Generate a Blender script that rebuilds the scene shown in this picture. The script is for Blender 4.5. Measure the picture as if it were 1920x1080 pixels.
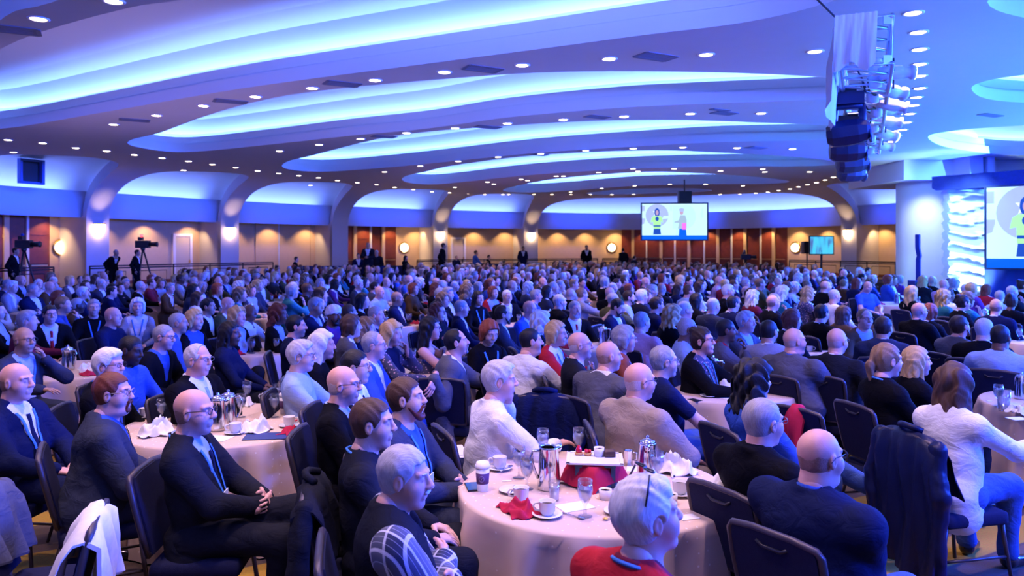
import bpy, bmesh, math, random
import numpy as np
from mathutils import Vector, Matrix
from mathutils.geometry import tessellate_polygon

random.seed(7); RNG = np.random.default_rng(11)
for o in list(bpy.data.objects): bpy.data.objects.remove(o)
scene = bpy.context.scene
COL = scene.collection

# ---------------------------------------------------------------- camera
FZ = 0.0      # floor level
F = 1427.0; HZ = 465.0; CH = 2.1          # focal length in px, horizon row, camera height
cam_d = bpy.data.cameras.new('camera'); cam = bpy.data.objects.new('camera', cam_d); COL.objects.link(cam)
cam.location = (0, 0, CH); cam.rotation_euler = (math.radians(90), 0, 0)
cam_d.sensor_width = 36; cam_d.lens = 36*F/1920
cam_d.shift_y = -(540-HZ)/1920
cam_d.clip_start = .05; cam_d.clip_end = 300
cam_d.dof.use_dof = True; cam_d.dof.focus_distance = 4.6; cam_d.dof.aperture_fstop = 3.2
scene.camera = cam

# ---------------------------------------------------------------- world, exposure
w = bpy.data.worlds.new('world'); scene.world = w; w.use_nodes = True
w.node_tree.nodes['Background'].inputs[0].default_value = (.10, .12, .5, 1)
w.node_tree.nodes['Background'].inputs[1].default_value = .1
scene.view_settings.view_transform = 'Standard'; scene.view_settings.look = 'None'
scene.view_settings.exposure = 0.45; scene.view_settings.gamma = 1.0
scene.view_settings.use_curve_mapping = False
scene.cycles.max_bounces = 5; scene.cycles.diffuse_bounces = 3; scene.cycles.glossy_bounces = 2
scene.cycles.transmission_bounces = 4; scene.cycles.transparent_max_bounces = 6
scene.cycles.caustics_reflective = False; scene.cycles.caustics_refractive = False
scene.cycles.sample_clamp_indirect = 4.0
scene.cycles.use_denoising = True

BLUE = (.02, .075, 1.0); CYAN = (.16, .50, 1.0); WARM = (1.0, .62, .40); PINK = (1.0, .66, .74)
def area(name, loc, target, size, power, color, size_y=None, spread=180):
    l = bpy.data.lights.new(name, 'AREA'); l.energy = power; l.color = color; l.size = size
    l.shape = 'RECTANGLE' if size_y else 'SQUARE'
    if size_y: l.size_y = size_y
    l.spread = math.radians(spread)
    o = bpy.data.objects.new(name, l); COL.objects.link(o); o.location = loc
    o.rotation_euler = (Vector(target)-Vector(loc)).to_track_quat('-Z', 'Y').to_euler()
    return o
def spot(name, loc, target, power, color, angle=60, blend=.6, r=.08):
    l = bpy.data.lights.new(name, 'SPOT'); l.energy = power; l.color = color
    l.spot_size = math.radians(angle); l.spot_blend = blend; l.shadow_soft_size = r
    o = bpy.data.objects.new(name, l); COL.objects.link(o); o.location = loc
    o.rotation_euler = (Vector(target)-Vector(loc)).to_track_quat('-Z', 'Y').to_euler()
    return o
# stage wash (LED fixtures round the stage on the right)
area('stage_wash_high', (17, 9, 4.9), (2, 10, 0), 5, 5200, BLUE, 2, 110)
area('stage_wash_far', (16, 24, 4.9), (-2, 19, 0), 6, 5200, BLUE, 2, 100)
area('stage_wash_near', (9, 1, 4.6), (0, 4.5, .8), 2.5, 2600, BLUE, 2)
area('stage_uplight', (17, 15, .8), (13, 15, 5.2), 5, 1500, (.06, .40, 1.0), 5)
area('room_wash_left', (-17, 8, 4.9), (-4, 14, 0), 5, 600, (.05, .08, 1.0), 3)
area('cove_rim_fill', (0, -5, 3.3), (0, 8, 8.1), 8, 430, (.18, .26, 1.0), 1, 40)  # added fill behind the camera, no stage fixture; brightens the cove rims
# upward fill lamps without fixtures, added over the hall to brighten the ceiling
area('ceiling_fill_near', (0, 4, 2.9), (0, 5, 5.2), 8, 26, (.30, .20, .9), 6)
area('ceiling_fill_left', (-8, 16, 2.9), (-8, 16.5, 5.2), 8, 75, (.62, .42, .95), 8)
area('ceiling_fill_mid', (2, 17, 2.9), (2, 17.5, 5.2), 9, 50, (.20, .24, 1.0), 8)
area('ceiling_fill_far', (3, 33, 2.9), (3, 33.5, 5.2), 14, 60, (.36, .20, .9), 10)
area('ceiling_fill_right', (9, 10, 2.9), (9, 10.5, 5.2), 6, 110, (.03, .32, 1.0), 8)
# ---------------------------------------------------------------- helpers
def Pz(u, v, z):
    d = F*(CH-z)/(v-HZ); return Vector(((u-960)/F*d, d, z))
def Pd(u, v, d):
    return Vector(((u-960)/F*d, d, CH-(v-HZ)/F*d))
def XU(u, d): return (u-960)/F*d
def proj(p): return (960+F*p[0]/p[1], HZ+F*(CH-p[2])/p[1])

MATS = {}
def mat(name, col, rough=.6, metal=0., spec=.5, noise=0., nscale=20., bump=0., bscale=200., emit=None, es=1., trans=0., ior=1.45, coat=0., sheen=0.):
    if name in MATS: return MATS[name]
    m = bpy.data.materials.new(name); m.use_nodes = True; nt = m.node_tree; b = nt.nodes['Principled BSDF']
    b.inputs['Base Color'].default_value = (*col, 1); b.inputs['Roughness'].default_value = rough
    b.inputs['Metallic'].default_value = metal; b.inputs['Specular IOR Level'].default_value = spec
    b.inputs['IOR'].default_value = ior
    if trans: b.inputs['Transmission Weight'].default_value = trans
    if coat: b.inputs['Coat Weight'].default_value = coat
    if sheen: b.inputs['Sheen Weight'].default_value = sheen
    if emit:
        b.inputs['Emission Color'].default_value = (*emit, 1); b.inputs['Emission Strength'].default_value = es
    if noise or bump:
        tc = nt.nodes.new('ShaderNodeTexCoord')
    if noise:
        n = nt.nodes.new('ShaderNodeTexNoise'); n.inputs['Scale'].default_value = nscale; n.inputs['Detail'].default_value = 4
        nt.links.new(tc.outputs['Object'], n.inputs['Vector'])
        mx = nt.nodes.new('ShaderNodeMix'); mx.data_type = 'RGBA'
        mx.inputs[6].default_value = (*[c*(1-noise) for c in col], 1); mx.inputs[7].default_value = (*[min(1, c*(1+noise)) for c in col], 1)
        nt.links.new(n.outputs['Fac'], mx.inputs[0]); nt.links.new(mx.outputs[2], b.inputs['Base Color'])
    if bump:
        n2 = nt.nodes.new('ShaderNodeTexNoise'); n2.inputs['Scale'].default_value = bscale; n2.inputs['Detail'].default_value = 2
        nt.links.new(tc.outputs['Object'], n2.inputs['Vector'])
        bp = nt.nodes.new('ShaderNodeBump'); bp.inputs['Strength'].default_value = bump; bp.inputs['Distance'].default_value = .004
        nt.links.new(n2.outputs['Fac'], bp.inputs['Height']); nt.links.new(bp.outputs['Normal'], b.inputs['Normal'])
    MATS[name] = m; return m

class MB:
    """collects vertices and faces, then becomes one mesh object"""
    def __init__(s): s.v = []; s.f = []; s.mi = []
    def add(s, vs, fs, mi=0):
        k = len(s.v); s.v += [tuple(x) for x in vs]; s.f += [tuple(i+k for i in f) for f in fs]; s.mi += [mi]*len(fs); return s
    def box(s, c, h, rot=None, mi=0, taper=1.):
        vs = [Vector((x*h[0]*(taper if z > 0 else 1), y*h[1]*(taper if z > 0 else 1), z*h[2])) for x in (-1, 1) for y in (-1, 1) for z in (-1, 1)]
        if rot is not None: vs = [rot @ q for q in vs]
        vs = [q+Vector(c) for q in vs]
        return s.add(vs, [(0, 1, 3, 2), (4, 6, 7, 5), (0, 4, 5, 1), (2, 3, 7, 6), (0, 2, 6, 4), (1, 5, 7, 3)], mi)
    def tube(s, pts, r, n=8, closed=False, mi=0, cap=True):
        pts = [Vector(p) for p in pts]; rs = r if hasattr(r, '__len__') else [r]*len(pts)
        rings = []; up = None; vs = []; fs = []
        for i, p in enumerate(pts):
            if closed: t = (pts[(i+1) % len(pts)]-pts[i-1]).normalized()
            else: t = (pts[min(i+1, len(pts)-1)]-pts[max(i-1, 0)]).normalized()
            if up is None:
                up = Vector((0, 0, 1)) if abs(t.z) < .9 else Vector((1, 0, 0))
            a = t.cross(up)
            if a.length < 1e-4: a = t.cross(Vector((.3, 1, .2)))
            a.normalize(); b = a.cross(t).normalized(); up = b
            vs += [p+a*math.cos(2*math.pi*k/n)*rs[i]+b*math.sin(2*math.pi*k/n)*rs[i] for k in range(n)]
        m = len(pts)
        for i in range(m if closed else m-1):
            j = (i+1) % m
            fs += [(i*n+k, i*n+(k+1) % n, j*n+(k+1) % n, j*n+k) for k in range(n)]
        if cap and not closed: fs += [tuple(range(n))[::-1], tuple(range((m-1)*n, m*n))]
        return s.add(vs, fs, mi)
    def lathe(s, prof, n=24, c=(0, 0, 0), mi=0, rot=None):
        vs = []; fs = []; m = len(prof)
        for (r, z) in prof:
            for k in range(n):
                q = Vector((r*math.cos(2*math.pi*k/n), r*math.sin(2*math.pi*k/n), z))
                if rot is not None: q = rot @ q
                vs.append(q+Vector(c))
        for i in range(m-1):
            fs += [(i*n+k, i*n+(k+1) % n, (i+1)*n+(k+1) % n, (i+1)*n+k) for k in range(n)]
        if prof[0][0] > 1e-4: fs.append(tuple(range(n))[::-1])
        if prof[-1][0] > 1e-4: fs.append(tuple(range((m-1)*n, m*n)))
        return s.add(vs, fs, mi)
    def grid(s, P, mi=0, flip=False):
        R = len(P); C = len(P[0]); vs = [q for row in P for q in row]
        fs = [(i*C+j, i*C+j+1, (i+1)*C+j+1, (i+1)*C+j) for i in range(R-1) for j in range(C-1)]
        if flip: fs = [f[::-1] for f in fs]
        return s.add(vs, fs, mi)
    def mesh(s, name, mats, smooth=True, merge=0.):
        me = bpy.data.meshes.new(name); me.from_pydata(s.v, [], s.f)
        for m in (mats if isinstance(mats, (list, tuple)) else [mats]): me.materials.append(m)
        me.polygons.foreach_set('material_index', s.mi)
        me.polygons.foreach_set('use_smooth', [smooth]*len(s.f))
        if merge:
            bm = bmesh.new(); bm.from_mesh(me); bmesh.ops.remove_doubles(bm, verts=bm.verts, dist=merge); bm.to_mesh(me); bm.free()
        me.update(); return me
    def build(s, name, mats, parent=None, smooth=True, merge=0., sharp=None):
        me = s.mesh(name, mats, smooth, merge)
        if sharp is not None: me.set_sharp_from_angle(angle=math.radians(sharp))
        return link(name, me, parent)
def link(name, me, parent=None):
    o = bpy.data.objects.new(name, me); COL.objects.link(o)
    if parent is not None: o.parent = parent
    return o
def empty(name, loc=(0, 0, 0), rz=0.):
    o = bpy.data.objects.new(name, None); COL.objects.link(o); o.location = loc; o.rotation_euler = (0, 0, rz); o.empty_display_size = .1
    return o
def tag(o, label, cat, group=None):
    o['label'] = label; o['category'] = cat
    if group: o['group'] = group
    return o
def struct(o, label=None):
    o['kind'] = 'structure'
    if label: o['label'] = label
    return o
def copy_tree(o, parent=None):
    c = o.copy(); COL.objects.link(c); c.parent = parent
    for ch in o.children: copy_tree(ch, c)
    return c
# ================================================================ ROOM
ZC = 5.2
M_ceil = mat('ceiling_paint', (.62, .60, .66), .75, noise=.03, nscale=3)
M_cove = mat('cove_paint', (.72, .74, .82), .8)
M_cream = mat('wall_vinyl_cream', (.58, .43, .27), .7, noise=.06, nscale=6, bump=.15, bscale=60)
M_soffit = mat('soffit_paint', (.60, .62, .72), .7)
M_led = mat('led_strip_light', (.2, .5, 1), .5, emit=(.165, .32, 1.0), es=27)
M_led2 = mat('led_strip_light_wall', (.2, .5, 1), .5, emit=(.19, .30, 1.0), es=12)
M_can = mat('downlight_glow', (1, .9, .8), .5, emit=(1.0, .74, .52), es=24)
M_trim = mat('white_trim', (.8, .78, .78), .5)
M_black = mat('black_metal', (.015, .015, .02), .45)
M_wood = mat('mahogany_panel', (.17, .035, .018), .45, noise=.35, nscale=5)
M_brass = mat('brass', (.75, .5, .2), .3, metal=1)

def cr(pts, n):
    """open Catmull-Rom through pts, n samples per span"""
    pts = [Vector((*p[:2], 0)) for p in pts]; out = []
    for i in range(len(pts)-1):
        p0 = pts[max(i-1, 0)]; p1 = pts[i]; p2 = pts[i+1]; p3 = pts[min(i+2, len(pts)-1)]
        for k in range(n):
            t = k/n
            out.append(.5*((2*p1)+(p2-p0)*t+(2*p0-5*p1+4*p2-p3)*t*t+(3*p1-p0-3*p2+p3)*t**3))
    out.append(pts[-1]); return out
def crc(pts, n):
    pts = [Vector((*p[:2], 0)) for p in pts]; out = []; m = len(pts)
    for i in range(m):
        p0, p1, p2, p3 = pts[i-1], pts[i], pts[(i+1) % m], pts[(i+2) % m]
        for k in range(n):
            t = k/n
            out.append(.5*((2*p1)+(p2-p0)*t+(2*p0-5*p1+4*p2-p3)*t*t+(3*p1-p0-3*p2+p3)*t**3))
    return out

WALL = [(-22.6, 5.5), (-22.4, 12.2), (-21.6, 18.8), (-19.9, 25.2), (-17.2, 31.2), (-13.85, 36.8), (-9.6, 41.7), (-4.5, 46), (1.1, 49), (8, 51), (14.6, 47.6), (18.6, 41.5), (21.2, 35.2), (23.0, 28.8)]
NS = 24
WC = cr(WALL, NS)
def Wp(s):      # s in control-point units
    i = min(max(s, 0), len(WALL)-1)*NS; k = min(int(i), len(WC)-2); t = i-k
    p = WC[k].lerp(WC[k+1], t); a = (WC[min(k+2, len(WC)-1)]-WC[max(k-1, 0)]).normalized()
    return p, a, Vector((a.y, -a.x, 0))
def wall_pt(s, n, z):
    p, a, nn = Wp(s); q = p+nn*n; return Vector((q.x, q.y, z))
def s_at_u(u, n=0., lo=1.5, hi=13.):
    best = None; k = lo
    while k < hi:
        q = wall_pt(k, n, 1)
        if q.y > 1:
            e = abs(960+F*q.x/q.y-u)
            if best is None or e < best[0]: best = (e, k)
        k += .01
    return best[1]
COLS = [1, 2, 3, 4, 5, 6, 7, 8, 11, 12, 13]      # control points that carry a column
def arclen(a, b):
    L = 0; p = Wp(a)[0]
    for k in range(1, 41):
        q = Wp(a+(b-a)*k/40)[0]; L += (q-p).length; p = q
    return L
def zsheet(n):
    if n >= 3.7: return ZC
    q = max(0, (n-.35)/3.35); return 3.3+(ZC-3.3)*(1-(1-q)**2.1)**(1/2.1)
PROF = [(.35, 0.), (.35, 1.6), (.35, 3.0), (.35, 3.3)]
for k in range(1, 15):
    q = (k/14)**1.7; n = .35+3.35*q; PROF.append((n, zsheet(n)))
for n in (4.0, 4.3, 4.55, 4.7, 4.8, 5.1, 5.4): PROF.append((n, ZC))
PK = 4.8
def edge_half(n, L):   # half width of the rib on one side, bay length L
    full = L/2-.5
    if n >= PK: return L/2
    return L/2-full*(1-max(0, (n-.35)/(PK-.35))**2.3)**.62
def rib(ci):
    i = COLS.index(ci); mb = MB(); sides = []
    for sg, cj in ((-1, COLS[i-1] if i > 0 else None), (1, COLS[i+1] if i < len(COLS)-1 else None)):
        if cj is None: sides.append(None); continue
        L = arclen(min(ci, cj), max(ci, cj)); sides.append((L, abs(cj-ci)))
    rows = []
    for (n, z) in PROF:
        row = []
        for sg, sd in ((-1, sides[0]), (1, sides[1])):
            L, ds = sd if sd else (6.6, 0)
            e = edge_half(n, L) if sd else .5
            m = 6
            pts = []
            for k in range(m+1):
                off = e*k/m
                s = ci+sg*(off/L*ds if sd else 0)
                q = wall_pt(s, n, z)
                if not sd: q += Wp(ci)[1]*off*sg
                pts.append(q)
            row += pts[::-1] if sg < 0 else pts[1:]
        rows.append(row)
    mb.grid(rows)
    # rims (stepped edge of the lunettes) on both sides, and column cheeks
    for sg, sd in ((-1, sides[0]), (1, sides[1])):
        if not sd: continue
        L, ds = sd; ring = [[], [], [], []]
        cl = []
        for (n, z) in PROF:
            if n > PK: break
            e = edge_half(n, L); cl.append((e, n, z))
        for k, (e, n, z) in enumerate(cl):
            a = cl[max(k-1, 0)]; b = cl[min(k+1, len(cl)-1)]
            tn, tz = b[1]-a[1], b[2]-a[2]; l = math.hypot(tn, tz) or 1
            un, uz = (-tz/l, tn/l)              # outward normal of the profile (back/up)
            if n >= 3.7: un, uz = 0, 1
            for j, (off, ins) in enumerate(((0, 0), (.26, 0), (.26, .16), (.56, .16))):
                ee = max(.12, e-ins)
                ring[j].append(wall_pt(ci+sg*ee/L*ds, n+un*off, z+uz*off))
        mb.grid(ring, flip=(sg > 0))
        # back cheek of the column
        mb.grid([[wall_pt(ci+sg*.5/L*ds, .35, z) for z in (0, 3.4)], [wall_pt(ci+sg*.5/L*ds, -1.4, z) for z in (0, 3.4)]])
    o = mb.build('column', M_ceil, smooth=True, merge=.002, sharp=35)
    struct(o, 'blue-lit wall column flaring upwards into the ceiling'); return o
for c in COLS: rib(c)

# soffit band + lunette panels + cream wall, bay by bay
def strip(name, s0, s1, prof, m, N=24, label=None, smooth=True):
    mb = MB(); mb.grid([[wall_pt(s0+(s1-s0)*k/N, n, z) for k in range(N+1)] for (n, z) in prof])
    o = mb.build(name, m, smooth=smooth, sharp=30); struct(o, label); return o
strip('wall_soffit', 1, 13, [(-1.4, 3.4), (0, 3.33), (0, 3.4), (0, 4.2), (-.16, 4.2), (-.16, 4.42), (-.2, 4.42), (-.2, 4.2), (-.8, 4.2)], M_soffit, 240, 'blue-lit soffit band above the wall bays')
strip('ceiling_lunette', 1, 13, [(-.75, 4.1), (-.72, 4.5), (-.4, 5.0), (.3, 5.4), (1.4, 5.75), (3, 5.95), (5.6, 6.05)], M_cove, 240, 'bright curved panel behind the wall arches')
strip('wall_left', 1, 13, [(-1.4, .5), (-1.4, 3.4)], M_cream, 240, 'cream wall under the soffit')
strip('baseboard_left', 1, 13, [(-1.38, .5), (-1.38, .65)], M_wood, 240)
M_riser = mat('riser_carpet', (.09, .07, .07), .9, noise=.3, nscale=30)
strip('floor_riser', 1, 13, [(-1.4, .5), (4.2, .5), (4.2, FZ)], M_riser, 240, 'raised perimeter floor along the wall', smooth=False)
for a, b in zip(COLS[:-1], COLS[1:]):                 # LED strips hidden on the soffit ledge
    mb = MB(); N = 10; e = .12*(b-a)/(b-a) if b-a < 2 else .05*(b-a)
    mb.grid([[wall_pt(a+e+(b-a-2*e)*k/N, n, z) for k in range(N+1)] for (n, z) in ((-.32, 4.24), (-.55, 4.27))])
    struct(mb.build('trim_led_strip', M_led2))

# ------------------------------------------------ ceiling with lens-shaped coves (plan outlines, metres)
COVES = [
 # near edge from the left tip, then far edge back
 [(-13.9, 19.6), (-12.6, 16.6), (-9.8, 13.6), (-7.9, 11.8), (-6.5, 10.75), (-4.9, 9.8), (-4.0, 9.45), (-1.6, 8.3), (1.2, 7.5), (3.6, 7.4), (4.5, 8.4), (4.0, 9.6), (3.2, 10.45), (1.87, 11.1), (.33, 11.9), (-1.43, 12.8), (-5.27, 14.8), (-9.2, 17.3), (-12.9, 19.6)],
 [(-11.5, 23.0), (-10.9, 21.8), (-9.5, 20.5), (-7.4, 18.1), (-5.5, 16.2), (-3.8, 15.0), (-1.07, 13.9), (.85, 13.4), (3.2, 13.4), (5.6, 13.8), (7.1, 14.6), (7.2, 15.4), (6.3, 15.9), (3.9, 16.4), (2.2, 16.9), (-.13, 18.1), (-2.2, 19.75), (-4.6, 21.1), (-7.4, 22.9), (-10, 24.4), (-11.1, 24.4)],
 [(-8.8, 29.2), (-8.0, 27.2), (-6.7, 25.5), (-3.95, 21.8), (-2.25, 20.3), (-.13, 19.3), (1.8, 18.6), (3.7, 18.4), (5.6, 18.7), (7.8, 19.2), (9.6, 20.2), (9.9, 21.2), (8.86, 21.8), (6.04, 22.3), (3.9, 23.2), (.7, 24.9), (-3.1, 28), (-5.4, 29.7), (-7.4, 30.8), (-8.5, 30.5)],
 [(-5.0, 34.6), (-4.5, 32.6), (-3.5, 30.9), (-2.2, 28.6), (.7, 25.5), (4.0, 24.2), (6.75, 24.7), (9.85, 26.0), (11.6, 27.4), (11.9, 28.5), (10.5, 28.9), (8.85, 28.9), (4.96, 29.7), (.9, 32.2), (-2.2, 35.6), (-3.8, 37.0), (-4.8, 36.4)],
 [(-.5, 40.8), (.3, 37.7), (2.1, 33.9), (4.2, 31.7), (6.3, 31.0), (10.1, 32.8), (12.6, 34.9), (12.9, 36.3), (11.6, 36.9), (9.6, 37.0), (6.3, 37.8), (3.6, 40.6), (1.7, 42.2), (.2, 42.4)],
 [(4.2, 43.0), (5.0, 41.2), (6.6, 39.7), (9.0, 39.4), (10.5, 40.4), (10.7, 41.6), (9.4, 42.6), (7.2, 43.7), (5.0, 44.1)],
 [(9.0, 14.9), (8.8, 14.1), (9.4, 13.5), (11, 12.9), (14, 12.4), (16.5, 12.6), (17, 14.2), (15.5, 15.8), (12.5, 16.4), (10.2, 16.0)],
 [(11.7, 21.4), (11.6, 20.3), (12.6, 19.4), (15, 18.6), (19, 18.4), (21, 19.8), (21, 23), (19, 25.2), (16.5, 25.3), (13.6, 23.6)],
 [(5.9, 9.4), (6.2, 8.2), (8.5, 6.6), (12, 6.2), (13.5, 8), (12, 9.9), (8.5, 10.6), (6.8, 10.2)],
 [(-11.3, 12.5), (-9.6, 9.2), (-6.2, 6.5), (-2.5, 5), (1.5, 4.7), (2.4, 5.5), (0, 6.6), (-3, 7.8), (-5.8, 9.6), (-6.8, 10.2), (-9.2, 12.6), (-10.6, 13.4)],
]
def area2(P): return sum(P[i-1].x*P[i].y-P[i].x*P[i-1].y for i in range(len(P)))/2
def offset_loop(P, d):
    out = []; m = len(P)
    for i in range(m):
        t = (P[(i+1) % m]-P[i-1]).normalized(); k = 1. if d < 0 else min(1., max(.1, .1+1.8*(-t.x+.1)))
        out.append(P[i]+Vector((t.y, -t.x, 0))*d*k)
    return out
holes = []
for ci, pts in enumerate(COVES):
    P = crc(pts, 5)
    if area2(P) < 0: P = P[::-1]
    holes.append(P); m = len(P)
    bright = ci < 6
    lo = [(0, 0), (0, .23), (.13, .23), (.13, .5)]
    mb = MB(); rows = []
    for off, h in lo:
        Q = offset_loop(P, off); rows.append([Vector((q.x, q.y, ZC+h)) for q in Q+[Q[0]]])
    mb.grid(rows, flip=True)
    struct(mb.build('ceiling_cove_rim', M_cove, smooth=True, sharp=35), 'stepped blue rim of a lens-shaped ceiling cove')
    mb = MB(); rows = []
    cen = sum(P, Vector())/m
    for off, h in ((.12, .30), (.34, .30), (.36, .62), (.12, 1.05), (-.4, 1.2)):
        Q = offset_loop(P, off); rows.append([Vector((q.x, q.y, ZC+h)) for q in Q+[Q[0]]])
    mb.grid(rows, flip=True)
    Q = offset_loop(P, -.4); tri = tessellate_polygon([[Vector((q.x, q.y, 0)) for q in Q]])
    mb.add([(q.x, q.y, ZC+1.2) for q in Q], tri)
    struct(mb.build('ceiling_cove_panel', M_cove, smooth=True, sharp=12, merge=.001), 'luminous blue-white panel inside a ceiling cove')
    # hidden LED strip along the far side of the cove channel
    Q = offset_loop(P, .19); Q2 = offset_loop(P, .31); on = []
    for i in range(m):
        t = (P[(i+1) % m]-P[i-1]).normalized(); on.append(-t.x > (-.05 if ci else .1))
    runs = []; mb = MB()
    st = next(i for i in range(m) if on[i] and not on[i-1]); run = [[], []]
    for k in range(st, st+m+1):
        j = k % m
        if on[j] and k < st+m:
            run[0].append((Q[j].x, Q[j].y, ZC+.36)); run[1].append((Q2[j].x, Q2[j].y, ZC+.40))
        elif run[0]:
            if len(run[0]) > 1: mb.grid(run)
            run = [[], []]
    struct(mb.build('trim_led_strip', M_led))
out = []
for k in range(0, 12*NS+1):
    s = 1+k/NS; out.append(wall_pt(s, 5.4, ZC))
out += [Vector((26, 27, ZC)), Vector((26, -8, ZC)), Vector((-24, -8, ZC)), Vector((-24, 10, ZC))]
loops = [[Vector((q.x, q.y, 0)) for q in out]]+[[Vector((q.x, q.y, 0)) for q in h[::-1]] for h in holes]
tri = tessellate_polygon(loops)
allv = [(q.x, q.y, ZC) for l in loops for q in l]
cb = MB(); cb.add(allv, tri); struct(cb.build('ceiling', M_ceil, smooth=False), 'mauve ceiling with lens-shaped lit coves')

# ------------------------------------------------ floor
m = bpy.data.materials.new('patterned_carpet'); m.use_nodes = True; nt = m.node_tree; b = nt.nodes['Principled BSDF']
b.inputs['Roughness'].default_value = .95; b.inputs['Specular IOR Level'].default_value = .15
tc = nt.nodes.new('ShaderNodeTexCoord'); mp = nt.nodes.new('ShaderNodeMapping'); mp.inputs['Rotation'].default_value = (0, 0, math.radians(-28))
nt.links.new(tc.outputs['Object'], mp.inputs[0])
bk = nt.nodes.new('ShaderNodeTexBrick'); bk.inputs['Scale'].default_value = 1.1; bk.inputs['Mortar Size'].default_value = .0
bk.inputs['Color1'].default_value = (.20, .14, .09, 1); bk.inputs['Color2'].default_value = (.07, .055, .05, 1); bk.offset = .37
bk.inputs['Brick Width'].default_value = 1.6; bk.inputs['Row Height'].default_value = .24
nt.links.new(mp.outputs[0], bk.inputs[0])
wv = nt.nodes.new('ShaderNodeTexWave'); wv.inputs['Scale'].default_value = .34; wv.inputs['Distortion'].default_value = .6; wv.bands_direction = 'Y'
nt.links.new(mp.outputs[0], wv.inputs[0])
rp = nt.nodes.new('ShaderNodeValToRGB'); rp.color_ramp.elements[0].position = .72; rp.color_ramp.elements[1].position = .76
nt.links.new(wv.outputs['Fac'], rp.inputs[0])
mx = nt.nodes.new('ShaderNodeMix'); mx.data_type = 'RGBA'; mx.inputs[7].default_value = (.55, .33, .05, 1)
nt.links.new(rp.outputs[0], mx.inputs[0]); nt.links.new(bk.outputs[0], mx.inputs[6])
ns = nt.nodes.new('ShaderNodeTexNoise'); ns.inputs['Scale'].default_value = 90
nt.links.new(tc.outputs['Object'], ns.inputs[0])
mm = nt.nodes.new('ShaderNodeMix'); mm.data_type = 'RGBA'; mm.blend_type = 'MULTIPLY'; mm.inputs[0].default_value = .6
nt.links.new(mx.outputs[2], mm.inputs[6]); nt.links.new(ns.outputs['Color'], mm.inputs[7]); nt.links.new(mm.outputs[2], b.inputs['Base Color'])
fb = MB(); fb.add([(-26, -8, FZ), (26, -8, FZ), (26, 54, FZ), (-26, 54, FZ)], [(0, 1, 2, 3)]); struct(fb.build('floor', m, smooth=False), 'brown and yellow patterned carpet')
# walls that close the hall behind and beside the camera
mb = MB(); mb.box((1, -8, 2.6), (25, .05, 2.6)); struct(mb.build('wall_back', M_cream, smooth=False))
mb = MB(); mb.box((26, 10, 2.6), (.05, 18, 2.6)); struct(mb.build('wall_right', M_cream, smooth=False))
mb = MB(); mb.box((-23.5, 0, 2.6), (.05, 10, 2.6)); struct(mb.build('wall_side', M_cream, smooth=False))

# ------------------------------------------------ downlights (ceiling rows, plan px of the photograph)
DL = [(72, 35), (213, 2), (213, 233), (293, 216), (381, 198), (479, 181), (585, 165), (703, 150), (833, 135), (979, 122), (1142, 110), (1324, 102), (1528, 96),
 (15, 262), (80, 268), (142, 277), (25, 285), (200, 283), (252, 290), (304, 296), (353, 302), (398, 308), (442, 314), (344, 319), (483, 320), (523, 325), (560, 329), (597, 333), (633, 338), (670, 342), (582, 347), (706, 346), (740, 351), (775, 355), (810, 359),
 (524, 283), (598, 271), (676, 260), (762, 249), (853, 240), (951, 231), (1056, 224), (1170, 218), (1294, 213), (1427, 212),
 (721, 322), (788, 311), (859, 302), (934, 294), (1014, 288), (1098, 282), (1187, 278), (1280, 276), (1382, 277), (1486, 279), (1567, 281),
 (853, 351), (843, 361), (914, 341), (926, 345), (876, 363), (909, 366), (943, 368), (977, 336), (989, 338), (1043, 330), (1056, 330), (1123, 323), (1187, 316), (1196, 321), (1264, 316), (1351, 320), (1430, 317), (1434, 322), (1518, 322),
 (954, 379), (1070, 360), (1128, 353), (1190, 348), (1256, 345), (1323, 345), (1393, 348), (1001, 370), (1035, 371), (1070, 371), (1107, 371), (1147, 372), (1188, 370),
 (1712, 24), (1722, 60), (1724, 92), (1724, 120), (1724, 142), (1725, 165), (1718, 182), (1713, 197), (1706, 213), (1700, 229), (1692, 243), (1681, 254), (1671, 265), (1580, 326), (1563, 332), (1547, 337), (1531, 342), (1514, 346), (1497, 350), (1481, 354), (1460, 357), (1440, 360), (1417, 362), (1387, 364), (1350, 365), (1546, 361)]
ring = MB(); ring.lathe([(.1, -.004), (.115, -.016), (.135, -.012), (.14, .0)], 20)
disc = MB(); disc.lathe([(.0001, -.010), (.095, -.010), (.1, -.002)], 20)
me_ring = ring.mesh('trim_ring', M_trim); me_disc = disc.mesh('lamp_lens', M_can, smooth=False)
def ORDN(n): return (['first', 'second', 'third', 'fourth', 'fifth', 'sixth', 'seventh', 'eighth', 'ninth', 'tenth', 'eleventh', 'twelfth', 'thirteenth', 'fourteenth', 'fifteenth', 'sixteenth', 'seventeenth', 'eighteenth', 'nineteenth', 'twentieth', 'twenty-first', 'twenty-second', 'twenty-third', 'twenty-fourth', 'twenty-fifth', 'twenty-sixth'])[n]
DROWS = [(0, 2, 'top left corner of the ceiling'), (2, 13, 'row beyond the largest cove'), (13, 39, 'double row along the left wall arches'), (39, 49, 'row beyond the second cove'), (49, 59, 'row beyond the third cove'), (59, 61, 'short row left of the fifth cove'), (61, 85, 'rows round the fourth and fifth coves'), (85, 98, 'rows nearest the back wall'), (98, 111, '!straight row right of the truss'), (111, 999, 'curved row at the far right')]
POS = ('over the far left tables', 'over the near left', 'over the middle of the hall', 'over the centre right', 'in the curved row on the right')
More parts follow.
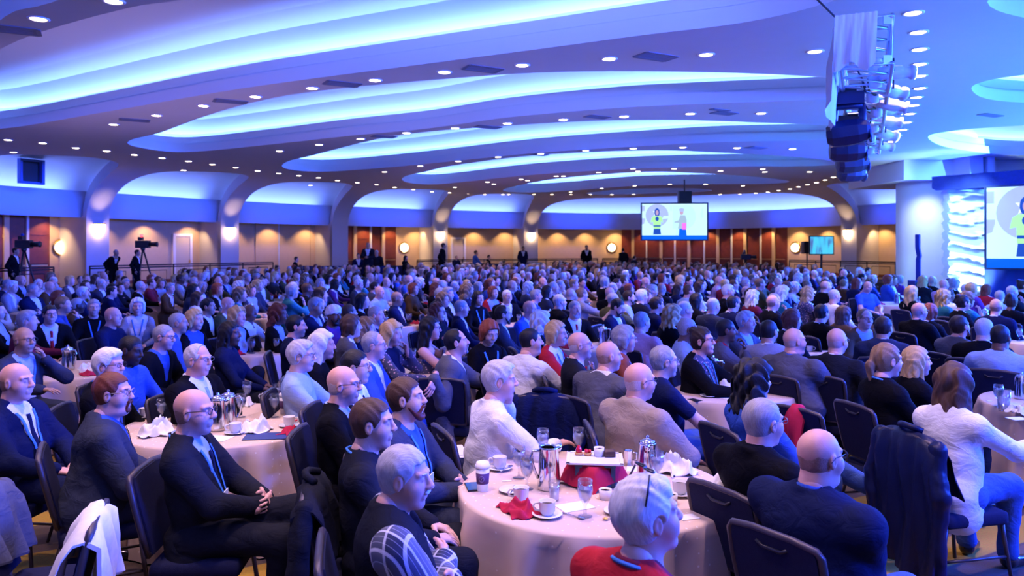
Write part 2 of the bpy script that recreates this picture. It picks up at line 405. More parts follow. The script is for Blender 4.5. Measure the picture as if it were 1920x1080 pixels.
for i, (u, v) in enumerate(DL):
    p = Pz(u, v, ZC)
    if p.y > 44: p = Vector((p.x/p.y*44, 44, ZC))
    o = link('ceiling_downlight', me_ring); o.location = (p.x, p.y, ZC-.001)
    d = link('lamp_lens', me_disc, o)
    for (a, b, row) in DROWS:
        if a <= i < b:
            n_ = sum(1 for q in DL[a:b] if ((q[0], q[1]) < (u, v) if row[0] != '!' else (q[1], q[0]) < (v, u))); tag(o, f"round recessed warm downlight, {ORDN(n_)} {'from left' if row[0] != '!' else 'from the camera'} in the {row.lstrip('!')}", 'light', 'recessed ceiling downlights')

for i in (0, 1, 2, 4, 6, 8, 10, 11, 12, 39, 41, 43, 45, 47, 49, 51, 54, 56, 58, 60, 66, 70, 74, 88, 90, 92, 94):
    u, v = DL[i]; p = Pz(u, v, ZC)
    spot('downlight_beam', (p.x, p.y, ZC-.03), (p.x+.1, p.y, 0), 95 if p.x < -4.5 else 350, PINK, 84, .8, .1)
for x, y in ((-3.2, 4.2), (-1.0, 3.0), (.4, 5.2), (2.0, 3.6), (-2.4, 6.8), (-4.6, 6.0), (-5.6, 4.0), (4.0, 5.6)):      # cans of the strip above the camera
    spot('downlight_beam', (x, y, ZC-.03), (x+.05, y, 0), 150 if x < -4 else 330, PINK, 96, .8, .1)
# ================================================================ WALL BAYS
NW = -1.38
def wall_frame(s, n=NW):
    q = wall_pt(s, n, 0); p, a, nn = Wp(s); return q, a, nn
def wall_box(mb, s, n, z, half_along, half_n, half_z, mi=0):
    q, a, nn = wall_frame(s, n)
    R = Matrix(((a.x, nn.x, 0), (a.y, nn.y, 0), (0, 0, 1)))
    mb.box((q.x, q.y, z), (half_along, half_n, half_z), R, mi)
def ulen(u0, u1):
    s0, s1 = s_at_u(u0, NW), s_at_u(u1, NW); return s0, s1
def panel_bank(n, u0, u1, posts, label):
    """bank of tall red-brown doors with cream posts"""
    s0, s1 = ulen(u0, u1)
    mb = MB(); N = 10
    mb.grid([[wall_pt(s0+(s1-s0)*k/N, -1.36, z) for k in range(N+1)] for z in (.42, 3.38)])
    b = struct(mb.build(f'door_{n}', M_wood, smooth=False), label)
    us = [u0]+posts+[u1]
    for a, c in zip(us[:-1], us[1:]):
        for z0, z1 in ((.62, 1.32), (1.46, 2.5), (2.62, 3.3)):
            sa, sc = ulen(a+2.2, c-2.2); q = MB()
            P = [[wall_pt(sa+(sc-sa)*k/2, -1.33, z) for k in range(3)] for z in (z0, z1)]
            q.grid(P)
            for e in (0, 1):
                q.grid([[P[e][k] for k in range(3)], [P[e][k]-Wp((sa+sc)/2)[2]*.03 for k in range(3)]])
            q.build('door_panel', M_wood, b, smooth=False)
    for i, u in enumerate(posts):
        q = MB(); wall_box(q, s_at_u(u, NW), -1.30, 1.9, .10 if i % 2 == 0 else .05, .06, 1.48); q.build('door_post', M_cream if i % 2 == 0 else M_soffit, b, smooth=False)
    for a, c in zip(us[:-1], us[1:]):
        q = MB(); wall_box(q, (s_at_u(a, NW)+s_at_u(c, NW))/2, -1.27, 1.40, .33, .03, .025); q.build('push_bar', M_brass, b, smooth=False)
panel_bank(1, -60, 92, [8, 50], 'bank of mahogany doors with cream posts beside the left camera riser')
panel_bank(2, 650, 742, [664, 694, 718], 'bank of mahogany doors behind the control table')
panel_bank(3, 1165, 1476, [1187, 1213, 1240, 1266, 1292, 1321, 1347, 1373, 1399, 1426, 1452], 'long bank of mahogany doors below the hanging screen')
def door(n, u0, u1, label):
    s0, s1 = ulen(u0, u1); sm = (s0+s1)/2; q, a, nn = wall_frame(sm); wdt = (wall_pt(s0, NW, 0)-wall_pt(s1, NW, 0)).length/2
    f = MB(); wall_box(f, s0, -1.34, 1.55, .07, .06, 1.15); wall_box(f, s1, -1.34, 1.55, .07, .06, 1.15); wall_box(f, sm, -1.34, 2.72, wdt+.06, .06, .06)
    b = struct(f.build(f'door_{n}', M_trim, smooth=False), label)
    d = MB(); wall_box(d, sm, -1.36, 1.55, wdt-.06, .03, 1.12); d.build('door_leaf', mat('door_paint', (.60, .52, .42), .6), b, smooth=False)
    h = MB(); wall_box(h, sm+(s1-sm)*.8, -1.29, 1.45, .03, .03, .08); h.build('door_handle', M_brass, b, smooth=False)
door(4, 324, 356, 'cream service door between the two left columns')
door(5, 846, 870, 'pale service door behind the standing attendants')
for i, u in enumerate((480, 523, 583)):                  # joints of the folding partition
    q = MB(); wall_box(q, s_at_u(u, NW), -1.37, 1.9, .03, .02, 1.48); struct(q.build(f'trim_{i+1}', M_soffit if i == 1 else M_cream, smooth=False), 'vertical joint strip of the cream folding partition')
# scallops of warm light on the cream wall, from cans in the soffit underside
for a, b in zip(COLS[1:], COLS[2:]):
    L = arclen(a, b); k = max(3, round(L/1.9))
    for j in range(k):
        s = a+(b-a)*(j+.5)/k
        spot('soffit_can', wall_pt(s, -.75, 3.36), wall_pt(s, -1.42, 1.3), 130, (1, .60, .25), 110, .6, .05)
# sconces
M_glow = mat('sconce_glass', (1, .9, .7), .4, emit=(1, .60, .25), es=22)
M_glow2 = mat('column_lamp_glass', (1, .9, .7), .4, emit=(1, .64, .30), es=12)
for u, where in ((115, 'beside the left mahogany doors'), (757, 'between the mahogany doors and the fourth column'), (1147, 'left of the long mahogany door bank'), (1491, 'right of the long mahogany door bank')):
    s = s_at_u(u, NW); q, a, nn = wall_frame(s)
    root = empty('wall_sconce', wall_pt(s, NW, 2.12)); root.rotation_euler = (0, 0, math.atan2(nn.y, nn.x))
    tag(root, f'round glowing brass wall sconce {where}', 'lamp', 'wall sconces')
    R = Matrix.Rotation(math.radians(90), 3, 'Y')
    mb = MB(); mb.lathe([(.0001, 0), (.34, 0), (.36, .03), (.30, .05)], 20, rot=R); mb.build('back_plate', M_brass, root)
    mb = MB(); mb.lathe([(.26, .05), (.25, .12), (.15, .20), (.0001, .22)], 20, rot=R); mb.build('glass_bowl', M_glow, root)
LMP = {3: 174, 4: 423, 5: 632, 6: 819, 7: 992, 8: 1135, 11: 1600}
NTH = {4: 'first full column on the left', 5: 'second column from the left', 6: 'third column from the left', 7: 'fourth column from the left', 8: 'fifth column from the left', 11: 'column left of the white stage wall', 12: 'column behind the stage wall', 3: 'column off to the far left', 2: 'column on the side wall'}
for c in COLS:
    if c < 4 or c in (6, 12, 13): continue
    p, a, nn = Wp(c)
    root = empty('column_lamp', wall_pt(c, .36, 2.86)); root.rotation_euler = (0, 0, math.atan2(nn.y, nn.x))
    tag(root, f'bright oval uplight lamp on the {NTH.get(c, "far column")}', 'lamp', 'column lamps')
    mb = MB(); mb.lathe([(.0001, -.30), (.12, -.24), (.19, -.05), (.20, .2)], 16, c=(.12, 0, 0)); mb.build('lamp_shade', M_glow2, root)
    mb = MB(); mb.lathe([(.20, .2), (.22, .21), (.22, .24), (.19, .24)], 16, c=(.12, 0, 0)); mb.box((.04, 0, 0), (.05, .12, .2)); mb.build('bracket', M_brass, root)
    q = wall_pt(c, 1.0, 3.25)
    spot('column_uplight', q, wall_pt(c, .45, 4.3), 22, (1, .66, .36), 70, .9, .1)
# blue area lamps without fixtures, added bay by bay to colour the soffit
for a, b in zip(COLS[1:], COLS[2:]):
    k = 1 if b-a < 2 else 3
    for j in range(k):
        s = a+(b-a)*(j+.5)/k; area('soffit_wash', wall_pt(s, 2.2, 5.1), wall_pt(s, .0, 3.85), 4.2, 21, (.010, .07, 1), .3, 50)
for c in COLS[2:10]:
    for z in (1.3, 2.5): spot('column_wash', wall_pt(c, 6.5, 4.9), wall_pt(c, .4, z), 55, (.010, .07, 1), 14, .7, .1)
# ------------------------------------------------ railing on the riser edge
def rail(s0, s1, n, label, dsp=.9):
    L = arclen(s0, s1); N = max(2, int(L/1.6)); root = empty('railing', wall_pt(s0, n, .5))
    base = root.location.copy()
    def loc(s, z): return wall_pt(s, n, z)-base
    mb = MB()
    for z in (1.45, 1.37): mb.tube([loc(s0+(s1-s0)*k/(N*3), z) for k in range(N*3+1)], .028, 6)
    mb.tube([loc(s0+(s1-s0)*k/(N*3), .62) for k in range(N*3+1)], .02, 6); mb.build('hand_rail', M_black, root)
    for k in range(N+1):
        s = s0+(s1-s0)*k/N; p = MB(); p.tube([loc(s, .5), loc(s, 1.45)], .028, 6); p.build('post', M_black, root)
    for k in range(N):
        a = s0+(s1-s0)*(k+.18)/N; b = s0+(s1-s0)*(k+.82)/N
        p = MB(); p.tube([loc(a, .76), loc(b, .76), loc(b, 1.24), loc(a, 1.24)], .018, 6, closed=True); p.build('frame_insert', M_black, root)
    tag(root, label, 'railing', 'black railings along the riser'); return root
NR = 3.9
rail(s_at_u(-120, NR), s_at_u(102, NR), NR, 'black metal railing in front of the left camera riser')
rail(s_at_u(168, NR), s_at_u(512, NR), NR, 'black metal railing with framed inserts below the first and second columns')
rail(s_at_u(782, NR), s_at_u(1120, NR), NR, 'black metal railing below the fourth and fifth columns')
rail(s_at_u(1130, NR), s_at_u(1240, NR), NR, 'short black metal railing below the hanging screen')
rail(s_at_u(1480, NR), s_at_u(1680, NR), NR, 'black metal railing at right beside the small monitor')
# ventilation grilles on ceiling
VORD = ['top left corner', 'over the second column', 'left of the second cove', 'third from the left in the front row', 'fourth from the left in the front row', 'fifth from the left in the front row', 'left of the third cove', 'second beyond the second cove', 'third beyond the second cove', 'fourth beyond the second cove', 'beyond the third cove at right', 'long pale one at far right', 'beyond the third cove at centre', 'narrow one beside the truss']
M_vent = mat('vent_grille', (.17, .18, .26), .6)
for i, (u, v, sx, sy) in enumerate([(20, 55, .55, .3), (252, 225, .5, .3), (432, 190, .5, .3), (642, 157, .5, .3), (905, 129, .5, .28), (1230, 106, .5, .28), (720, 256, .5, .3), (915, 238, .5, .3), (1120, 219, .45, .25), (1358, 212, .45, .25), (1418, 277, .5, .3), (1857, 216, .55, .16), (1012, 290, .4, .25), (1350, 206, .4, .1)]):
    p = Pz(u, v, ZC); sx *= .62; sy *= .62
    root = empty('ceiling_vent', (p.x, p.y, ZC-.005), .5)
    tag(root, f'dark rectangular air vent in the mauve ceiling, {VORD[i]}', 'vent', 'ceiling vents')
    mb = MB(); mb.box((0, sy, 0), (sx, .03, .006)); mb.box((0, -sy, 0), (sx, .03, .006)); mb.box((sx, 0, 0), (.03, sy, .006)); mb.box((-sx, 0, 0), (.03, sy, .006)); mb.build('vent_frame', M_vent, root, smooth=False)
    for k in range(5):
        mb = MB(); mb.box((0, -sy*.8+sy*.4*k, .0), (sx, sy*.17, .004), Matrix.Rotation(.04, 3, 'X')); mb.build('slat', M_vent, root, smooth=False)
# black projection hatch in the first lunette
s = s_at_u(80, 1.2); q = wall_pt(s, .55, 4.95); p, a, nn = Wp(s)
root = empty('projector_hatch', q); root.rotation_euler = (0, 0, math.atan2(nn.y, nn.x))
tag(root, 'black square projector hatch in the lit panel at far left', 'hatch')
mb = MB()
for c, h in (((0, .42, 0), (.10, .04, .46)), ((0, -.42, 0), (.10, .04, .46)), ((0, 0, .42), (.10, .42, .04)), ((0, 0, -.42), (.10, .42, .04))): mb.box(c, h)
mb.build('hatch_frame', mat('hatch_blue', (.10, .16, .5), .6), root, smooth=False)
mb = MB(); mb.box((.02, 0, 0), (.03, .40, .40)); mb.build('dark_opening', M_black, root, smooth=False)
mb = MB(); mb.box((.13, .30, 0), (.10, .03, .40)); mb.build('shutter', mat('hatch_blue', (.1, .16, .5), .6), root, smooth=False)
# ================================================================ STAGE SIDE
M_white = mat('stage_white', (.74, .76, .80), .7)
M_navy = mat('navy_drape', (.012, .02, .12), .8, noise=.3, nscale=12)
# white curved end wall of the stage
mb = MB(); N = 16; P = []
for z in (0, 4.5):
    row = [Vector((14.42, 28.6, z))]
    for k in range(N+1):
        a = math.radians(180+100*k/N); row.append(Vector((15.72+1.3*math.cos(a), 28.4+1.1*math.sin(a), z)))
    row.append(Vector((20, 27.6, z))); P.append(row)
mb.grid(P); struct(mb.build('wall_stage', M_white, smooth=True, sharp=50), 'white curved wall at the left end of the stage')
mb = MB(); mb.box((20, 29, 4.86), (6.2, 2.2, .36)); struct(mb.build('ceiling_stage_header', M_white, smooth=False), 'white dropped ceiling over the stage end')
mb = MB(); mb.box((15.75, 26.3, 4.72), (.22, .5, .48)); mb.box((16.25, 26.3, 4.85), (.12, .5, .34)); struct(mb.build('trim_9', M_white, smooth=False), 'white stepped bulkhead above the stage drape')
# crinkled fabric panel
mb = MB(); R = 70; C = 14; rows = []
x0, x1, d0, d1 = XU(1779, 25), XU(1850, 24.6), 25., 24.6
for i in range(R+1):
    z = 4.0*i/R; row = []
    for j in range(C+1):
        t = j/C; sx = x0+(x1-x0)*t
        row.append(Vector((sx, d0+(d1-d0)*t+.07*math.sin(z*16+1.3*math.sin(t*5+z*2))+.05*math.sin(z*37+t*9), z)))
    rows.append(row)
mb.grid(rows); bk = [[Vector((p.x, p.y+.35, p.z)) for p in r] for r in rows]
mb.grid([[rows[i][0] for i in range(R+1)], [bk[i][0] for i in range(R+1)]]); mb.grid([[rows[i][-1] for i in range(R+1)], [bk[i][-1] for i in range(R+1)]])
tag(mb.build('fabric_panel', mat('crinkled_white_fabric', (.82, .84, .86), .7)), 'tall crinkled white fabric panel glowing beside the big stage screen', 'drape')
spot('panel_uplight', (XU(1822, 24), 24.0, .15), (XU(1815, 25), 25, 2.6), 900, (.45, .8, 1), 75, .8, .1)
spot('panel_toplight', (XU(1815, 23.5), 23.2, 4.9), (XU(1815, 25), 25, 2.4), 500, (.35, .75, 1), 75, .8, .1)
spot('stage_wall_light', (XU(1740, 26), 26.2, 4.45), (XU(1735, 27.4), 27.4, 2.6), 220, (.75, .85, 1), 80, .9, .1)
spot('stage_wall_wash', (XU(1700, 22), 22, 4.9), (XU(1735, 27.4), 27.4, 2.), 700, (.25, .5, 1), 60, .9, .3)
# big screen: plane from (u 1848, d 24) towards the camera on the right
def screen_frame(A, B, z0, z1):
    A = Vector(A); B = Vector(B); ax = (B-A); L = ax.length; ax.normalize(); return A, ax, Vector((ax.y, -ax.x, 0)), L
M_scr = mat('screen_backlight', (.1, .2, .3), .4, emit=(.50, .82, 1.0), es=1.0)
SC = {}
def scol(k, c, s=1.): return mat('screen_image_'+k, tuple(x*.1 for x in c), .5, emit=c, es=s)
S_lil = scol('lilac', (.34, .42, .92)); S_blu = scol('blue', (.0, .10, .75)); S_nav = scol('navy', (.01, .06, .38)); S_lime = scol('lime', (.36, .80, .30)); S_skin = scol('skin', (.45, .30, .45)); S_whi = scol('white', (.74, .95, 1.0)); S_grey = scol('grey', (.30, .42, .55)); S_pink = scol('pink', (.85, .16, .75)); S_aqua = scol('aqua', (.45, .78, .92))
def picture(par, A, ax, nn, W, H, z0, wide):
    """the camera image on a screen: flat shapes in screen units (0..1 of the height, x in heights)"""
    def put(pts, m, lay, name):
        mb = MB(); mb.add([A+ax*(x*H)+nn*(.004*lay)+Vector((0, 0, z0+y*H)) for x, y in pts], [tuple(range(len(pts)))])
        return mb.build(name, m, par, smooth=False)
    def ell(cx, cy, rx, ry, n=28, a0=0, a1=2*math.pi): return [(cx+rx*math.cos(a0+(a1-a0)*k/n), cy+ry*math.sin(a0+(a1-a0)*k/n)) for k in range(n if a1-a0 > 6.2 else n+1)]
    WH = W/H
    put([(0, 0), (WH, 0), (WH, 1), (0, 1)], M_scr, 1, 'screen_image')
    put([(0, 0), (WH, 0), (WH, .115), (0, .115)], S_blu, 2, 'stage_floor_image')
    put(ell(.42, .68, .32, .32 if wide else .33), S_lil, 2, 'letter_image')                       # letter C with a star
    put([(.56, .57), (.76, .60), (.76, .66), (.60, .66)], M_scr, 3, 'letter_gap_image')
    put([(.30, .80), (.36, .80), (.40, .88), (.44, .80), (.52, .78), (.45, .74), (.47, .66), (.40, .71), (.33, .66), (.35, .74)], S_whi, 3, 'star_image')
    put([(0, .80), (.08, .80), (.08, .95), (0, .95)], S_lil, 2, 'letter_edge_image'); put([(0, .42), (.06, .44), (.09, .55), (.09, .60), (0, .60)], S_lil, 2, 'letter_edge_image')
    px = .42
    put(ell(px, .76, .075, .12), S_nav, 4, 'hair_image'); put(ell(px, .755, .042, .07), S_skin, 5, 'face_image')
    put([(px-.11, .14), (px+.11, .14), (px+.09, .32), (px-.09, .32)], S_nav, 4, 'trousers_image')
    put([(px-.10, .30), (px+.10, .30), (px+.11, .52), (px+.17, .46), (px+.14, .62), (px+.09, .66), (px-.09, .66), (px-.15, .62), (px-.18, .48), (px-.11, .50)], S_lime, 5, 'sweater_image')
    put([(px-.10, .36), (px+.10, .36), (px+.10, .40), (px-.10, .40)], S_nav, 6, 'stripe_image')
    put(ell(px, .58, .05, .06), S_nav, 6, 'hands_image')
    if wide:
        put([(.86, .30), (.86, .93), (.84, .93), (.84, .80), (.78, .80), (.78, .95), (1.12, .95), (1.12, .115), (.95, .115), (.95, .30)], S_aqua, 2, 'letter_image')   # T
        put(ell(1.24, .64, .25, .33), S_aqua, 2, 'letter_image')
        put([(1.64, .60), (1.70, .62), (1.70, .92), (1.66, .86), (1.63, .74)], S_aqua, 2, 'letter_edge_image')
        put([(1.02, .115), (1.24, .115), (1.22, .36), (1.04, .36)], S_blu, 4, 'trousers_image')
        put([(1.00, .30), (1.24, .30), (1.24, .55), (1.20, .68), (1.06, .68), (1.02, .54), (.90, .50), (.90, .47), (1.03, .46)], S_grey, 5, 'jacket_image')
        put(ell(1.10, .76, .05, .07), S_skin, 5, 'face_image'); put(ell(1.10, .83, .075, .05), S_lil, 6, 'hat_image')
        put([(1.11, .28), (1.23, .28), (1.23, .46), (1.11, .46)], S_pink, 6, 'bag_image')
def screen(name, label, A, B, z0, z1, wide, depth=.1, cat='screen'):
    A, ax, nn, L = screen_frame(A, B, z0, z1); root = empty(name, (A.x, A.y, 0)); A0 = Vector((0, 0, 0)); bz = .06
    R = Matrix(((ax.x, nn.x, 0), (ax.y, nn.y, 0), (0, 0, 1)))
    mb = MB(); H = z1-z0
    for c, h in (((L/2, z1+bz/2), (L/2+bz, bz/2)), ((L/2, z0-bz/2), (L/2+bz, bz/2)), ((-bz/2, (z0+z1)/2), (bz/2, H/2)), ((L+bz/2, (z0+z1)/2), (bz/2, H/2))):
        mb.box(ax*c[0]+Vector((0, 0, c[1])), (h[0], depth/2, h[1]), R)
    mb.box(ax*(L/2)-nn*.03+Vector((0, 0, (z0+z1)/2)), (L/2, .02, H/2), R)
    mb.build('bezel', mat('navy_bezel', (.01, .015, .06), .4), root, smooth=False)
    picture(root, A0, ax, nn, L, H, z0, wide)
    return tag(root, label, cat)
A = (XU(1850, 24), 24, 0); B = (XU(1850, 24)+3.35, 21.2, 0)
screen('stage_screen', 'large stage screen at far right showing one presenter in lime sweater', A, B, 1.48, 4.0, False)
A = (XU(1205, 36), 36.2, 0); B = (XU(1325.5, 36), 36, 0)
r = screen('hanging_screen', 'screen hung in mid hall showing two presenters before big letters', A, B, CH-(449-HZ)/F*36, CH-(382-HZ)/F*36, True)
mb = MB(); mb.box((.06, -.1, 0), (.3, .2, .3)); o = mb.build('mount_box', M_black, r, smooth=False); o.location = (XU(1283, 36)-A[0], .1, CH-(370-HZ)/F*36)
mb = MB(); mb.tube([(0, 0, 0), (0, 0, ZC-4.2)], .03); o = mb.build('drop_pole', M_black, r); o.location = (XU(1285, 36)-A[0], 0, 4.35)
# valance
mb = MB(); rows = []
for z in (0, .1, .42, .48):
    row = []
    for k in range(41):
        t = k/40; x = 13.9+6.2*t-.0; y = 25.2-5.0*t; a = .05*math.sin(k*2.3)+.03*math.sin(k*5.1)
        row.append(Vector((x+a*.6, y+a*.8-(.25 if z in (0,) else 0), 3.98+z+.22*t)))
    rows.append(row)
mb.grid(rows); tag(mb.build('valance_drape', M_navy), 'navy gathered drape along the top of the stage screen', 'drape')
mb = MB(); rows = []
for z in (0, 1.42):
    rows.append([Vector((XU(1842, 24.4)+5*k/60, 24.3-4.2*k/60+.05*math.sin(k*1.9), z)) for k in range(61)])
mb.grid(rows); tag(mb.build('stage_skirt', mat('blue_drape', (.03, .06, .40), .8)), 'pleated blue drape below the stage screen', 'drape')
# column loudspeaker
p = Vector((XU(1722, 23.5), 23.5, FZ)); root = empty('column_speaker', p)
M_spk = mat('speaker_shell', (.012, .03, .22), .5)
mb = MB(); mb.box((0, 0, .55), (.22, .22, .55)); mb.build('bass_box', M_spk, root, smooth=False)
mb = MB(); mb.tube([(0, 0, 1.1), (0, 0, 1.75), (.03, 0, 1.85), (-.02, 0, 2.1), (-.02, 0, 2.52)], .085, 4); mb.build('line_array', M_spk, root, smooth=False)
mb = MB(); mb.box((0, -.23, .55), (.19, .01, .5)); mb.build('grille', M_black, root, smooth=False)
tag(root, 'slim dark column loudspeaker before the white stage wall', 'speaker')
# small monitor on a stand at the right riser
p = Vector((XU(1540, 34), 34, .5)); root = empty('monitor_stand', p)
mb = MB(); mb.tube([(0, 0, 0), (0, 0, 1.5)], .05, 8); mb.build('pole', M_black, root)
mb = MB(); mb.box((0, 0, .02), (.4, .3, .02)); mb.build('base', M_black, root, smooth=False)
mb = MB(); mb.box((0, 0, 1.72), (.55, .04, .42)); mb.build('bezel', M_black, root, smooth=False)
mm = bpy.data.materials.new('monitor_picture'); mm.use_nodes = True; nt = mm.node_tree; b = nt.nodes['Principled BSDF']
tc = nt.nodes.new('ShaderNodeTexCoord'); ns = nt.nodes.new('ShaderNodeTexNoise'); ns.inputs['Scale'].default_value = 3.5
mp = nt.nodes.new('ShaderNodeMapping'); mp.inputs['Scale'].default_value = (1.6, 1, .5); nt.links.new(tc.outputs['Object'], mp.inputs[0]); nt.links.new(mp.outputs[0], ns.inputs[0])
rp = nt.nodes.new('ShaderNodeValToRGB'); rp.color_ramp.elements[0].color = (.0, .06, .16, 1); rp.color_ramp.elements[0].position = .38; rp.color_ramp.elements[1].color = (.0, .55, .75, 1); rp.color_ramp.elements[1].position = .56
nt.links.new(ns.outputs[0], rp.inputs[0]); nt.links.new(rp.outputs[0], b.inputs['Emission Color']); b.inputs['Emission Strength'].default_value = .8
mb = MB(); mb.add([(-.51, -.045, 1.34), (.51, -.045, 1.34), (.51, -.045, 2.1), (-.51, -.045, 2.1)], [(0, 1, 2, 3)]); mb.build('screen_image', mm, root, smooth=False)
tag(root, 'small teal monitor on a black pole stand before the cream wall', 'monitor')
p = Vector((XU(1513, 35), 35, .5)); root = empty('stand_speaker', p)
mb = MB(); mb.tube([(0, 0, 0), (0, 0, 1.4)], .03, 8); mb.build('pole', M_black, root)
mb = MB(); mb.box((0, 0, 1.62), (.2, .18, .28)); mb.build('cabinet', M_black, root, smooth=False)
tag(root, 'black loudspeaker on a pole left of the small monitor', 'speaker')

# ---------------------------------------------------------------- lighting truss
T0 = Vector((3.88, 8.35, 4.36)); TD = Vector((.42, .907, -.004)).normalized(); TL = 8.4
TX = Vector((TD.y, -TD.x, 0)).normalized(); TU = Vector((0, 0, 1)); hs = .26
M_alu = mat('truss_aluminium', (.62, .66, .72), .35, metal=.7)
M_scrim = mat('white_cloth_cover', (.80, .80, .84), .8, bump=.3, bscale=12)
root = empty('lighting_truss', T0)
def tp(l, x, z): return TD*l+TX*x+TU*z
for sx, sz in ((-1, -1), (1, -1), (-1, 1), (1, 1)):
    mb = MB(); mb.tube([tp(0, sx*hs, sz*hs), tp(TL, sx*hs, sz*hs)], .027, 8); mb.build('chord', M_alu, root)
nb = 16
for k in range(nb):
    a, b = TL*k/nb, TL*(k+1)/nb
    mb = MB()
    for sx in (-1, 1): mb.tube([tp(a, sx*hs, -hs), tp(b, sx*hs, hs)] if k % 2 else [tp(a, sx*hs, hs), tp(b, sx*hs, -hs)], .014, 6)
    for sz in (-1, 1): mb.tube([tp(a, -hs, sz*hs), tp(b, hs, sz*hs)], .014, 6)
    mb.tube([tp(a, -hs, -hs), tp(a, hs, -hs)], .014, 6); mb.tube([tp(a, -hs, hs), tp(a, hs, hs)], .014, 6); mb.build('lattice_brace', M_alu, root)
for sx, sz in ((-1, -1), (1, -1), (-1, 1), (1, 1)):
    mb = MB(); mb.box(tp(0, sx*hs*.82, sz*hs*.82), (.045, .010, .045)); mb.build('end_plate', M_alu, root, smooth=False)
for q in ([tp(.3, -.2, hs), tp(.3, -.9, ZC-T0.z+.25)], [tp(7, .2, hs), tp(7, .3, ZC-T0.z)]):
    mb = MB(); mb.tube(q, .012, 6); mb.build('hanging_cable', M_black, root)
tag(root, 'long aluminium box truss hung from the ceiling at right', 'truss')
# cloth cover hung over the near end
rows = []
for j, (x, z) in enumerate([(hs*.35, hs+.04), (0, hs+.05), (-hs, hs+.05), (-hs-.04, hs-.02), (-hs-.06, 0), (-hs-.09, -.2), (-hs-.10, -.42), (-hs-.12, -.62)]):
    row = []
    for k in range(21):
        l = -.03+1.6*k/20; fold = .038*math.sin(k*1.35+.5+.3*j)*min(1, j/3)+.018*math.sin(k*2.9+j)
        zz = z - (.18 if j == 7 else .0)*abs(math.sin(k*.5))
        row.append(T0+tp(l, x+fold, zz))
    rows.append(row)
mb = MB(); mb.grid(rows)
P = [[T0+tp(-.06-.030*math.sin(k*.9+.5)*j/8-.012*math.sin(k*2.3+j*.6), -hs-.05+(hs*1.65)*k/18-.02*j/8, hs+.05-(.58+.05*math.sin(k*.5+1))*j/8) for k in range(19)] for j in range(9)]
mb.grid(P); tag(mb.build('cloth_cover', M_scrim), 'white cloth draped over the near end of the lighting truss', 'cloth')
# moving heads below
M_head = mat('moving_head_shell', (.012, .014, .05), .45, bump=.1)
for i, l in enumerate((1.3, 3.2, 5.0, 6.8)):
    base = T0+tp(l, -.20, -hs-.02); root = empty('moving_head', base); root.rotation_euler = (0, .08*(i % 2), math.radians(-25+11*i))
    mb = MB(); mb.box((0, 0, -.10), (.19, .15, .075)); mb.build('base_box', M_head, root, smooth=False)
    mb = MB(); mb.tube([(-.16, 0, -.17), (-.17, 0, -.34), (-.15, 0, -.52)], .05, 6); mb.tube([(.16, 0, -.17), (.17, 0, -.34), (.15, 0, -.52)], .05, 6); mb.box((0, 0, -.19), (.17, .07, .03)); mb.build('yoke', M_head, root)
    mb = MB(); mb.lathe([(.0001, -.26), (.11, -.25), (.16, -.18), (.175, -.02), (.165, .12), (.13, .22), (.09, .26), (.0001, .26)], 8, c=(0, 0, -.52), rot=Matrix.Rotation(math.radians(84), 3, 'Y') @ Matrix.Rotation(.4, 3, 'Z')); mb.build('lamp_head', M_head, root, smooth=False)
    mb = MB(); mb.lathe([(.0001, 0), (.10, 0), (.11, -.02)], 14, c=(.27, 0, -.55), rot=Matrix.Rotation(math.radians(84), 3, 'Y')); mb.build('lens', mat('lens_glass', (.05, .08, .2), .1), root)
    mb = MB(); mb.box((0, 0, 0), (.10, .03, .05)); mb.build('clamp', M_black, root, smooth=False)
    tag(root, f'black moving-head stage light, {("nearest and largest", "second from the near end", "third from the near end", "farthest and lowest in view")[i]} on the truss', 'stage light', 'moving-head lights')
# white profile spots on the right of the truss
M_par = mat('white_spot_shell', (.75, .78, .84), .4); M_parl = mat('spot_lens_lit', (1, 1, 1), .2, emit=(.75, .9, 1), es=6)
ORD = ['nearest', 'second', 'third', 'fourth', 'fifth', 'sixth', 'seventh', 'farthest']
for i, l in enumerate((.9, 1.7, 2.5, 3.4, 4.3, 5.3, 6.3, 7.4)):
    base = T0+tp(l, hs-.04, -.05-.05*(i % 3)); root = empty('profile_spot', base); root.rotation_euler = (0, 0, math.radians((-8, 14, -24, 8, -16, 6, -10, 3)[i]))
    mb = MB(); mb.lathe([(.0001, -.16), (.07, -.15), (.085, -.05), (.085, .10), (.07, .11), (.068, .19), (.088, .20), (.088, .24)], 12, rot=Matrix.Rotation(math.radians(90+8*(i % 3)), 3, 'Y'), c=(.08, 0, -.12)); mb.build('barrel', M_par, root)
    mb = MB(); mb.tube([(.05, -.10, -.12), (.05, -.11, .02), (.05, .11, .02), (.05, .10, -.12)], .012, 6); mb.build('yoke', M_black, root)
    mb = MB(); mb.lathe([(.0001, 0), (.088, 0)], 14, c=(.322, 0, -.12-.033*(i % 3)), rot=Matrix.Rotation(math.radians(90+8*(i % 3)), 3, 'Y')); mb.build('lens', M_parl if i in (0, 3, 5) else M_par, root)
    mb = MB(); mb.lathe([(.0001, -.2), (.075, -.18), (.08, .12), (.06, .16), (.0001, .17)], 10, c=(-.08, .12, -.08)); mb.build('lamp_housing', M_par, root)
    tag(root, f'white profile spotlight on the right side of the truss, {ORD[i]} from the camera', 'stage light', 'profile spotlights')
mb = MB(); rr = random.Random(3)
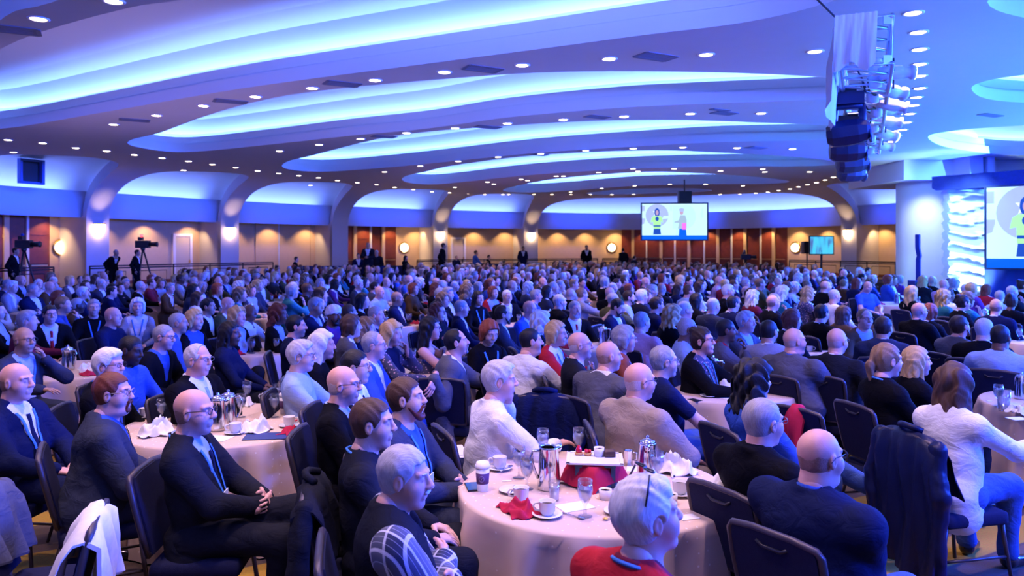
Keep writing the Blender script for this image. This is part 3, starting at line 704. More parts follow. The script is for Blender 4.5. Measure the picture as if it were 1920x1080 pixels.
for k in range(16):
    a = T0+tp(1.0+k*.42, -.1+.2*rr.random(), -hs*rr.random()); b = T0+tp(1.2+k*.42, .15*rr.random(), -hs-.12*rr.random()); c = T0+tp(1.5+k*.42, -.1+.2*rr.random(), -hs*.4)
    mb.tube([a, a.lerp(b, .5)-Vector((0, 0, .1)), b, b.lerp(c, .5)-Vector((0, 0, .05)), c], .012, 5)
tag(mb.build('cable_loom', M_black), 'looped black cables tied inside the lighting truss', 'cable')
# ================================================================ PEOPLE: implicit bodies meshed with surface nets
f32 = np.float32
class Field:
    def __init__(s, lo, hi, h):
        s.ax = [np.arange(lo[i], hi[i]+h, h, dtype=f32) for i in range(3)]; s.h = h
        s.f = np.full([len(a) for a in s.ax], 1.0, f32)
    def sl(s, lo, hi, pad):
        out = []
        for i in range(3):
            a = s.ax[i]; i0 = max(0, int((lo[i]-pad-a[0])/s.h)); i1 = min(len(a), int((hi[i]+pad-a[0])/s.h)+2)
            if i1 <= i0: return None
            out.append(slice(i0, i1))
        return tuple(out)
    def xyz(s, q):
        return s.ax[0][q[0]][:, None, None], s.ax[1][q[1]][None, :, None], s.ax[2][q[2]][None, None, :]
    def add(s, fn, lo, hi, k=.02, sub=False):
        q = s.sl(lo, hi, k+2.5*s.h)
        if q is None: return
        d = fn(*s.xyz(q)); a = s.f[q]
        if sub:
            hh = np.clip(.5-.5*(a+d)/k, 0, 1); s.f[q] = a*(1-hh)-d*hh+k*hh*(1-hh)
        else:
            hh = np.clip(.5+.5*(d-a)/k, 0, 1); s.f[q] = d*(1-hh)+a*hh-k*hh*(1-hh)
    def cone(s, a, b, r1, r2, k=.02, sy=1., sub=False, off=0.):
        a = np.array(a, f32); b = np.array(b, f32); r1 += off; r2 += off; r = max(r1, r2)
        lo = np.minimum(a, b)-r*np.array([1, sy, 1]); hi = np.maximum(a, b)+r*np.array([1, sy, 1])
        ba = b-a; ba2 = ba.copy(); ba2[1] /= sy; L = float(ba2 @ ba2)+1e-9
        def fn(X, Y, Z):
            x = X-a[0]; y = (Y-a[1])/sy; z = Z-a[2]
            t = np.clip((x*ba2[0]+y*ba2[1]+z*ba2[2])/L, 0, 1)
            return np.sqrt((x-t*ba2[0])**2+(y-t*ba2[1])**2+(z-t*ba2[2])**2)-(r1+(r2-r1)*t)
        s.add(fn, lo, hi, k, sub)
    def apply(s, fn):
        q = (slice(None),)*3; s.f = fn(s.f, *s.xyz(q)).astype(f32)
    def mesh(s):
        f = s.f; S = f < 0; n = f.shape
        c = np.zeros([k-1 for k in n], np.int8)
        for i in (0, 1):
            for j in (0, 1):
                for k in (0, 1): c += S[i:n[0]-1+i, j:n[1]-1+j, k:n[2]-1+k]
        ix = np.argwhere((c > 0) & (c < 8))
        if len(ix) == 0: return np.zeros((0, 3), f32), np.zeros((0, 4), int)
        idm = np.full(c.shape, -1, np.int32); idm[tuple(ix.T)] = np.arange(len(ix))
        offs = [(i, j, k) for i in (0, 1) for j in (0, 1) for k in (0, 1)]
        V = np.stack([f[ix[:, 0]+o[0], ix[:, 1]+o[1], ix[:, 2]+o[2]] for o in offs], 1)
        acc = np.zeros((len(ix), 3), f32); cnt = np.zeros(len(ix), f32)
        for p in range(8):
            for q in range(p+1, 8):
                d = [abs(offs[p][t]-offs[q][t]) for t in range(3)]
                if sum(d) != 1: continue
                m = (V[:, p] < 0) != (V[:, q] < 0)
                t = np.where(m, V[:, p]/np.where(m, V[:, p]-V[:, q], 1), 0)
                pos = np.array(offs[p], f32)[None]+t[:, None]*(np.array(offs[q], f32)-np.array(offs[p], f32))[None]
                acc += pos*m[:, None]; cnt += m
        g = ix+acc/cnt[:, None]
        P = np.stack([s.ax[i][0]+g[:, i]*s.h for i in range(3)], 1)
        Q = []
        for axn in range(3):
            u, w = (axn+1) % 3, (axn+2) % 3
            sl0 = [slice(None)]*3; sl1 = [slice(None)]*3
            sl0[axn] = slice(0, -1); sl1[axn] = slice(1, None)
            e = S[tuple(sl0)] != S[tuple(sl1)]
            E = np.argwhere(e); E = E[(E[:, u] > 0) & (E[:, w] > 0) & (E[:, u] < n[u]-1) & (E[:, w] < n[w]-1)]
            if len(E) == 0: continue
            ids = []
            for du, dw in ((1, 1), (0, 1), (0, 0), (1, 0)):
                C = E.copy(); C[:, u] -= du; C[:, w] -= dw; ids.append(idm[C[:, 0], C[:, 1], C[:, 2]])
            ids = np.stack(ids, 1); inside = S[E[:, 0], E[:, 1], E[:, 2]]
            ids[~inside] = ids[~inside][:, ::-1]; Q.append(ids)
        Q = np.concatenate(Q); Q = Q[(Q >= 0).all(1)]
        return P, Q
def soften(P, Q, it=2, lam=.5):
    if len(P) == 0: return P, Q
    E = np.concatenate([Q[:, [0, 1]], Q[:, [1, 2]], Q[:, [2, 3]], Q[:, [3, 0]]]); E = np.concatenate([E, E[:, ::-1]]); n = np.bincount(E[:, 0], minlength=len(P)).astype(f32); n[n == 0] = 1
    for _ in range(it):
        A = np.stack([np.bincount(E[:, 0], weights=P[E[:, 1], c], minlength=len(P)) for c in range(3)], 1)/n[:, None]; P = P+(A-P)*lam
    return P, Q
def np_mesh(name, parts, mats, smooth=True):
    """parts: list of (P, Q, material index array or int)"""
    vs = []; qs = []; mi = []; k = 0
    for P, Q, m in parts:
        vs.append(P); qs.append(Q+k); k += len(P); mi.append(np.full(len(Q), m) if np.isscalar(m) else m)
    P = np.concatenate(vs); Q = np.concatenate(qs); mi = np.concatenate(mi)
    me = bpy.data.meshes.new(name)
    me.vertices.add(len(P)); me.vertices.foreach_set('co', P.astype(f32).ravel())
    me.loops.add(len(Q)*4); me.loops.foreach_set('vertex_index', Q.astype(np.int32).ravel())
    me.polygons.add(len(Q)); me.polygons.foreach_set('loop_start', np.arange(len(Q), dtype=np.int32)*4)
    for m in mats: me.materials.append(m)
    me.polygons.foreach_set('material_index', mi.astype(np.int32)); me.polygons.foreach_set('use_smooth', np.ones(len(Q), bool))
    me.update(calc_edges=True); return me

def rot(yaw, pitch, roll=0.):      # columns = forward, left, up of the head
    cy, sy = math.cos(yaw), math.sin(yaw); cp, sp = math.cos(pitch), math.sin(pitch); cr_, sr = math.cos(roll), math.sin(roll)
    Rz = np.array([[cy, -sy, 0], [sy, cy, 0], [0, 0, 1]]); Ry = np.array([[cp, 0, -sp], [0, 1, 0], [sp, 0, cp]]); Rx = np.array([[1, 0, 0], [0, cr_, -sr], [0, sr, cr_]])
    return (Rz @ Ry @ Rx)
# --- head, in its own frame (x forward, y left, z up, origin at mid head)
def head_field(h, sex='m', fat=1., age=0., seed=0, neck=True):
    r = random.Random(seed); F_ = Field((-.17, -.13, -.25), (.17, .13, .16), h)
    jw = (1.0 if sex == 'm' else .90)*fat; nz = r.uniform(.9, 1.15)*(1 if sex == 'm' else .85); ch = r.uniform(-.004, .006)
    def ell(c, R, k, sub=False):
        c = np.array(c); R = np.array(R); m = R.min()
        F_.add(lambda X, Y, Z: (np.sqrt(((X-c[0])/R[0])**2+((Y-c[1])/R[1])**2+((Z-c[2])/R[2])**2)-1)*m, c-R, c+R, k, sub)
    ell((-.014, 0, .032), (.098, .078, .090), .02)
    ell((.028, 0, -.040), (.060*jw**.5, .059*jw, .078), .035)
    ell((.058+ch, 0, -.100), (.026, .026*jw, .022), .025)
    for y in (-1, 1):
        ell((.050, y*.040*jw, -.030), (.030, .024*fat, .030), .03)
        F_.cone((.082, y*.016, .030), (.070, y*.046, .030), .011, .010, .014)
        F_.cone((.094, y*.031, .010), (.094, y*.033, .010), .013, .012, .014, sub=True)
        ell((.074, y*.031, .009), (.0145, .0135, .0115), .004)
        ell((.100*1., y*.012*nz, -.026), (.010, .008, .008), .008)
        # ear
        ell((-.006, y*.079, -.004), (.019, .009, .034), .006)
        F_.cone((-.002, y*.090, .002), (-.004, y*.089, -.012), .008, .006, .006, sub=True)
    F_.cone((.086, 0, .022), (.104+.006*nz, 0, -.020), .008, .0125*nz, .014)
    # mouth
    F_.cone((.086, -.016, -.056), (.086, .016, -.056), .009, .009, .01); F_.cone((.085, -.014, -.068), (.085, .014, -.068), .009, .009, .01)
    F_.cone((.100, -.022, -.062), (.100, .022, -.062), .0045, .0045, .005, sub=True)
    if fat > 1.08: ell((.018, 0, -.108), (.055, .055*fat, .032), .03)
    if neck:
        w = .060 if sex == 'm' else .048
        F_.cone((-.028, 0, -.07), (-.052, 0, -.19), w*fat**.5, w*1.12*fat**.5, .03)
        F_.cone((-.052, 0, -.19), (-.055, 0, -.24), w*1.15, .10, .03, sy=1.3)
    return F_
HL = ([-.13, -.06, -.02, .004, .02, .045, .068, .084, .12], [-.090, -.082, -.055, -.030, -.012, .028, .066, .088, .10])
def hair_field(style, h, sex, seed=0, beard=None):
    """style -> (P, Q); beard: None, 'full', 'goatee', 'moustache'"""
    r = random.Random(seed+5)
    big = style in ('long', 'wavy', 'curly', 'bob', 'pony', 'bun', 'afro', 'longstraight', 'turban')
    F_ = Field((-.20, -.17, -.40 if style in ('long', 'wavy', 'curly', 'longstraight') else -.21), (.14, .17, .19), h)
    def ell(c, R, k=.02):
        c = np.array(c); R = np.array(R); m = R.min()
        F_.add(lambda X, Y, Z: (np.sqrt(((X-c[0])/R[0])**2+((Y-c[1])/R[1])**2+((Z-c[2])/R[2])**2)-1)*m, c-R, c+R, k)
    t = {'short': .010, 'crew': .005, 'bald': .005, 'receding': .008, 'comb': .017, 'long': .017, 'longstraight': .015, 'wavy': .024, 'curly': .032, 'bob': .022, 'pony': .011, 'bun': .011, 'afro': .03, 'turban': .020}.get(style, .01)
    if style != 'none':
        ell((-.016, 0, .033), (.097+t, .078+t, .089+t))
        ell((-.030, 0, -.025), (.062+t*.6, .064+t*.6, .07))
        if style == 'comb': ell((.012, .01, .100), (.062, .055, .024), .03)
        hx = np.array(HL[0], f32); hz = np.array(HL[1], f32)
        if sex == 'f' or style == 'turban': hz = hz+np.interp(hx, [-.1, .03, .08], [-.03, -.03, .0]).astype(f32)
        def line(X): return np.interp(X, hx, hz).astype(f32)
        if style in ('bald',):      # fringe round the sides and back
            F_.apply(lambda f, X, Y, Z: np.maximum(np.maximum(f, (line(X)-Z)*.7), np.maximum((Z-(.034+.22*np.minimum(X+.05, 0)+.008*np.sin(60*X+2*np.sin(50*Y))))*.5, (X-.040-.25*(Z-.0)))))
            F_.f += .0065*np.clip((F_.ax[2][None, None, :]+.035)/.065, 0, 1)+0*F_.f
        elif style == 'receding':
            F_.apply(lambda f, X, Y, Z: np.maximum(np.maximum(f, (line(X)-Z)*.7), (.055*(1-(Y/.05)**2)-(.085-X)+.0*Z)*.6-.0))
            F_.apply(lambda f, X, Y, Z: np.maximum(f, np.minimum((Z-.055), (X-.035))*.8))
        elif style == 'turban':
            F_.apply(lambda f, X, Y, Z: np.maximum(f, (.018+.25*X-Z)*.8))
            ell((.0, 0, .095), (.095, .088, .055), .02)
        else:
            F_.apply(lambda f, X, Y, Z: np.maximum(f, (line(X)-Z)*.7))
        # volumes that hang
        if style in ('long', 'longstraight', 'wavy', 'curly'):
            wd = {'long': .080, 'longstraight': .078, 'wavy': .092, 'curly': .112}[style]; ln = {'long': -.30, 'longstraight': -.34, 'wavy': -.27, 'curly': -.21}[style]
            for y in (-1, 1):
                F_.cone((-.03, y*wd*.80, .02), (-.085, y*wd*.95, ln+.07), .030, .032, .03)
                F_.cone((.012, y*(wd*.75+.012), .0), (-.02, y*wd*.98, ln+.12), .016, .018, .02)
            F_.cone((-.075, 0, .02), (-.125, 0, ln+.03), .042, .036, .03, sy=1.9)
        if style == 'bob':
            for y in (-1, 1): F_.cone((.0, y*.075, .02), (-.005, y*.080, -.075), .030, .022, .03)
            F_.cone((-.06, 0, .0), (-.075, 0, -.09), .045, .035, .03, sy=1.8)
        if style == 'pony':
            F_.cone((-.10, 0, .04), (-.135, .0, -.03), .024, .030, .02); F_.cone((-.135, 0, -.03), (-.125, .01, -.14), .030, .018, .02)
        if style == 'bun': ell((-.085, 0, .105), (.042, .045, .038), .015)
        fq = {'curly': 52, 'wavy': 34, 'afro': 50}.get(style, 62); am = {'curly': .017, 'pony': .0035, 'bun': .0035, 'wavy': .011, 'afro': .006, 'crew': .0012, 'bald': .0008, 'turban': .003, 'bob': .005, 'long': .006, 'longstraight': .004, 'comb': .0026}.get(style, .0022)
        p0 = r.uniform(0, 6)
        F_.apply(lambda f, X, Y, Z: f+am*(np.sin(fq*Y*1.9+p0+2.2*np.sin(fq*.45*X)+1.7*np.sin(17*Z))*np.sin(fq*.55*Z+fq*.4*X+1.5*np.sin(fq*.35*Y+p0))))
        if style not in ('turban', 'curly', 'bald', 'crew'):      # strands
            F_.apply(lambda f, X, Y, Z: f+np.minimum(am*.5, .0016)*np.sin(150*Y+40*X+3*np.sin(26*X+30*Z+p0)+2*np.sin(19*Z)))
        if style != 'turban':       # keep the face clear
            F_.apply(lambda f, X, Y, Z: np.maximum(f, np.minimum(np.minimum(X-np.where(Z < -.02, .030, .052), .070-Z), .066-np.abs(Y))*.9))
    if style in ('short', 'crew', 'bald', 'comb', 'receding', 'pony', 'bun'):
        for y in (-1, 1):
            c = np.array([.0, y*.092, -.004]); Rr = np.array([.026, .024, .036])
            F_.add(lambda X, Y, Z: (np.sqrt(((X-c[0])/Rr[0])**2+((Y-c[1])/Rr[1])**2+((Z-c[2])/Rr[2])**2)-1)*.024, c-Rr, c+Rr, .006, True)
    for y in (-1, 1) if style != 'none' else ():
        F_.cone((.094, y*.018, .030), (.082, y*.047, .033), .0045, .0035, .004)
    if beard:
        def fe(c, R): ell(c, R, .012)
        if beard == 'full':
            for y in (-1, 1): F_.cone((.030, y*.060, -.045), (.066, y*.034, -.100), .012, .018, .02)
            F_.cone((.074, -.014, -.108), (.074, .014, -.108), .022, .022, .02)
            for y in (-1, 1): F_.cone((.097, y*.020, -.049), (.070, y*.036, -.088), .009, .012, .01)
        if beard in ('goatee',):
            F_.cone((.082, -.012, -.100), (.082, .012, -.100), .016, .016, .02)
            for y in (-1, 1): F_.cone((.098, y*.020, -.049), (.080, y*.022, -.096), .008, .009, .01)
        if beard in ('full', 'goatee', 'moustache'): F_.cone((.099, -.018, -.047), (.099, .018, -.047), .008, .008, .006); 
        if beard == 'full': F_.add(lambda X, Y, Z: np.sqrt((X-.102)**2+(Y/1.6)**2+(Z+.064)**2)-.012, (.08, -.03, -.08), (.12, .03, -.05), .005, True)
    return F_
def wrinkle(seed, A):
    r = random.Random(seed); p = [r.uniform(0, 6) for _ in range(4)]
    def fn(f, X, Y, Z):
        a = np.sin(11*X+17*Z+9*Y*(1 if p[0] > 3 else -1)+p[0]+1.8*np.sin(7*Y+9*X+p[1])); b = np.sin(31*Z-13*X+p[2]+1.5*np.sin(15*Y+p[3]))
        c = np.abs(np.sin(19*Z+12*X-8*np.abs(Y)+p[1]+2.2*np.sin(6*X+8*Z+p[3])))
        return f+A*(.5*a*np.abs(a)+.3*b*np.abs(b)+.45*(.6-c)*(c < .75))
    return fn
def ik(S, Wt, l1, l2, hint):
    S = np.array(S, float); Wt = np.array(Wt, float); v = Wt-S; d = np.linalg.norm(v)
    if d > (l1+l2)*.985: Wt = S+v/d*(l1+l2)*.985; v = Wt-S; d = np.linalg.norm(v)
    u = v/d; a = (l1*l1-l2*l2+d*d)/(2*d); hgt = math.sqrt(max(1e-6, l1*l1-a*a)); hint = np.array(hint, float); hint -= u*(hint @ u); hint /= np.linalg.norm(hint)+1e-9
    return S+u*a+hint*hgt, Wt
def hand_cones(F_, W, d, nrm, curl, side, s=1., fine=True):
    """hand from wrist W pointing along d, palm facing nrm; side=+1 for a left hand"""
    d = np.array(d, float); d /= np.linalg.norm(d); nrm = np.array(nrm, float); nrm -= d*(nrm @ d); nrm /= np.linalg.norm(nrm)+1e-9
    sd = np.cross(nrm, d)*side        # towards the thumb
    W = np.array(W, float)
    F_.cone(W-d*.05, W+d*.01, .027*s, .025*s, .02)
    F_.cone(W+d*.02+sd*.018*s, W+d*.082*s+sd*.026*s, .016*s, .014*s, .015); F_.cone(W+d*.02-sd*.014*s, W+d*.078*s-sd*.026*s, .016*s, .013*s, .015); F_.cone(W+d*.02, W+d*.084*s, .016*s, .014*s, .015)
    for i, (o, ln) in enumerate(((.031, .92), (.0105, 1.05), (-.0105, 1.0), (-.031, .8))):
        p = W+d*(.086-.006*abs(i-1))*s+sd*o*s; ang = .15+curl*.25+.05*i
        dirv = d; rad = .0088*s
        for j, L in enumerate((.040, .026, .021)):
            ang2 = ang+curl*j*.75; dv = d*math.cos(ang2)+nrm*math.sin(ang2)+sd*o*1.6*(1-curl*.5)
            dv /= np.linalg.norm(dv); q = p+dv*L*ln*s; F_.cone(p, q, rad, rad*.92, .003); p = q; rad *= .92
    p = W+d*.022*s+sd*.030*s; 
    for j, L in enumerate((.036, .028, .022)):
        dv = d*(.62+.12*j)+sd*(.72-.30*j)+nrm*(.28+.22*j*(.5+curl)); dv /= np.linalg.norm(dv); q = p+dv*L*s
        F_.cone(p, q, (.0135-.0018*j)*s, (.0118-.0018*j)*s, .005); p = q

class Pose: pass
ARM = {  # wrist target (x forward, y outwards, z up), elbow hint, hand direction, palm normal, curl
 'lap': ((.30, .10, .665), (-.2, 1, -.6), (.9, -.45, -.15), (0, -.2, -1), .35),
 'thigh': ((.36, .15, .672), (-.3, 1, -.4), (1, -.05, -.12), (0, 0, -1), .25),
 'clasp': ((.31, .045, .71), (-.3, 1, -.5), (.35, -.90, .1), (-.85, -.2, -.2), .95),
 'table': ((.44, .14, .80), (-.2, 1, -.6), (1, -.35, 0), (0, 0, -1), .3),
 'cross': ((.20, -.10, .80), (.0, 1, -.8), (.25, -1, .1), (-1, 0, -.2), .5),
 'chin': ((.235, .05, 1.055), (.6, .6, -1), (-.2, -.15, 1), (-1, -.2, 0), 1.2),
 'cheek': ((.15, .13, 1.06), (.7, .8, -1), (-.15, -.35, 1), (-.5, -.8, 0), .7),
 'back': ((-.16, .46, .96), (-.3, .6, -1), (-.25, .5, -.8), (-.5, -.6, 0), .4),
 'side': ((.10, .34, .55), (-.6, 1, 0), (.3, .0, -1), (0, -1, 0), .4),
 'hold': ((.36, .08, .86), (-.1, 1, -.7), (.6, -.5, .5), (-.3, -.8, .2), .7),
 'reach': ((.50, .30, .86), (0, .6, -1), (1, .1, 0), (0, 0, -1), .4),
 'down': ((.02, .24, .80), (-1, .3, 0), (.1, 0, -1), (0, -1, 0), .45),
}
def skeleton(lean=0., fat=1., arms=('lap', 'lap'), legs='seat', yaw=0., pitch=0., roll=0., sex='m', stand=False, drop=0.):
    k = Pose(); c, s = math.cos(lean), math.sin(lean); k.sex = sex; k.fat = fat; k.legs = legs; k.arms = arms; k.stand = stand
    zp = .95 if stand else .56
    P0 = np.array([-.02, 0, zp])
    def T(x, y, z): return P0+np.array([x*c+z*s, y, -x*s+z*c])
    k.T = T; k.P0 = P0; sw = (.187 if sex == 'm' else .150)*(.45+.55*fat)
    k.sh = [T(0, e*sw, .425) for e in (1, -1)]; k.neck = T(-.005, 0, .505)
    k.hc = k.neck+np.array([.058+s*.05+drop*.6, 0, .155-drop]); k.R = rot(yaw, pitch, roll)
    k.el = []; k.wr = []; k.hd = []; k.hn = []; k.cu = []
    for e, a, S in ((1, arms[0], k.sh[0]), (-1, arms[1], k.sh[1])):
        w, hint, hd, hn, cu = ARM[a]; w = np.array(w)*np.array([1, e, 1]); 
        if stand: w = w+np.array([0, 0, .39 if a != 'down' else .10])
        if a in ('chin', 'cheek'): w = w+(k.hc-np.array([.045, 0, 1.25]))
        elif a in ('cross', 'hold', 'back'): w = w+np.array([s*.25, 0, 0])
        hint = np.array(hint, float)*np.array([1, e, 1]); E, w2 = ik(S, w, .30, .265, hint)
        k.el.append(E); k.wr.append(w2); k.hd.append(np.array(hd, float)*np.array([1, e, 1])); k.hn.append(np.array(hn, float)*np.array([1, e, 1])); k.cu.append(cu)
    g = .105 if sex == 'm' else .09
    k.hip = [P0+np.array([.0, e*g*.85, -.0]) for e in (1, -1)]
    if stand: k.kn = [np.array([.02, e*.105, .50]) for e in (1, -1)]; k.an = [np.array([-.03, e*.12, .09]) for e in (1, -1)]; k.to = [np.array([.16, e*.16, .03]) for e in (1, -1)]
    else:
        k.kn = [np.array([.44, e*.15, .555]) for e in (1, -1)]; k.an = [np.array([.46+(0 if legs == 'seat' else -.06), e*.13, .10]) for e in (1, -1)]; k.to = [k.an[i]+np.array([.17, e*.03, -.065]) for i, e in enumerate((1, -1))]
        if legs == 'crossR':     # right leg over left
            k.kn[1] = np.array([.47, .01, .67]); k.an[1] = np.array([.80, .15, .46]); k.to[1] = np.array([.93, .19, .35])
        if legs == 'crossL':
            k.kn[0] = np.array([.47, -.01, .67]); k.an[0] = np.array([.80, -.15, .46]); k.to[0] = np.array([.93, -.19, .35])
    return k
def torso(F_, k, off, low=0., shw=1.):
    f = k.fat; T = k.T; m = k.sex == 'm'
    F_.cone(T(-.01, 0, low), T(.005, 0, .16), .112*f+off*.8, .105*f+off*.8, .03, sy=1.42)
    F_.cone(T(.01, 0, .08), T(.01+.03*(f-1)*3, 0, .22), .108*f*f+off*.8, .112*f+off*.8, .05, sy=1.36 if m else 1.22)
    F_.cone(T(.005, 0, .20), T(0, 0, .36), .112*(f+.2)/1.2+off*.8, .115*(f+.2)/1.2+off*.8, .05, sy=1.40 if m else 1.22)
    if not m:
        for e in (1, -1): F_.cone(T(.085, e*.07, .27), T(.09, e*.07, .26), .060*f+off, .058*f+off, .04)
    mid = (k.sh[0]+k.sh[1])/2; F_.cone(mid+(k.sh[0]-mid)*shw, mid+(k.sh[1]-mid)*shw, .062+off, .062+off, .06)
    F_.cone(T(-.01, .10, .440), T(-.01, -.10, .440), .064+off, .064+off, .05); F_.cone(T(-.015, .055, .470), T(-.015, -.055, .470), .050+off, .050+off, .05); F_.cone(T(-.01, 0, .43), k.neck, .085+off, .056+off*.7, .05, sy=1.15)
def arms(F_, k, off, frac=1., which=(0, 1)):
    f = (k.fat+1)/2*(1 if k.sex == 'm' else .86)
    for i in which:
        S, E, Wt = k.sh[i], k.el[i], k.wr[i]
        F_.cone(S, E, .060*f+off, .046*f+off, .03)
        if frac > .6:
            q = E+(Wt-E)*min(1, (frac-.5)*2) if frac < 1 else Wt-(Wt-E)*.03
            F_.cone(E, q, .046*f+off, .031*f+off, .025)
def legs_(F_, k, off):
    f = (k.fat+1.3)/2.3
    F_.cone(k.hip[0], k.hip[1], .120*k.fat, .120*k.fat, .05, sy=1.1)
    for i in (0, 1):
        F_.cone(k.hip[i], k.kn[i], .090*f+off, .066*f+off, .04); F_.cone(k.kn[i], k.an[i]+np.array([0, 0, .01]), .066*f+off, .047+off, .03)
def bbox(pts, pad):
    P = np.array(pts); return P.min(0)-pad, P.max(0)+pad
def to_world(P, k): return P @ k.R.T+k.hc
LOD = {0: (.0046, .0042, .0112, .0130), 1: (.0078, .009, .021, .024), 2: (.0125, .014, .032, .036), 3: (.021, .03, .055, .065)}
HEADC = {}
def head_mesh(lod, sex, fat, seed):
    key = ('h', lod, sex, round(fat, 1), seed % 5)
    if key not in HEADC: HEADC[key] = head_field(LOD[lod][0], sex, 1+(fat-1)*.28, 0, seed % 5).mesh()
    return HEADC[key]
def hair_mesh(lod, style, sex, seed, beard):
    key = ('r', lod, style, sex, seed % 3, beard)
    if key not in HEADC: HEADC[key] = soften(*hair_field(style, LOD[lod][0], sex, seed % 3, beard).mesh(), 1, .4)
    return HEADC[key]
def body_parts(k, lod, sex, fat, seed, bare_arm=False, hands=True):
    """skin: head and neck, forearms, hands -> one mesh"""
    P, Q = head_mesh(lod, sex, fat, seed); parts = [(to_world(P, k), Q, 0)]
    hh = LOD[lod][1]
    F_ = Field(*bbox([k.T(0, .16, .30), k.T(0, -.16, .30), k.neck], .12), max(.012, hh*1.6)); F_.cone(k.neck+np.array([.0, 0, .03]), k.T(-.01, 0, .36), .054, .070, .02, sy=1.1); F_.cone(k.T(.03, .05, .40), k.T(.03, -.05, .40), .060, .060, .04)
    P, Q = F_.mesh(); parts.append((P, Q, 0))
    if hands:
        for i, e in ((0, 1), (1, -1)):
            W = k.wr[i]; d = k.hd[i]/np.linalg.norm(k.hd[i])
            G = Field(*bbox([W-d*.06, W+d*.19], .075), hh); hand_cones(G, W, d, k.hn[i], k.cu[i], e, 1. if sex == 'm' else .88)
            P, Q = G.mesh()
            if len(P): parts.append((P, Q, 0))
    if bare_arm:
        G = Field(*bbox([k.sh[0], k.sh[1], k.el[0], k.el[1], k.wr[0], k.wr[1]], .10), max(hh*2, .014)); arms(G, k, -.002, 1.)
        P, Q = G.mesh(); parts.append((P, Q, 0))
    return [join_body(parts, k)]
def join_body(parts, k):
    """one connected surface: arm tubes run inside the sleeves and are stitched to the hands, the bust and the head"""
    vs = [p[0] for p in parts]; off = np.cumsum([0]+[len(v) for v in vs]); P = np.concatenate(vs); Q = [p[1]+off[i] for i, p in enumerate(parts)]
    extra = []; n0 = len(P); nv = []
    bust_q = Q[1]
    def near(q, pt):
        c = P[q[:, 0]]; return q[np.argmin(((c-pt)**2).sum(1))]
    h = near(Q[0], k.neck+np.array([-.02, 0, .0])); b = near(bust_q, k.neck)
    extra.append([h[0], h[1], b[1], b[0]])
    rest = list(range(2, len(parts)))
    for i in (0, 1):
        S = k.sh[i]*.8+k.neck*.2; path = [S, k.sh[i], k.el[i], k.wr[i]]; rings = []
        for j, p in enumerate(path):
            t = path[min(j+1, 3)]-path[max(j-1, 0)]; t = t/np.linalg.norm(t); a = np.cross(t, [0.3, .2, 1.]); a /= np.linalg.norm(a); c = np.cross(a, t); r = (.04, .04, .034, .02)[j]
            rings.append([n0+len(nv)+m for m in range(5)]); nv += [p+r*(a*math.cos(6.2832*m/5)+c*math.sin(6.2832*m/5)) for m in range(5)]
        for r0, r1 in zip(rings[:-1], rings[1:]): extra += [[r0[m], r0[(m+1) % 5], r1[(m+1) % 5], r1[m]] for m in range(5)]
        b = near(bust_q, S); extra.append([b[0], b[1], rings[0][1], rings[0][0]])
        for pi in rest:
            q = Q[pi]
            if np.min(((P[q[:, 0]]-k.wr[i])**2).sum(1)) < .01:
                hq = near(q, k.wr[i]); extra.append([hq[0], hq[1], rings[3][1], rings[3][0]])
    P = np.concatenate([P, np.array(nv)]); return (P, np.concatenate(Q+[np.array(extra)]), 0)
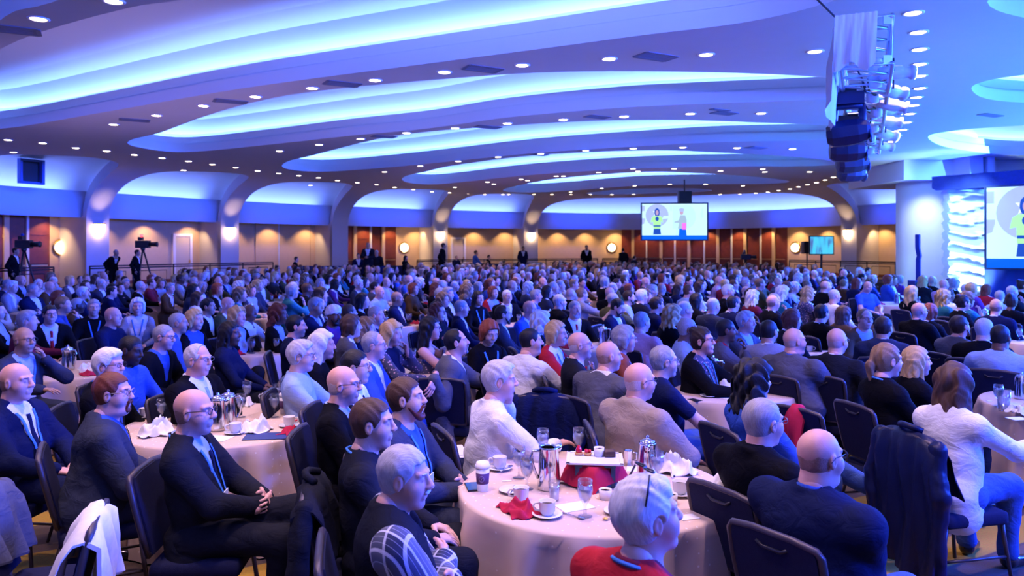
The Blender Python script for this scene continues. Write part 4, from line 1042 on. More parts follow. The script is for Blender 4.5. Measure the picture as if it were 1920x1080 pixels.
def cloth_field(k, lod, kind, seed):
    h = LOD[lod][2]; pts = [k.sh[0], k.sh[1], k.el[0], k.el[1], k.wr[0], k.wr[1], k.T(0, 0, -.12), k.neck, k.T(.16*k.fat, 0, .1), k.T(-.16*k.fat, 0, .1), k.T(0, .26*k.fat, 0), k.T(0, -.26*k.fat, 0)]
    F_ = Field(*bbox(pts, .11), h)
    off = {'jacket': .020, 'suit': .020, 'cardigan': .016, 'sweater': .013, 'shirt': .009, 'tee': .008, 'vest': .022, 'dress': .006, 'polo': .008}[kind]
    torso(F_, k, off, -.10 if kind in ('jacket', 'suit', 'cardigan') else -.05, .72 if kind == 'vest' else 1.)
    if kind in ('jacket', 'suit', 'cardigan'):
        F_.cone(k.T(-.06, 0, -.02), k.T(-.03, 0, -.13), .11*k.fat+off, .12*k.fat+off, .04, sy=1.5)
    fr = {'tee': .55, 'polo': .55, 'vest': .0, 'dress': 0.}.get(kind, 1.)
    if fr: arms(F_, k, off*.85+.002, fr)
    if fr < .6 and fr > 0:      # short sleeves end above the elbow
        for i in (0, 1):
            d = k.el[i]-k.sh[i]; L = np.linalg.norm(d); d /= L; c0 = k.sh[i]+d*L*.72
            F_.add(lambda X, Y, Z, c0=c0, d=d: -((X-c0[0])*d[0]+(Y-c0[1])*d[1]+(Z-c0[2])*d[2]), k.el[i]-.09, k.el[i]+.09, .003, True)
    # collar
    n = k.neck; tl = .35
    if kind != 'dress':
        R_ = .064+off*.45; hc = .022 if kind in ('jacket', 'suit', 'shirt', 'vest', 'polo') else .008
        def col(X, Y, Z):
            x = X-n[0]; y = Y-n[1]; z = Z-(n[2]-.012)+tl*x; q = np.sqrt(x*x+y*y)-R_
            return np.sqrt(q*q+np.maximum(np.abs(z)-hc, 0)**2)-.011
        F_.add(col, n-.1, n+.1, .012)
    else:
        zt = k.T(0, 0, .33)[2]; F_.apply(lambda f, X, Y, Z: np.maximum(f, Z-zt+.0*X))
    A = {'jacket': .010, 'suit': .010, 'shirt': .014, 'cardigan': .006, 'sweater': .005, 'vest': .005, 'tee': .006, 'dress': .004, 'polo': .006}[kind]
    F_.apply(wrinkle(seed, A))
    # front opening
    if kind in ('suit', 'jacket', 'cardigan', 'vest'):
        zv = k.T(0, 0, .22 if kind != 'cardigan' else .06)[2]; x0 = k.T(0, 0, .2)[0]; sl = .30 if kind != 'vest' else .2
        F_.apply(lambda f, X, Y, Z: np.maximum(f, -np.maximum(np.abs(Y)-(.012+np.maximum(Z-zv, -.3)*sl), np.maximum(x0+.01-X, zv-Z))))
    # hollow for the neck
    F_.cone(n+np.array([.0, 0, -.03]), n+np.array([.03, 0, .10]), .046+off*.3, .062+off*.4, .006, sub=True)
    return F_
def inner_field(k, lod):
    F_ = Field(*bbox([k.sh[0], k.sh[1], k.neck, k.T(.13, 0, .05)], .08), LOD[lod][2]); torso(F_, k, .006, .02); n = k.neck
    def col(X, Y, Z):
        x = X-n[0]; y = Y-n[1]; z = Z-(n[2]+.004)+.35*x; q = np.sqrt(x*x+y*y)-.062
        return np.sqrt(q*q+np.maximum(np.abs(z)-.022, 0)**2)-.008
    F_.add(col, n-.1, n+.1, .012); F_.cone(n+np.array([.0, 0, -.03]), n+np.array([.03, 0, .10]), .046, .060, .006, sub=True); return F_
def front_x(F_, y, z):
    j = int(round((y-F_.ax[1][0])/F_.h)); l = int(round((z-F_.ax[2][0])/F_.h)); j = min(max(j, 0), len(F_.ax[1])-1); l = min(max(l, 0), len(F_.ax[2])-1)
    c = np.where(F_.f[:, j, l] < 0)[0]
    return float(F_.ax[0][c[-1]]) if len(c) else None
def ribbon(F_, path, wd, lift=.006, th=.003):
    """flat strip lying on the front of a garment; path of (y, z)"""
    mb = MB(); L = []; R = []
    for i, (y, z) in enumerate(path):
        x = front_x(F_, y, z)
        if x is None: continue
        if L and x > L[-1][0]+.045: break
        a = path[max(i-1, 0)]; b = path[min(i+1, len(path)-1)]; t = np.array([b[0]-a[0], b[1]-a[1]]); t /= np.linalg.norm(t)+1e-9
        w_ = wd[i] if hasattr(wd, '__len__') else wd
        L.append((x+F_.h*.5+lift, y-t[1]*w_, z+t[0]*w_)); R.append((x+F_.h*.5+lift, y+t[1]*w_, z-t[0]*w_))
    if len(L) < 2: return None
    for q in (L, R):       # smooth the depth
        xs = [p[0] for p in q]
        for i in range(1, len(q)-1): q[i] = ((xs[i-1]+xs[i]*2+xs[i+1])/4, q[i][1], q[i][2])
    b1 = [(x-th, y, z) for x, y, z in L]; b2 = [(x-th, y, z) for x, y, z in R]
    mb.grid([b1, L, R, b2, b1]); return mb
# ================================================================ PEOPLE, CHAIRS
def fabric(name, c, rough=.85, noise=.14, ns=40, bump=.25, bs=500, sheen=.0): return mat(name, c, rough, noise=noise, nscale=ns, bump=bump, bscale=bs, spec=.2 if max(c) > .1 else .07)
CLR = {'navy': (.007, .011, .042), 'charcoal': (.012, .013, .018), 'black': (.004, .004, .006), 'grey': (.085, .085, .105), 'light grey': (.26, .26, .30), 'tan': (.30, .235, .185), 'brown': (.09, .048, .022),
 'white': (.72, .73, .76), 'light blue': (.30, .42, .66), 'blue': (.03, .085, .36), 'bright blue': (.03, .10, .55), 'red': (.42, .012, .02), 'burgundy': (.16, .012, .03), 'rust': (.30, .06, .02), 'olive': (.075, .075, .03), 'teal': (.02, .16, .19),
 'pink': (.56, .30, .36), 'purple': (.10, .03, .20), 'cream': (.60, .50, .36), 'orange': (.75, .14, .02), 'denim': (.05, .10, .26), 'khaki': (.27, .20, .11), 'floral': (.05, .05, .09), 'slate': (.032, .038, .060), 'lilac': (.36, .28, .50), 'green': (.04, .14, .06), 'yellow': (.6, .42, .06)}
def cm(c):
    n = 'cloth_'+c.replace(' ', '_')
    if n in MATS: return MATS[n]
    m = fabric(n, CLR[c]); nt = m.node_tree; b = nt.nodes['Principled BSDF']; old = b.inputs['Normal'].links[0].from_socket
    tc = nt.nodes.new('ShaderNodeTexCoord'); mp = nt.nodes.new('ShaderNodeMapping'); mp.inputs['Rotation'].default_value = (.5, .6, .2); mp.inputs['Scale'].default_value = (9, 9, 15)
    ns = nt.nodes.new('ShaderNodeTexNoise'); ns.inputs['Scale'].default_value = 1.; ns.inputs['Detail'].default_value = 3; ns.inputs['Distortion'].default_value = 1.2
    bp = nt.nodes.new('ShaderNodeBump'); bp.inputs['Strength'].default_value = .55; bp.inputs['Distance'].default_value = .018
    nt.links.new(tc.outputs['Object'], mp.inputs[0]); nt.links.new(mp.outputs[0], ns.inputs[0]); nt.links.new(ns.outputs[0], bp.inputs['Height']); nt.links.new(old, bp.inputs['Normal']); nt.links.new(bp.outputs[0], b.inputs['Normal'])
    return m
HC = {'black': (.008, .007, .008), 'dark brown': (.030, .016, .010), 'brown': (.075, .036, .018), 'auburn': (.13, .030, .014), 'red': (.24, .05, .018), 'blonde': (.52, .33, .13), 'grey': (.30, .29, .30), 'white': (.68, .67, .68), 'silver': (.46, .45, .48), 'sandy': (.22, .13, .065)}
def hm(c):
    n = 'hair_'+c.replace(' ', '_')
    if n in MATS: return MATS[n]
    m = mat(n, HC[c], .55, spec=.35); nt = m.node_tree; b = nt.nodes['Principled BSDF']
    tc = nt.nodes.new('ShaderNodeTexCoord'); mp = nt.nodes.new('ShaderNodeMapping'); mp.inputs['Scale'].default_value = (30, 260, 40); ns = nt.nodes.new('ShaderNodeTexNoise'); ns.inputs['Scale'].default_value = 1; ns.inputs['Detail'].default_value = 3; ns.inputs['Distortion'].default_value = .6
    nt.links.new(tc.outputs['Object'], mp.inputs[0]); nt.links.new(mp.outputs[0], ns.inputs[0])
    mx = nt.nodes.new('ShaderNodeMix'); mx.data_type = 'RGBA'; c0 = HC[c]; mx.inputs[6].default_value = (*[x*.5 for x in c0], 1); mx.inputs[7].default_value = (*[min(1, x*1.45) for x in c0], 1)
    nt.links.new(ns.outputs[0], mx.inputs[0]); nt.links.new(mx.outputs[2], b.inputs['Base Color'])
    bp = nt.nodes.new('ShaderNodeBump'); bp.inputs['Strength'].default_value = .5; bp.inputs['Distance'].default_value = .004; nt.links.new(ns.outputs[0], bp.inputs['Height']); nt.links.new(bp.outputs[0], b.inputs['Normal'])
    return m
SK = {'light': (.60, .36, .27), 'pink': (.64, .34, .26), 'tan': (.40, .22, .14), 'brown': (.14, .065, .04), 'dark': (.055, .028, .02)}
def sm_(c): return mat('skin_'+c, SK[c], .48, noise=.10, nscale=28, spec=.4, bump=.08, bscale=160)
def fringe_mat(c, sk):      # thin cropped hair with the scalp showing through
    a, b_ = HC[c], SK[sk]; return mat(f'fringe_{c}_{sk}'.replace(' ', '_'), tuple(x*.6+y*.4 for x, y in zip(a, b_)), .6, noise=.35, nscale=120, bump=.4, bscale=260, spec=.3)
def plaid():
    if 'plaid' in MATS: return MATS['plaid']
    m = mat('plaid', (.02, .03, .09), .85); nt = m.node_tree; b = nt.nodes['Principled BSDF']; tc = nt.nodes.new('ShaderNodeTexCoord'); acc = None
    for rotv, sc, th, amt in (((0, .2, .5), 4.6, .95, .7), ((0, .2, .5), 2.3, .55, .07), ((1.2, .9, .2), 4.6, .95, .7), ((1.2, .9, .2), 2.3, .55, .07), ((1.2, .9, .2), 13.8, .985, .4)):
        mp = nt.nodes.new('ShaderNodeMapping'); mp.inputs['Rotation'].default_value = rotv; nt.links.new(tc.outputs['Object'], mp.inputs[0])
        wv = nt.nodes.new('ShaderNodeTexWave'); wv.inputs['Scale'].default_value = sc; nt.links.new(mp.outputs[0], wv.inputs[0])
        gt = nt.nodes.new('ShaderNodeMath'); gt.operation = 'GREATER_THAN'; gt.inputs[1].default_value = th; nt.links.new(wv.outputs['Fac'], gt.inputs[0])
        ml = nt.nodes.new('ShaderNodeMath'); ml.operation = 'MULTIPLY'; ml.inputs[1].default_value = amt; nt.links.new(gt.outputs[0], ml.inputs[0])
        if acc is None: acc = ml
        else:
            ad = nt.nodes.new('ShaderNodeMath'); ad.operation = 'ADD'; ad.use_clamp = True; nt.links.new(acc.outputs[0], ad.inputs[0]); nt.links.new(ml.outputs[0], ad.inputs[1]); acc = ad
    mx = nt.nodes.new('ShaderNodeMix'); mx.data_type = 'RGBA'; mx.inputs[6].default_value = (.012, .018, .05, 1); mx.inputs[7].default_value = (.62, .64, .72, 1)
    nt.links.new(acc.outputs[0], mx.inputs[0]); nt.links.new(mx.outputs[2], b.inputs['Base Color']); return m
def floral():
    if 'floral_print' in MATS: return MATS['floral_print']
    m = mat('floral_print', (.05, .05, .1), .8); nt = m.node_tree; b = nt.nodes['Principled BSDF']; tc = nt.nodes.new('ShaderNodeTexCoord'); vo = nt.nodes.new('ShaderNodeTexVoronoi'); vo.inputs['Scale'].default_value = 34
    rp = nt.nodes.new('ShaderNodeValToRGB'); rp.color_ramp.elements[0].color = (.55, .36, .42, 1); rp.color_ramp.elements[0].position = .22; rp.color_ramp.elements[1].color = (.04, .045, .10, 1); rp.color_ramp.elements[1].position = .34
    nt.links.new(tc.outputs['Object'], vo.inputs[0]); nt.links.new(vo.outputs['Distance'], rp.inputs[0]); nt.links.new(rp.outputs[0], b.inputs['Base Color']); return m
def gm(c): return plaid() if c == 'plaid' else floral() if c == 'floral' else cm(c)
M_eye = mat('eye_white', (.62, .60, .60), .25); M_iris = mat('eye_iris', (.03, .025, .02), .2); M_lany = mat('lanyard_blue', (.05, .22, .60), .6); M_badge = mat('badge_white', (.75, .78, .82), .5)
M_frame = mat('glasses_frame', (.015, .015, .02), .3); M_wire = mat('glasses_wire', (.25, .22, .20), .3, metal=.8); M_shoe = mat('shoe_leather', (.010, .009, .010), .25, coat=.5)
def glasses_mb(up=False):
    mb = MB(); g = 1.7 if up else 1.
    for e in (-1, 1):
        mb.tube([(.103-.35*abs(y)**2*6, e*.033+y, .010+z) for y, z in [(.024*math.cos(a)*1.05, .0165*math.sin(a)) for a in [2*math.pi*k/12 for k in range(12)]]], .0021*g, 5, closed=True)
        mb.tube([(.092, e*.058, .016), (.04, e*.079, .016), (.0, e*.085, .014), (-.022, e*.084, -.006)], .0022*g, 5)
    mb.tube([(.103, -.010, .014), (.107, 0, .017), (.103, .010, .014)], .002, 5); return mb
FEAR = {}
NEARKIDS = {}
def make_person(name='person', lod=1, sex='m', fat=1., lean=0., yaw=0., pitch=0., roll=0., arms_=('lap', 'lap'), legs='seat', hair='short', hc='grey', beard=None, bc=None, skin='light', top='suit', tc='charcoal', inner='white', tie=None, low=None, glasses=None, lanyard=False, stand=False, seed=0, shoes=None, sleeves=None, glasses_up=False, drop=0.):
    """one figure at the origin, body facing +x; the root is the continuous body mesh"""
    k = skeleton(lean, fat, arms_, legs, math.radians(yaw), math.radians(pitch), math.radians(roll), sex, stand, drop)
    bare = top in ('tee', 'dress', 'polo')
    parts = body_parts(k, lod, sex, fat, seed, bare)
    root = link(name, np_mesh('body', parts, [sm_(skin)]))
    P, Q = hair_mesh(lod, hair, sex, seed, None)
    if hair == 'turban':
        link('turban', np_mesh('turban', [(to_world(P, k), Q, 0)], [cm('white' if hc == 'white' else hc)]), root)
    elif len(P): link('hair', np_mesh('hair', [(to_world(P, k), Q, 0)], [hm(hc) if hair != 'bald' else fringe_mat(hc, skin)]), root)
    if beard:
        key = ('b', lod, beard)
        if key not in HEADC: HEADC[key] = hair_field('none', LOD[lod][0], 'm', 0, beard).mesh()
        P, Q = HEADC[key]; link('beard', np_mesh('beard', [(to_world(P, k), Q, 0)], [hm(bc or hc)]), root)
    F_ = cloth_field(k, lod, top, seed); P, Q = soften(*F_.mesh(), 2 if lod < 2 else 1)
    pname = {'suit': 'jacket', 'tee': 't_shirt', 'polo': 'polo_shirt'}.get(top, top)
    link(pname, np_mesh(pname, [(P, Q, 0)], [gm(tc)]), root)
    if top == 'vest':
        G = Field(*bbox([k.sh[0], k.sh[1], k.el[0], k.el[1], k.wr[0], k.wr[1], k.neck], .13), LOD[lod][2]); arms(G, k, .026, .985); n = k.neck
        G.apply(wrinkle(seed+3, .008)); P, Q = G.mesh(); link('shirt', np_mesh('shirt', [(P, Q, 0)], [gm(sleeves or inner)]), root)
    FI = F_
    if top in ('suit', 'jacket', 'cardigan') and lod < 3:
        FI = inner_field(k, lod); P, Q = soften(*FI.mesh(), 1); link('shirt', np_mesh('shirt', [(P, Q, 0)], [gm(inner)]), root)
    zt = k.neck[2]
    if tie and lod < 2:
        z1 = zt-.055; mb = ribbon(FI, [(0, z1-.028*j) for j in range(0, 11)], [.016, .018, .015]+[.016+.0018*j for j in range(8)], .004)
        if mb: mb.build('tie', gm(tie), root)
    if lanyard and lod < 2:
        for e in (1, -1):
            src = FI if top in ('suit', 'jacket', 'cardigan') else F_
            mb = ribbon(src, [(e*(.078-.0066*j), zt-.035-.030*j) for j in range(0, 9)], .010, .014 if src is FI and src is not F_ else .005)
            if mb: mb.build('lanyard', M_lany, root)
        mb = MB(); mb.tube([k.neck+np.array([-.074*math.cos(a), .082*math.sin(a), .012-.35*(-.074*math.cos(a))]) for a in [math.radians(-100+200*i/14) for i in range(15)]], .0075, 4); mb.build('lanyard', M_lany, root)
        x = front_x(FI, 0, zt-.30)
        if x is not None:
            mb = MB(); mb.box((x+.024, 0, zt-.33), (.003, .042, .055)); mb.build('name_badge', M_badge, root, smooth=False)
    if lod < 2 or stand:
        G = Field(*bbox(k.hip+k.kn+k.an, .13), LOD[lod][3]); legs_(G, k, .012); G.apply(wrinkle(seed+9, .009)); P, Q = G.mesh()
        lc = low or (tc if top == 'suit' else 'charcoal'); link('trousers', np_mesh('trousers', [(P, Q, 0)], [gm(lc)]), root)
        for i in (0, 1):
            a, t = k.an[i], k.to[i]; d = (t-a)/np.linalg.norm(t-a); G = Field(*bbox([a, t], .09), .012 if lod == 0 else .02)
            G.cone(a+np.array([0, 0, .01]), a-np.array([0, 0, .045]) if not (legs[:5] == 'cross' and legs[-1] == 'LR'[i]) else a+d*.02, .042, .045, .02); G.cone(a+d*.02-np.array([0, 0, .045 if legs == 'seat' or stand else .02]), t, .042, .034, .03, sy=1.)
            P, Q = G.mesh(); link('shoe', np_mesh('shoe', [(P, Q, 0)], [M_shoe]), root)
    if glasses and lod < 2:
        g = glasses_mb(glasses_up).build('glasses', M_frame if glasses == 'dark' else M_wire, root)
        M = np.eye(4); M[:3, :3] = k.R
        if glasses_up:
            M[:3, :3] = k.R @ rot(0, math.radians(64)); M[:3, 3] = k.hc+k.R @ np.array([-.026, 0, .066])
        else: M[:3, 3] = k.hc
        g.matrix_local = Matrix(M.tolist())
    if lod < 1:
        for e in (-1, 1):
            mb = MB(); prof = [(.0001, -.0135)]+[(.0135*math.sin(math.pi*j/8), -.0135*math.cos(math.pi*j/8)) for j in range(1, 8)]+[(.0001, .0135)]
            mb.lathe(prof, 12, rot=Matrix.Rotation(math.radians(90), 3, 'Y')); mb.mi = [1 if sum(mb.v[i][0] for i in f)/len(f) > .0098 else 0 for f in mb.f]
            ey = mb.build('eye', [M_eye, M_iris], root); M = np.eye(4); M[:3, :3] = k.R; M[:3, 3] = k.hc+k.R @ np.array([.0728, e*.031, .009]); ey.matrix_local = Matrix(M.tolist())
    root['hz'] = float(k.hc[2]); root['hx'] = float(k.hc[0]); root['hy'] = float(k.hc[1])
    return root
def place(root, u, v, byaw, d=None, zoff=FZ):
    """put the figure so that its head centre falls where the photograph has it"""
    hx, hy, hz = root['hx'], root['hy'], root['hz']
    if d is None: d = F*(CH-hz-zoff)/(v-HZ); s = 1.
    else: s = (CH-(v-HZ)/F*d-zoff)/hz; s = min(max(s, .88), 1.12)
    X = XU(u, d); a = math.radians(byaw); c, sn = math.cos(a), math.sin(a)
    root.location = (X-(hx*c-hy*sn)*s, d-(hx*sn+hy*c)*s, zoff); root.rotation_euler = (0, 0, a); root.scale = (s, s, s)
    return root
# ---------------------------------------------------------------- banquet chair
M_pad = mat('navy_chair_fabric', (.013, .015, .040), .85, noise=.25, nscale=60, bump=.4, bscale=320, spec=.12)
M_chair = mat('chair_frame', (.055, .045, .05), .4, metal=.3)
def chair_proto():
    root = empty('banquet_chair')
    mb = MB(); G = Field((-.30, -.30, .36), (.32, .30, .52), .022)
    G.add(lambda X, Y, Z: np.sqrt(np.maximum(np.abs(X-.01)-.20, 0)**2+np.maximum(np.abs(Y)-.20, 0)**2+np.maximum(np.abs(Z-.435)-.018, 0)**2)-.028, np.array([-.25, -.25, .38]), np.array([.28, .25, .49]), .005)
    P, Q = G.mesh(); link('seat', np_mesh('seat', [(P, Q, 0)], [M_pad]), root)
    def bx(z): return -.215-.10*(z-.5)/.43
    prof = [(-.205, .52), (-.215, .62), (-.225, .78), (-.222, .895), (-.205, .918), (-.10, .930), (.10, .930), (.205, .918), (.222, .895), (.225, .78), (.215, .62), (.205, .52)]
    mb = MB(); fr = [(bx(z)+.022, y*.93, z) for y, z in prof]; bk = [(bx(z)-.018, y*.93, z) for y, z in prof]; n = len(prof)
    mb.add(fr+bk, [tuple(range(n))[::-1], tuple(range(n, 2*n))]+[(i, (i+1) % n, n+(i+1) % n, n+i) for i in range(n)]); mb.build('backrest', M_pad, root, sharp=40)
    mb = MB(); mb.tube([(bx(z)-.002, y, z) for y, z in prof], .017, 6, closed=True); mb.build('back_frame', M_chair, root)
    mb = MB(); mb.tube([(bx(.875)-.021, -.075, .885), (bx(.86)-.024, -.045, .868), (bx(.86)-.024, .045, .868), (bx(.875)-.021, .075, .885)], .008, 6); mb.build('hand_grip', M_black, root)
    for x, y, dx, dy in ((.20, .20, .05, .03), (.20, -.20, .05, -.03), (-.20, .20, -.10, .03), (-.20, -.20, -.10, -.03)):
        mb = MB(); mb.tube([(x, y, .41), (x+dx*.2, y+dy*.3, .30), (x+dx, y+dy, .012)], [.014, .013, .011], 6); mb.build('leg', M_chair, root)
    for y in (-.215, .215):
        mb = MB(); mb.tube([(.215, y, .20), (-.235, y, .20)], .009, 6); mb.build('stretcher', M_chair, root)
    return root
CHAIR0 = chair_proto(); CHAIR_USED = [False]
def put_chair(x, y, yaw, label, group='banquet chairs'):
    if not CHAIR_USED[0]: o = CHAIR0; CHAIR_USED[0] = True
    else: o = copy_tree(CHAIR0)
    o.location = (x, y, FZ); o.rotation_euler = (0, 0, math.radians(yaw)); return tag(o, label, 'chair', group)
# ================================================================ TABLES
def cloth_mat():
    m = mat('tablecloth_cream', (.66, .52, .40), .75, spec=.25); nt = m.node_tree; b = nt.nodes['Principled BSDF']
    tc = nt.nodes.new('ShaderNodeTexCoord'); vo = nt.nodes.new('ShaderNodeTexVoronoi'); vo.inputs['Scale'].default_value = 16; vo.inputs['Randomness'].default_value = .25
    rp = nt.nodes.new('ShaderNodeValToRGB'); rp.color_ramp.elements[0].color = (.80, .72, .66, 1); rp.color_ramp.elements[0].position = .07; rp.color_ramp.elements[1].color = (.62, .47, .36, 1); rp.color_ramp.elements[1].position = .11
    nt.links.new(tc.outputs['Object'], vo.inputs[0]); nt.links.new(vo.outputs['Distance'], rp.inputs[0]); nt.links.new(rp.outputs[0], b.inputs['Base Color'])
    ns = nt.nodes.new('ShaderNodeTexNoise'); ns.inputs['Scale'].default_value = 5; bp = nt.nodes.new('ShaderNodeBump'); bp.inputs['Strength'].default_value = .35; bp.inputs['Distance'].default_value = .02
    nt.links.new(tc.outputs['Object'], ns.inputs[0]); nt.links.new(ns.outputs[0], bp.inputs['Height']); nt.links.new(bp.outputs[0], b.inputs['Normal']); return m
M_cloth = cloth_mat(); RT = .76; ZT = .755
def tablecloth_mesh(seed, nth=96, nz=12):
    r = random.Random(seed); ph = [r.uniform(0, 6.28) for _ in range(4)]; mb = MB(); rows = []
    for q in (.0001, .2, .4, .6): rows.append([(q*math.cos(6.2832*k/nth), q*math.sin(6.2832*k/nth), ZT) for k in range(nth+1)])
    for q, z in ((RT-.02, ZT), (RT-.005, ZT-.003), (RT+.004, ZT-.014)): rows.append([(q*math.cos(6.2832*k/nth), q*math.sin(6.2832*k/nth), z) for k in range(nth+1)])
    for i in range(1, nz+1):
        t = i/nz; row = []
        for k in range(nth+1):
            a = 6.2832*k/nth; f = math.sin(13*a+ph[0]+.9*math.sin(3*a+ph[1]))+.45*math.sin(22*a+ph[2])
            q = RT+.004+.04*t+t**.55*.068*f
            row.append((q*math.cos(a), q*math.sin(a), (ZT-.014)*(1-t)+.012*t))
        rows.append(row)
    mb.grid(rows, flip=True); return mb
TABLES = []
CLOTHS = [tablecloth_mesh(s).mesh('tablecloth', M_cloth, merge=.0005) for s in range(3)]
CLOTH_LO = tablecloth_mesh(5, 40, 4).mesh('tablecloth', M_cloth, merge=.0005)
M_ply = mat('table_plywood', (.22, .13, .07), .6)
TOP = MB(); TOP.lathe([(.0001, .715), (RT-.02, .715), (RT-.01, .72), (RT-.01, .74), (RT-.02, .745), (.0001, .745)], 40); ME_TOP = TOP.mesh('tabletop', M_ply)
LEG = MB(); LEG.tube([(0, 0, .72), (0, 0, .04), (.0, .0, .0)], [.02, .018, .022], 8); ME_LEG = LEG.mesh('leg', M_black)
def table(x, y, name, near=False, lo=False):
    c = link('tablecloth', CLOTH_LO if lo else CLOTHS[len(TABLES) % 3]); c.location = (x, y, FZ); c.rotation_euler = (0, 0, random.uniform(0, 6))
    tag(c, 'cream dotted floor-length cloth on the '+name, 'tablecloth', 'cream tablecloths')
    if near:
        t = empty('round_table', (x, y, FZ)); link('tabletop', ME_TOP, t)
        for k in range(4):
            l = link('leg', ME_LEG, t); l.location = (.42*math.cos(.8+1.571*k), .42*math.sin(.8+1.571*k), 0)
        tag(t, 'round banquet table hidden under the cloth, '+name, 'table', 'round banquet tables')
    TABLES.append((x, y, name)); return c
T1 = (.46, 4.30); T2 = (-2.18, 5.85); T3 = (1.98, 7.35); T4 = (-.78, 8.45); T5 = (-3.3, 10.2); T6 = (4.87, 6.5); T7 = (-4.95, 8.4); T8 = (1.22, 10.6); T10 = (3.5, 10.3); T12 = (8.4, 13.6); T11 = (5.9, 15.2); T9 = (-5.2, 15.0); T13 = (-7.9, 11.6); T14 = (-.45, 15.6)
T1, T2, T3, T4, T5, T6, T7, T8, T9, T10, T11, T12, T13, T14 = [(a, b_) for a, b_ in (T1, T2, T3, T4, T5, T6, T7, T8, T9, T10, T11, T12, T13, T14)]
for t, nm in ((T1, 'front centre table with the dessert plate'), (T2, 'left table with two steel coffee pots'), (T3, 'right-hand table beside the man in blue jeans'), (T6, 'table at the right edge of the frame')): table(*t, nm, True)
for t, nm in ((T4, 'table behind the man in the grey suit'), (T5, 'table beside the long-haired woman'), (T7, 'dim table at far left'), (T8, 'table behind the woman in red'), (T10, 'table beside the laughing man with white hair'), (T12, 'table at right with white menus'), (T11, 'table behind the bald dark suits'), (T9, 'table with a red napkin, left of centre'), (T13, 'table at left with red napkins'), (T14, 'table before the woman in the red jacket')): table(*t, nm)

# ---------------------------------------------------------------- tableware
M_china = mat('white_china', (.80, .79, .78), .18, spec=.6); M_glass = None
def thin(name, tint, gl, dif=0.):
    m = bpy.data.materials.new(name); m.use_nodes = True; nt = m.node_tree; nt.nodes.remove(nt.nodes['Principled BSDF']); out = nt.nodes['Material Output']
    tr = nt.nodes.new('ShaderNodeBsdfTransparent'); tr.inputs[0].default_value = (*tint, 1); g = nt.nodes.new('ShaderNodeBsdfGlossy'); g.inputs['Roughness'].default_value = .04
    lw = nt.nodes.new('ShaderNodeLayerWeight'); lw.inputs[0].default_value = gl; mx = nt.nodes.new('ShaderNodeMixShader'); nt.links.new(lw.outputs['Facing'], mx.inputs[0]); nt.links.new(tr.outputs[0], mx.inputs[1]); nt.links.new(g.outputs[0], mx.inputs[2]); last = mx
    if dif:
        d = nt.nodes.new('ShaderNodeBsdfDiffuse'); d.inputs[0].default_value = (.75, .82, .95, 1); m2 = nt.nodes.new('ShaderNodeMixShader'); m2.inputs[0].default_value = dif; nt.links.new(mx.outputs[0], m2.inputs[1]); nt.links.new(d.outputs[0], m2.inputs[2]); last = m2
    nt.links.new(last.outputs[0], out.inputs[0]); return m
M_glass = thin('clear_glass', (.93, .95, .98), .22); M_water = thin('ice_water', (.90, .94, 1), .15, .28)
M_steel = mat('polished_steel', (.72, .72, .74), .12, metal=1.); M_red = fabric('red_napkin', (.42, .015, .05)); M_nap = fabric('white_napkin', (.78, .78, .80)); M_paper = mat('white_paper', (.82, .82, .84), .6)
def proto(fn):
    o = fn(); return o
def cup_p():
    r = empty('coffee_cup'); mb = MB(); mb.lathe([(.0001, .0), (.026, .0), (.029, .006), (.039, .02), (.042, .068), (.044, .070), (.041, .068), (.037, .022), (.0001, .012)], 24); mb.build('cup_body', M_china, r)
    mb = MB(); mb.tube([(.040, 0, .058), (.060, 0, .060), (.070, 0, .045), (.062, 0, .026), (.038, 0, .020)], .0055, 8); mb.build('handle', M_china, r)
    mb = MB(); mb.lathe([(.0001, .050), (.040, .050)], 20); mb.build('coffee', mat('coffee', (.05, .022, .01), .1), r); return r
def saucer_p():
    mb = MB(); mb.lathe([(.0001, .003), (.035, .003), (.075, .014), (.078, .016), (.075, .018), (.036, .008), (.0001, .008)], 28); r = empty('saucer'); mb.build('dish', M_china, r)
    mb = MB(); mb.lathe([(.036, .0), (.038, .008), (.030, .008)], 24); mb.build('foot_ring', M_china, r); return r
def goblet_p():
    r = empty('water_goblet'); mb = MB(); mb.lathe([(.036, .001), (.036, .003), (.008, .010), (.006, .05), (.010, .062), (.032, .095), (.040, .13), (.036, .185), (.0345, .185), (.038, .13), (.030, .098), (.006, .068)], 24); mb.build('bowl_and_stem', M_glass, r)
    mb = MB(); mb.lathe([(.0001, .070), (.028, .099), (.036, .13), (.036, .140), (.0001, .141)], 20); mb.build('water', M_water, r)
    rr = random.Random(2); mb = MB()
    for k in range(6): mb.box((rr.uniform(-.02, .02), rr.uniform(-.02, .02), .118+.006*k), (.011, .011, .009), Matrix.Rotation(rr.uniform(0, 3), 3, 'X') @ Matrix.Rotation(rr.uniform(0, 3), 3, 'Z'))
    o = mb.build('ice', M_water, r, smooth=False); o['kind'] = 'stuff'; return r
def tumbler_p():
    r = empty('glass_tumbler'); mb = MB(); mb.lathe([(.0001, 0), (.026, 0), (.033, .11), (.0315, .11), (.025, .008), (.0001, .008)], 20); mb.build('glass_body', M_glass, r)
    mb = MB(); mb.lathe([(.0001, .009), (.0255, .009), (.029, .07), (.0001, .07)], 18); mb.build('water', M_water, r); return r
